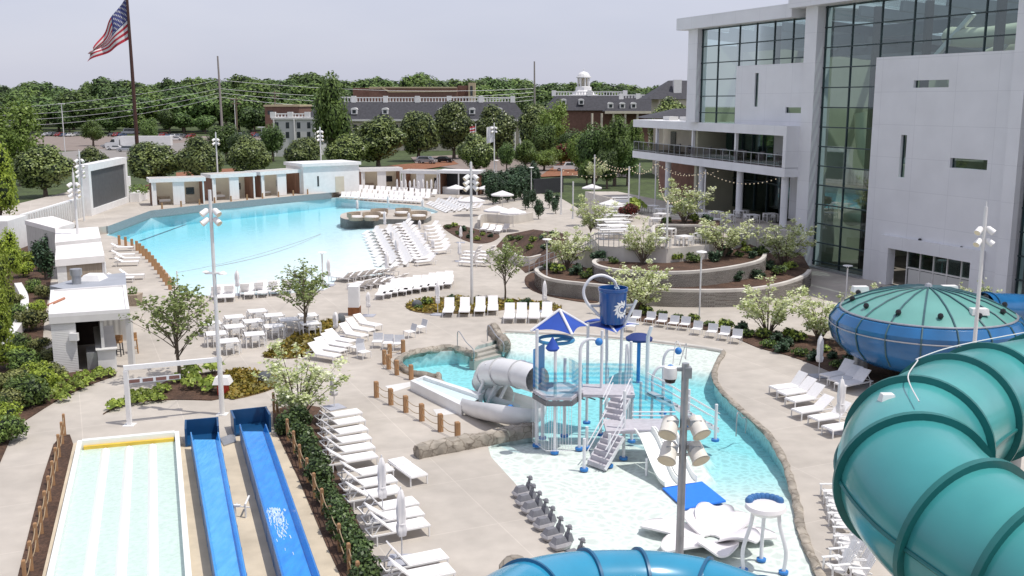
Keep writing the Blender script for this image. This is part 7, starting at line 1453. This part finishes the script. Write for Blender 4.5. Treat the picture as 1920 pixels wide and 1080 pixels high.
m = MB(); g = G(441, 975); m.tube([(g.x, g.y, 0), (g.x, g.y, .5)], .05, 8); m.box(g.x - .15, g.x + .2, g.y - .05, g.y + .05, .48, .55); m.tube([(g.x, g.y, .3), (g.x - .05, g.y + .5, .4)], .02, 6); tag(m.build('sensor_post', WHITE), 'short white sensor post beside the pale blue slide', 'post')
gr = GP([(412, 824), (440, 815), (443, 830), (420, 838)]); m = MB(); m.prism([p.xy for p in gr], -.02, .07); m_ = m.build('drain_grate', STEEL); tag(m_, 'grey drain grate between the two splash boxes', 'grate')
# ------------------------------------------------------------------ splash pool rim, rocks
def rim(px, r, lb, mt, z=.05, jit=.25, nm='rock_edge', flat=1.):
    P = spline(GP(px), 5); m = MB(); n = 10; rn = random.Random(len(px)); vs = []
    for i, p in enumerate(P):
        d = (P[min(i + 1, len(P) - 1)] - P[max(i - 1, 0)]).normalized(); s_ = d.cross(Vector((0, 0, 1))).normalized()
        for j in range(n): a = 6.2832 * j / n; k = r * (1 + rn.uniform(-jit, jit)); vs.append(p + s_ * math.cos(a) * k + Vector((0, 0, z + math.sin(a) * k * flat)))
    m.add(vs, [(i * n + j, i * n + (j + 1) % n, (i + 1) * n + (j + 1) % n, (i + 1) * n + j) for i in range(len(P) - 1) for j in range(n)] + [tuple(range(n - 1, -1, -1)), tuple(range(len(vs) - n, len(vs)))]); tag(m.build(nm, mt, smooth=True, ang=50), lb, 'pool edge')
rim([(1357, 660), (1342, 690), (1341, 715), (1360, 740), (1400, 778), (1440, 815), (1465, 855), (1482, 900), (1495, 950), (1502, 990), (1516, 1030), (1538, 1080), (1560, 1130)], .155, 'rough tan rock kerb along the curved side of the splash pool', ROCK, .0, .3, flat=.6)
rim([(948, 652), (940, 640), (930, 632), (925, 620)], .36, 'rock outcrop at the far side of the pool steps', ROCK, .12, .3); rim([(890, 668), (868, 661), (845, 656), (800, 661), (765, 668), (747, 680), (752, 690), (775, 703), (815, 712)], .21, 'tan rock kerb round the calm corner of the splash pool', ROCK, .08, .3)
rim([(815, 712), (822, 706), (824, 718), (850, 733), (880, 752), (905, 770), (940, 788)], .18, 'tan rock kerb beside the white flume', ROCK, .05, .3); rim([(948, 622), (1020, 625), (1100, 629), (1200, 638), (1300, 650), (1356, 659)], .12, 'straight concrete kerb at the far side of the splash pool', CONC2, .02, .05, 'pool_kerb')
a, b = G(781, 858), G(1004, 815); d = (b - a).normalized(); n_ = Vector((-d.y, d.x, 0)); m = MB(); N_ = 22; rn = random.Random(3); vs = []
for i in range(N_ + 1):
    for (o, z) in ((-.25, 0), (-.28, .32), (-.18, .5), (.2, .52), (.3, .3), (.28, 0)): vs.append(a.lerp(b, i / N_) + n_ * (o + rn.uniform(-.05, .05)) + Vector((0, 0, z + (rn.uniform(-.05, .05) if z else 0))))
m.add(vs, [(i * 6 + j, i * 6 + j + 1, (i + 1) * 6 + j + 1, (i + 1) * 6 + j) for i in range(N_) for j in range(5)] + [(0, 1, 2, 3, 4, 5), tuple(N_ * 6 + k for k in (5, 4, 3, 2, 1, 0))]); tag(m.build('rock_wall', ROCK, smooth=True, ang=40), 'long low tan rock wall running into the play structure', 'wall')
g = G(965, 1078); m = MB(); m.ball((g.x, g.y, .2), .5, 10, sz=.8); tag(m.build('boulder', ROCK, smooth=True), 'tan rock at the foot of the blue tube', 'boulder')
for k in range(3):
    q_ = [G(x, y) for x, y in ((889, 668 - k * 4.5), (940, 655 - k * 5))]; e = (q_[1] - q_[0]); n_ = Vector((-e.y, e.x, 0)).normalized() * .38; m = MB(); m.prism([q_[0].xy, q_[1].xy, (q_[1] + n_).xy, (q_[0] + n_).xy], -.9, -.30 + .12 * k); struct(m, 'pool_step', CONC)
# --- white flume and body slide
FL = mat('flume_white', (.74, .74, .74), .35, .06, 1.5, coat=.2)
a, b, c_, d = G(772, 722, .3), G(800, 712, .3), G(905, 745, .3), G(865, 768, .3)
BS = thing('body_slide', 'white coiled body slide ending in a flat flume beside the rope posts', 'water slide', (G(900, 760).x, G(900, 760).y, 0)); m = MB()
def slab(m, P4, z0, z1): m.prism([p.xy for p in P4], z0, z1)
A_, B_, C_, D_ = a, b, c_, d; L0 = A_.lerp(B_, .2); L1 = D_.lerp(C_, .2); R0 = A_.lerp(B_, .8); R1 = D_.lerp(C_, .8)
slab(m, [A_, L0, L1, D_], 0, .5); slab(m, [R0, B_, C_, R1], 0, .5); slab(m, [A_.lerp(D_, -.03), B_.lerp(C_, -.03), B_, A_], 0, .5); slab(m, [L0, R0, R1, L1], 0, .2); m.build('flume', FL, BS, world=True); m = MB(); m.add([Vector((p.x, p.y, .34)) for p in (L0, R0, R1, L1)], [(0, 1, 2, 3)]); m.build('flume_water', mat('flume_wet', (.62, .74, .76), .1, .08, 3.), BS, world=True)
Yb = 44.
pth = spline([AT(1008, 712, 43.), AT(975, 702, 44.2), AT(940, 697, 45.4), AT(915, 703, 46.6), AT(912, 722, 47.2), AT(935, 742, 46.6), AT(975, 755, 45.3), AT(1000, 765, 43.4), AT(985, 775, 41.9), AT(945, 770, 41.9), AT(905, 764, 43.2), AT(882, 758, 44.2)], 7)
m = MB(); up_n = 38
m.tube(pth[:up_n], .62, 22, caps=False); m.build('tube', FL, BS, smooth=True, world=True); m = MB(); m.tube(pth[up_n - 1:], [.62 - .1 * i / (len(pth) - up_n) for i in range(len(pth) - up_n + 1)], 22, caps=False, a0=math.pi * .90, a1=math.pi * 2.1); m.build('open_flume', FL, BS, smooth=True, world=True)
for mm in rings(pth, [7, 14, 20, 26, 33], .62, .025, .05): mm.build('flange', mat('flume_flange', (.5, .5, .5), .5, .1), BS, smooth=True, world=True)
m = MB(); m.tube(pth[2:9], .635, 18, caps=False, a0=-.6, a1=1.4); m.build('blue_band', mat('pale_blue', (.35, .42, .72), .4, .1), BS, smooth=True, world=True)
for px in (905, 950, 930): p = AT(px, 740, 45.8); m = MB(); m.tube([(p.x - .4, p.y, 0), (p.x, p.y, .9), (p.x + .2, p.y, 1.9)], .08, 8); m.build('support_leg', FL, BS, world=True)
# ------------------------------------------------------------------ play structure
PW = mat('structure_white', (.76, .76, .78), .35, .06, 2.); DKG = mat('deck_grey', (.50, .48, .515), .8, .12, 5.); PANL = mat('panel_blue', (.05, .28, .62), .3, .1, 1., coat=.3); BFL = mat('flange_blue', (.03, .20, .55), .5, .1); AQ = glassmat('aqua_panel', (.55, .83, .93), .06); t_ = AQ.node_tree; wv_ = t_.nodes.new('ShaderNodeTexWave'); wv_.bands_direction = 'Z'; wv_.inputs['Scale'].default_value = 1.6; wv_.inputs['Distortion'].default_value = 2.; g_ = t_.nodes.new('ShaderNodeNewGeometry'); r_ = t_.nodes.new('ShaderNodeValToRGB'); r_.color_ramp.elements[0].color = (.42, .76, .90, 1); r_.color_ramp.elements[1].color = (.85, .95, .98, 1); t_.links.new(g_.outputs['Position'], wv_.inputs[0]); t_.links.new(wv_.outputs[0], r_.inputs[0]); t_.links.new(r_.outputs[0], [n for n in t_.nodes if n.type == 'BSDF_TRANSPARENT'][0].inputs[0])
PS_ = thing('play_structure', 'white and blue water play structure with stairs, posts and spray arches', 'play structure', (G(1090, 815).x, G(1090, 815).y, 0))
def up(px, py, top, r=.065, nm='post', mt=None):
    g = G(px, py); z1 = HZ(g, top); m = MB(); m.tube([g, g + Vector((0, 0, z1))], r, 10); o = m.build(nm, mt or PW, PS_, smooth=True, world=True); m = MB(); m.cyl((g.x, g.y), r * 2.6, -.02, .07, 12); m.build('foot_flange', BFL, o, world=True); return g, z1
posts_ = {}
for k, (px, py, top) in {'a': (1006, 836, 617), 'b': (1040, 849, 650), 'c': (1086, 842, 652), 'd': (1058, 818, 672), 'e': (1017, 822, 690), 'f': (1169, 860, 733), 'g': (1142, 874, 813), 'h': (1095, 881, 822), 'i': (1100, 793, 605), 'j': (1126, 815, 620), 'k': (1180, 797, 640), 'l': (1184, 828, 735), 'm': (1341, 826, 758), 'n': (1257, 815, 763), 'o': (1200, 800, 715), 'p': (1100, 840, 800), 'q': (1182, 770, 688), 'r': (1243, 775, 700), 's': (1138, 780, 690), 't': (1290, 800, 730)}.items(): posts_[k] = up(px, py, top)
z1 = 2.35
pl = [posts_[k][0].xy for k in 'abcde']; pc = sum(pl, Vector((0, 0))) / 5; hexp = [pc + Vector((.08, 0)) + Vector((1.02 * math.cos(a), 1.3 * math.sin(a))) for a in [math.pi / 3 * i for i in range(6)]]
MB().prism(hexp, z1 - .12, z1).build('platform', DKG, PS_, world=True)
bp2 = G(1142, 735, 2.0).xy; MB().prism([bp2 + Vector(v) for v in ((-1.5, -.6), (1.0, -.7), (1.1, .9), (-1.5, 1.0))], 1.95, 2.07).build('platform', DKG, PS_, world=True)
bp3 = G(1185, 800, 1.2).xy; MB().prism([bp3 + Vector(v) for v in ((-1.1, -.75), (1.6, -.75), (1.7, .7), (-1.1, .8))], 1.15, 1.27).build('platform', DKG, PS_, world=True)
m = MB()
for i in range(6): a, b = hexp[i], hexp[(i + 1) % 6]; m.bar((a.x, a.y, z1 - .25), (b.x, b.y, z1 - .25), .06, .2); m.bar((a.x, a.y, z1 - .3), (pc.x, pc.y, z1 - .6), .05)
for i in range(5): a = bp2 + Vector((-1.4 + i * .45, -.5)); m.bar((a.x, a.y, 1.93), (a.x + .4, a.y + .9, 1.55), .05)
m.build('truss', mat('truss_grey', (.16, .16, .17), .6, .2), PS_, world=True)
# wavy transparent guard panels
def panel(a, b, z0, z1_, mt, nm='guard_panel'):
    a, b = Vector(a), Vector(b); m = MB(); m.add([(a.x, a.y, z0), (b.x, b.y, z0), (b.x, b.y, z1_), (a.x, a.y, z1_)], [(0, 1, 2, 3)]); o = m.build(nm, mt, PS_, world=True)
for i in (3, 4, 5): panel(hexp[i], hexp[(i + 1) % 6], z1 + .08, z1 + 1.05, AQ)
panel(hexp[2], hexp[3], z1 + .08, z1 + 1.7, PANL, 'slide_hood'); panel(hexp[0], hexp[1], z1 + .08, z1 + 1.05, AQ)
panel(bp2 + Vector((-1.5, 1.0)), bp2 + Vector((1.1, .9)), 2.1, 3.0, AQ); panel(bp3 + Vector((.1, .75)), bp3 + Vector((1.7, .7)), 1.3, 2.3, AQ); panel(bp3 + Vector((1.6, -.75)), bp3 + Vector((1.7, .7)), 1.3, 2.1, AQ); panel(bp2 + Vector((1.1, .9)), bp3 + Vector((1.7, .72)), 1.6, 2.7, AQ)
m = MB()
for a, b in ((bp3 + Vector((-.1, -.74)), bp3 + Vector((1.6, -.74))),):
    for z in (1.75, 1.9, 2.05): m.tube([(a.x, a.y, z), (b.x, b.y, z)], .025, 6)
m.build('railing', PW, PS_, world=True)
for q0, q1 in ((4, 5), (3, 4)):
    m = MB()
    for i in range(10): a = hexp[q0].lerp(hexp[q1], i / 9); m.tube([(a.x, a.y, .1), (a.x, a.y, z1 - .2)], .009, 4)
    for zz in (.12, z1 - .22): m.tube([(hexp[q0].x, hexp[q0].y, zz), (hexp[q1].x, hexp[q1].y, zz)], .014, 4)
    m.build('fence_bars', PW, PS_, world=True)
def stairs(a, b, z0, z1_, wd, n, nm='stairs'):
    a, b = Vector(a), Vector(b); d = (b - a) / n; s_ = Vector((-d.y, d.x)).normalized() * wd / 2; m = MB()
    for i in range(n): p = a + d * i; z = z0 + (z1_ - z0) * (i + 1) / n; q = [p - s_, p + s_, p + d + s_, p + d - s_]; m.prism(q, z - .05, z); m.add([(q[0].x, q[0].y, z - (z1_ - z0) / n), (q[1].x, q[1].y, z - (z1_ - z0) / n), (q[1].x, q[1].y, z - .05), (q[0].x, q[0].y, z - .05)], [(0, 1, 2, 3)])
    o = m.build(nm, DKG, PS_, world=True); r = MB()
    for sg in (-1, 1):
        e0, e1 = a + s_ * sg, b + s_ * sg; r.bar((e0.x, e0.y, z0 + .05), (e1.x, e1.y, z1_ - .05), .04, .14)
        for h in (.55, .85): r.tube([(e0.x, e0.y, z0 + h), (e1.x, e1.y, z1_ + h)], .025, 6)
    r.build('stringer', PW, o, world=True)
stairs(G(1118, 877).xy, bp3 + Vector((-.75, -.72)), 0, 1.15, .95, 6); stairs(bp3 + Vector((-.75, .78)), bp2 + Vector((.45, -.66)), 1.27, 1.98, .8, 4); stairs(G(1338, 806).xy, G(1222, 742, 1.9).xy, 0, 1.95, .8, 9)
# canopies
def canopy(c, r, z0, z1_, mt, edge, nm='canopy', n=4, rot=.0):
    m = MB(); K = 6; vs = [(c.x, c.y, z1_)]; 
    rim_ = []
    for i in range(n):
        a0 = rot + 6.2832 * i / n; a1 = rot + 6.2832 * (i + 1) / n; p0 = c + Vector((math.cos(a0), math.sin(a0))) * r; p1 = c + Vector((math.cos(a1), math.sin(a1))) * r
        for k in range(K): t = k / K; p = p0.lerp(p1, t); p = p.lerp(c, .10 * math.sin(math.pi * t)); rim_.append(Vector((p.x, p.y, z0 + .12 * math.sin(math.pi * t))))
    vs += rim_; N_ = len(rim_); m.add(vs, [(0, 1 + i, 1 + (i + 1) % N_) for i in range(N_)]); o = m.build(nm, mt, PS_, world=True); e = MB()
    for i in range(n): p = rim_[i * K]; e.tube([p, Vector((c.x, c.y, z1_ + .02))], edge, 8)
    e.build('canopy_ridge', PW, o, world=True)
p1_ = posts_['a'][0]; zc1 = HZ(p1_, 622); canopy(AT(1049, 610, 40.6).xy, 1.28, zc1 - .05, zc1 + .72, ROYAL, .06, rot=-1.2); cc = AT(1137, 607, 43.5); canopy(cc.xy, 1.5, cc.z - .08, cc.z + .12, ROYAL, .05, rot=.2)
# hoop spray, cone, arches, mushrooms
m = MB(); g = AT(1042, 637, 40.5); m.tube([(g.x + .72 * math.cos(a), g.y + .72 * math.sin(a), g.z) for a in [6.2832 * i / 32 for i in range(32)]], .075, 8, closed=True); m.tube([(g.x, g.y, g.z - .02), (g.x + .3, g.y + .15, g.z), (g.x + .7, g.y, g.z)], .07, 8); m.tube([(g.x, g.y, 0), (g.x, g.y, g.z)], .06, 8); m.build('spray_ring', mat('ring_blue', (.05, .24, .45), .35, .1), PS_, smooth=True, world=True)
g = AT(1036, 648, 38.6); m = MB(); m.lathe([(.02, .35), (.28, -.1), (.2, -.2), (.02, -.22)], 14, (g.x, g.y, g.z)); m.build('spray_cone', ROYAL, PS_, smooth=True, world=True)
def arch(pxb, pyb, top, pxe, pye, nm='spray_arch', r=.06):
    g = G(pxb, pyb); zt_ = HZ(g, top); e = AT(pxe, pye, g.y - .1); m = MB(); m.tube(spline([g, Vector((g.x, g.y, zt_ * .6)), Vector((g.x, g.y, zt_ - .45)), Vector((g.x + (e.x - g.x) * .3, g.y, zt_ - .05)), Vector((g.x + (e.x - g.x) * .7, g.y, zt_)), e], 5), r, 10); o = m.build(nm, PW, PS_, smooth=True, world=True); m = MB(); m.ball(e, .16, 12); m.build('nozzle', BFL, o, smooth=True, world=True)
arch(1086, 842, 636, 1123, 641); arch(1241, 800, 655, 1272, 658); arch(1221, 812, 688, 1257, 690); arch(1176, 800, 650, 1172, 727, r=.05)
g = G(1197, 690); zc2 = HZ(g, 634); m = MB(); m.lathe([(.03, .28), (.45, .2), (.72, .02), (.70, -.1), (.4, -.06), (.03, -.04)], 28, (g.x, g.y, zc2)); MU = thing('mushroom_spray', 'navy mushroom shower standing in the splash pool', 'spray shower', (g.x, g.y, 0)); m.build('cap', NAVY, MU, smooth=True, world=True); m = MB(); m.tube([(g.x, g.y, -.8), (g.x, g.y, zc2)], .1, 12); m.build('stem', BFL, MU, smooth=True, world=True)
g = G(1212, 750); m = MB(); zt_ = HZ(g, 612); m.tube([(g.x, g.y, 0), (g.x, g.y, zt_ - .5), (g.x + .15, g.y, zt_)], .09, 10); o = m.build('water_cannon', PW, smooth=True); tag(o, 'white bent spray pole beside the navy mushroom', 'spray pole')
# tipping bucket
Yk = 43.; cb = AT(1149, 572, Yk); rb = 27 / PXM(cb); hb = AT(1149, 536, Yk).z - AT(1149, 602, Yk).z; TBk = thing('tipping_bucket', 'big blue tipping bucket with a white sun emblem', 'bucket', (cb.x, cb.y, cb.z - hb / 2)); m = MB(); pr = [(.02, .05), (rb * .84, 0), (rb * .86, .02), (rb * .985, hb * .9), (rb * 1.04, hb * .92), (rb * 1.04, hb), (rb * .97, hb), (rb * .95, hb * .7), (rb * .8, .1), (.02, .1)]; m.lathe(pr, 40); BKT = mat('bucket_blue', (.012, .085, .30), .22, .08, 1., coat=.5); m.build('pail', BKT, TBk, smooth=True)
def onb(a, z, o=.012): r = rb * (.86 + .13 * z / (hb * .9)) + o; return Vector((r * math.sin(a), -r * math.cos(a), z))
SUNW = mat('emblem_white', (.80, .80, .80), .5, .03); em = MB(); ca, cz = .62, hb * .43
for k in range(11):
    th = .9 + k * (6.2832 * .86 / 11); L0_, L1_ = .19, .42; bend = .35; q = []
    for s, wdt in ((0, .06), (.5, .065), (1, .005)):
        th2 = th + bend * s; rr = L0_ + (L1_ - L0_) * s
        for sg in (-1, 1): q.append(onb(ca + (rr * math.cos(th2) - sg * wdt * math.sin(th2)) / rb, cz + rr * math.sin(th2) + sg * wdt * math.cos(th2)))
    em.add(q, [(0, 1, 3, 2), (2, 3, 5, 4)])
ar = [(a, .10, .17) for a in [.6 + 4.6 * i / 18 for i in range(19)]]; em.add([onb(ca + r * math.cos(a) / rb, cz + r * math.sin(a)) for a, r0, r1 in ar for r in (r0, r1)], [(2 * i, 2 * i + 1, 2 * i + 3, 2 * i + 2) for i in range(18)]); em.build('sun_emblem', SUNW, TBk)
FRM = thing('bucket_frame', 'white pole frame with curled water pipe carrying the tipping bucket', 'frame', (cb.x, cb.y, 0)); zb = cb.z - hb / 2
m = MB(); L_ = cb.x - rb - .35; Rr = cb.x + rb + .3
m.tube(spline([(L_ + .75, Yk, 0), (L_ + .72, Yk, zb - .2), (L_ + .35, Yk, zb + .35), (L_ - .15, Yk, zb + .9), (L_ - .3, Yk, zb + 1.45), (L_ + .0, Yk, zb + 1.95), (L_ + .5, Yk + .1, zb + 2.08), (L_ + 1.0, Yk + .2, zb + 1.85), (L_ + 1.15, Yk + .25, zb + 1.55)], 5), .065, 12); m.build('water_pipe', PW, FRM, smooth=True, world=True)
m = MB(); m.tube([(Rr - .6, Yk, 0), (Rr - .5, Yk, zb - .3), (Rr + .1, Yk, zb + 1.0)], .07, 10); m.build('post', PW, FRM, smooth=True, world=True); m = MB(); m.tube([(L_ - .05, Yk, zb + .75), (cb.x - rb * .9, Yk, zb + .75)], .06, 8); m.tube([(Rr, Yk, zb + .8), (cb.x + rb * .9, Yk, zb + .75)], .06, 8); m.build('axle', STEEL, FRM, world=True)
wf = MB(); rn = random.Random(5)
for i in range(70): t = rn.random(); wf.ball((L_ + 1.15 + t * .45 + rn.gauss(0, .05), Yk + .2 + rn.gauss(0, .05), zb + 1.5 - t * .85 + rn.gauss(0, .05)), rn.uniform(.015, .05), 5)
tag(wf.build('falling_water', WAVEW, smooth=True), 'splash of white water falling into the blue bucket', 'water', None, 'stuff')
# double kiddie slide
KS = thing('kiddie_slide', 'double white kiddie slide ending at the blue mat', 'water slide', (G(1240, 880).x, G(1240, 880).y, 0)); top_a, top_b = AT(1187, 813, 41.0), AT(1262, 806, 41.6); bot_a, bot_b = G(1243, 914, .06), G(1310, 903, .06)
zt_ = 1.3; top_a = Vector((G(1187, 813, zt_))); top_b = Vector((G(1262, 806, zt_)))
def kp(u, v): 
    p = top_a.lerp(top_b, u).lerp(bot_a.lerp(bot_b, u), v); z = zt_ * (1 - sm(min(1, v * 1.1))) * .96 + .06; return Vector((p.x, p.y, z))
for li in range(2):
    prf = [(0, .22), (.07, .22), (.10, 0), (.90, 0), (.93, .22), (1, .22)]; m = MB(); V = 14; n = len(prf)
    m.add([kp((li + u * .96 + .02) / 2, v / V) + Vector((0, 0, z)) for v in range(V + 1) for u, z in prf], [(v * n + i, v * n + i + 1, (v + 1) * n + i + 1, (v + 1) * n + i) for v in range(V) for i in range(n - 1)]); m.build('chute', MAT_W, KS, smooth=True, world=True, ang=40)
m = MB(); 
for u in (0.02, .5, .98): p = kp(u, .45); m.tube([(p.x, p.y, 0), (p.x, p.y, p.z)], .05, 8)
m.build('support_leg', PW, KS, world=True)
bmp = GP([(1242, 917), (1316, 905), (1361, 941), (1284, 956)], -.02); m = MB(); m.prism([p.xy for p in bmp], -.03, .035); tag(m.build('landing_mat', mat('mat_blue', (.02, .20, .80), .7, .06, 6.)), 'bright blue landing mat lying before the kiddie slide', 'mat')
# flower slides and toadstool spray
PET = mat('petal_white', (.80, .77, .77), .4, .04, 1., coat=.2)
fc_ = G(1335, 1010)
fw = thing('flower_sculpture', 'giant white flower of broad petals lying on the spray pad', 'play sculpture', (fc_.x, fc_.y, 0))
for i, (a, L_, W2, lift, hgt) in enumerate([(2.85, 2.2, .55, .5, .25), (2.0, 1.4, .45, .8, .45), (1.3, 1.6, .65, .8, .55), (.6, 1.7, .5, .8, .4), (-.1, 1.9, .5, .5, .25), (-.8, 1.6, .55, .9, .5), (-1.6, 1.7, .65, .6, .4), (-2.5, 2.0, .6, .5, .3)]):
    m = MB(); NU, NV = 10, 8; d = Vector((math.cos(a), math.sin(a), 0)); s_ = Vector((-d.y, d.x, 0)); vs = []
    for off in (0, -.06):
        for u in range(NU + 1):
            for v in range(NV + 1):
                t = u / NU; q = v / NV * 2 - 1; w_ = W2 * (math.sin(math.pi * min(1, .12 + t * .8)) ** .7); z = hgt * math.sin(t * 1.9) * lift + .35 * q * q * w_ * .8 * (.4 + t); vs.append(fc_ + d * (.25 + L_ * t * (1 - .12 * lift * t)) + s_ * q * w_ + Vector((0, 0, .03 + z + off)))
    K = (NU + 1) * (NV + 1); fs = []
    for u in range(NU):
        for v in range(NV): i0 = u * (NV + 1) + v; fs.append((i0, i0 + NV + 1, i0 + NV + 2, i0 + 1)); fs.append((K + i0, K + i0 + 1, K + i0 + NV + 2, K + i0 + NV + 1))
    ed = [u * (NV + 1) for u in range(NU + 1)] + [NU * (NV + 1) + v for v in range(1, NV + 1)] + [u * (NV + 1) + NV for u in range(NU - 1, -1, -1)] + [v for v in range(NV - 1, 0, -1)]
    for x, y in zip(ed, ed[1:] + ed[:1]): fs.append((x, y, K + y, K + x))
    m.add(vs, fs); m.build('petal', PET, fw, smooth=True, world=True, ang=60)
tg = G(1430, 1066); zt_ = HZ(tg, 955); t = thing('toadstool_spray', 'white oval spray shower on three bowed legs with a blue scalloped crest', 'spray shower', (tg.x, tg.y, 0)); m = MB(); m.lathe([(.02, -.12), (.45, -.1), (.62, .05), (.58, .16), (.02, .2)], 28, (0, 0, zt_)); m.build('cap', PET, t, smooth=True)
for a in (3.3, -.4, 1.4): m = MB(); x, y = math.cos(a), math.sin(a); m.tube(spline([(.62 * x, .62 * y, 0), (.66 * x, .66 * y, zt_ * .35), (.45 * x, .45 * y, zt_ * .75), (.4 * x, .4 * y, zt_ - .05)], 6), .06, 10); lg = m.build('leg', PW, t, smooth=True); m = MB(); m.cyl((.62 * x, .62 * y), .15, -.03, .04, 12); m.build('foot_flange', BFL, lg)
m = MB()
for i in range(9): a = .35 + i * .3; m.ball((.5 * math.cos(a), .5 * math.sin(a), zt_ + .2), .13, 10)
m.build('crest', mat('crest_blue', (.05, .16, .38), .4, .15), t, smooth=True)
# ride-on sprayers
RG = mat('sprayer_grey', (.20, .20, .22), .5, .15, 4.); RG2 = mat('sprayer_light', (.36, .35, .36), .5, .1, 4.)
def mk_rider():
    t = thing('ride_on_sprayer', 'sprayer', 'play sprayer'); m = MB(); P = [(-.55, 0), (-.48, .3), (0, .36), (.35, .25), (.62, 0), (.35, -.25), (0, -.36), (-.48, -.3)]; P2 = [(x * .82, y * .78) for x, y in P]
    n = 8; m.add([(x, y, .04) for x, y in P2] + [(x, y, .2) for x, y in P] + [(x * .9, y * .85, .3) for x, y in P], [(i, (i + 1) % n, n + (i + 1) % n, n + i) for i in range(n)] + [(n + i, n + (i + 1) % n, 2 * n + (i + 1) % n, 2 * n + i) for i in range(n)] + [tuple(range(2 * n, 3 * n)), tuple(range(n - 1, -1, -1))]); m.build('hull', RG2, t)
    m = MB(); frustum(m, -.45, .2, -.2, .2, .3, .55, .12, .07); m.build('seat', RG, t); m = MB(); frustum(m, .2, .5, -.2, .2, .3, .62, .08, .06); m.bar((.3, 0, .6), (.36, 0, .82), .1); m.build('console', RG, t); m = MB(); m.bar((.36, -.22, .84), (.36, .22, .84), .06); m.ball((.4, 0, .86), .12, 8); m.build('handlebar', RG, t); return t
RID = Proto(mk_rider)
for i, (x, y) in enumerate([(981, 931), (987, 947), (998, 961), (1010, 976), (1022, 991), (1037, 1011), (1053, 1028), (1077, 1054)]):
    g = G(x, y); RID.put((g.x, g.y, 0), .55, f'{ORD[i]} grey ride-on sprayer of the line on the pad edge, counted from the rock wall', 'ride-on sprayers', .76)
# low water jets beside the flume, pale mats
for px, lb in (([(722, 724), (770, 716), (778, 722), (735, 736)], 'pale mat at the start of the white flume'), ([(812, 768), (845, 765), (860, 775), (820, 780)], 'pale mat on the deck below the white flume')):
    m = MB(); m.prism([p.xy for p in GP(px)], -.02, .012); tag(m.build('deck_mat', STONEW), lb, 'mat')
# water pool mist post etc.
g = G(957, 790); m = MB(); m.tube([(g.x, g.y, 0), (g.x, g.y, .5)], .05, 8); m.ball((g.x, g.y, .6), .18, 10); tag(m.build('spray_knob', BFL, smooth=True), 'small blue knob sprayer under the coiled slide', 'sprayer')
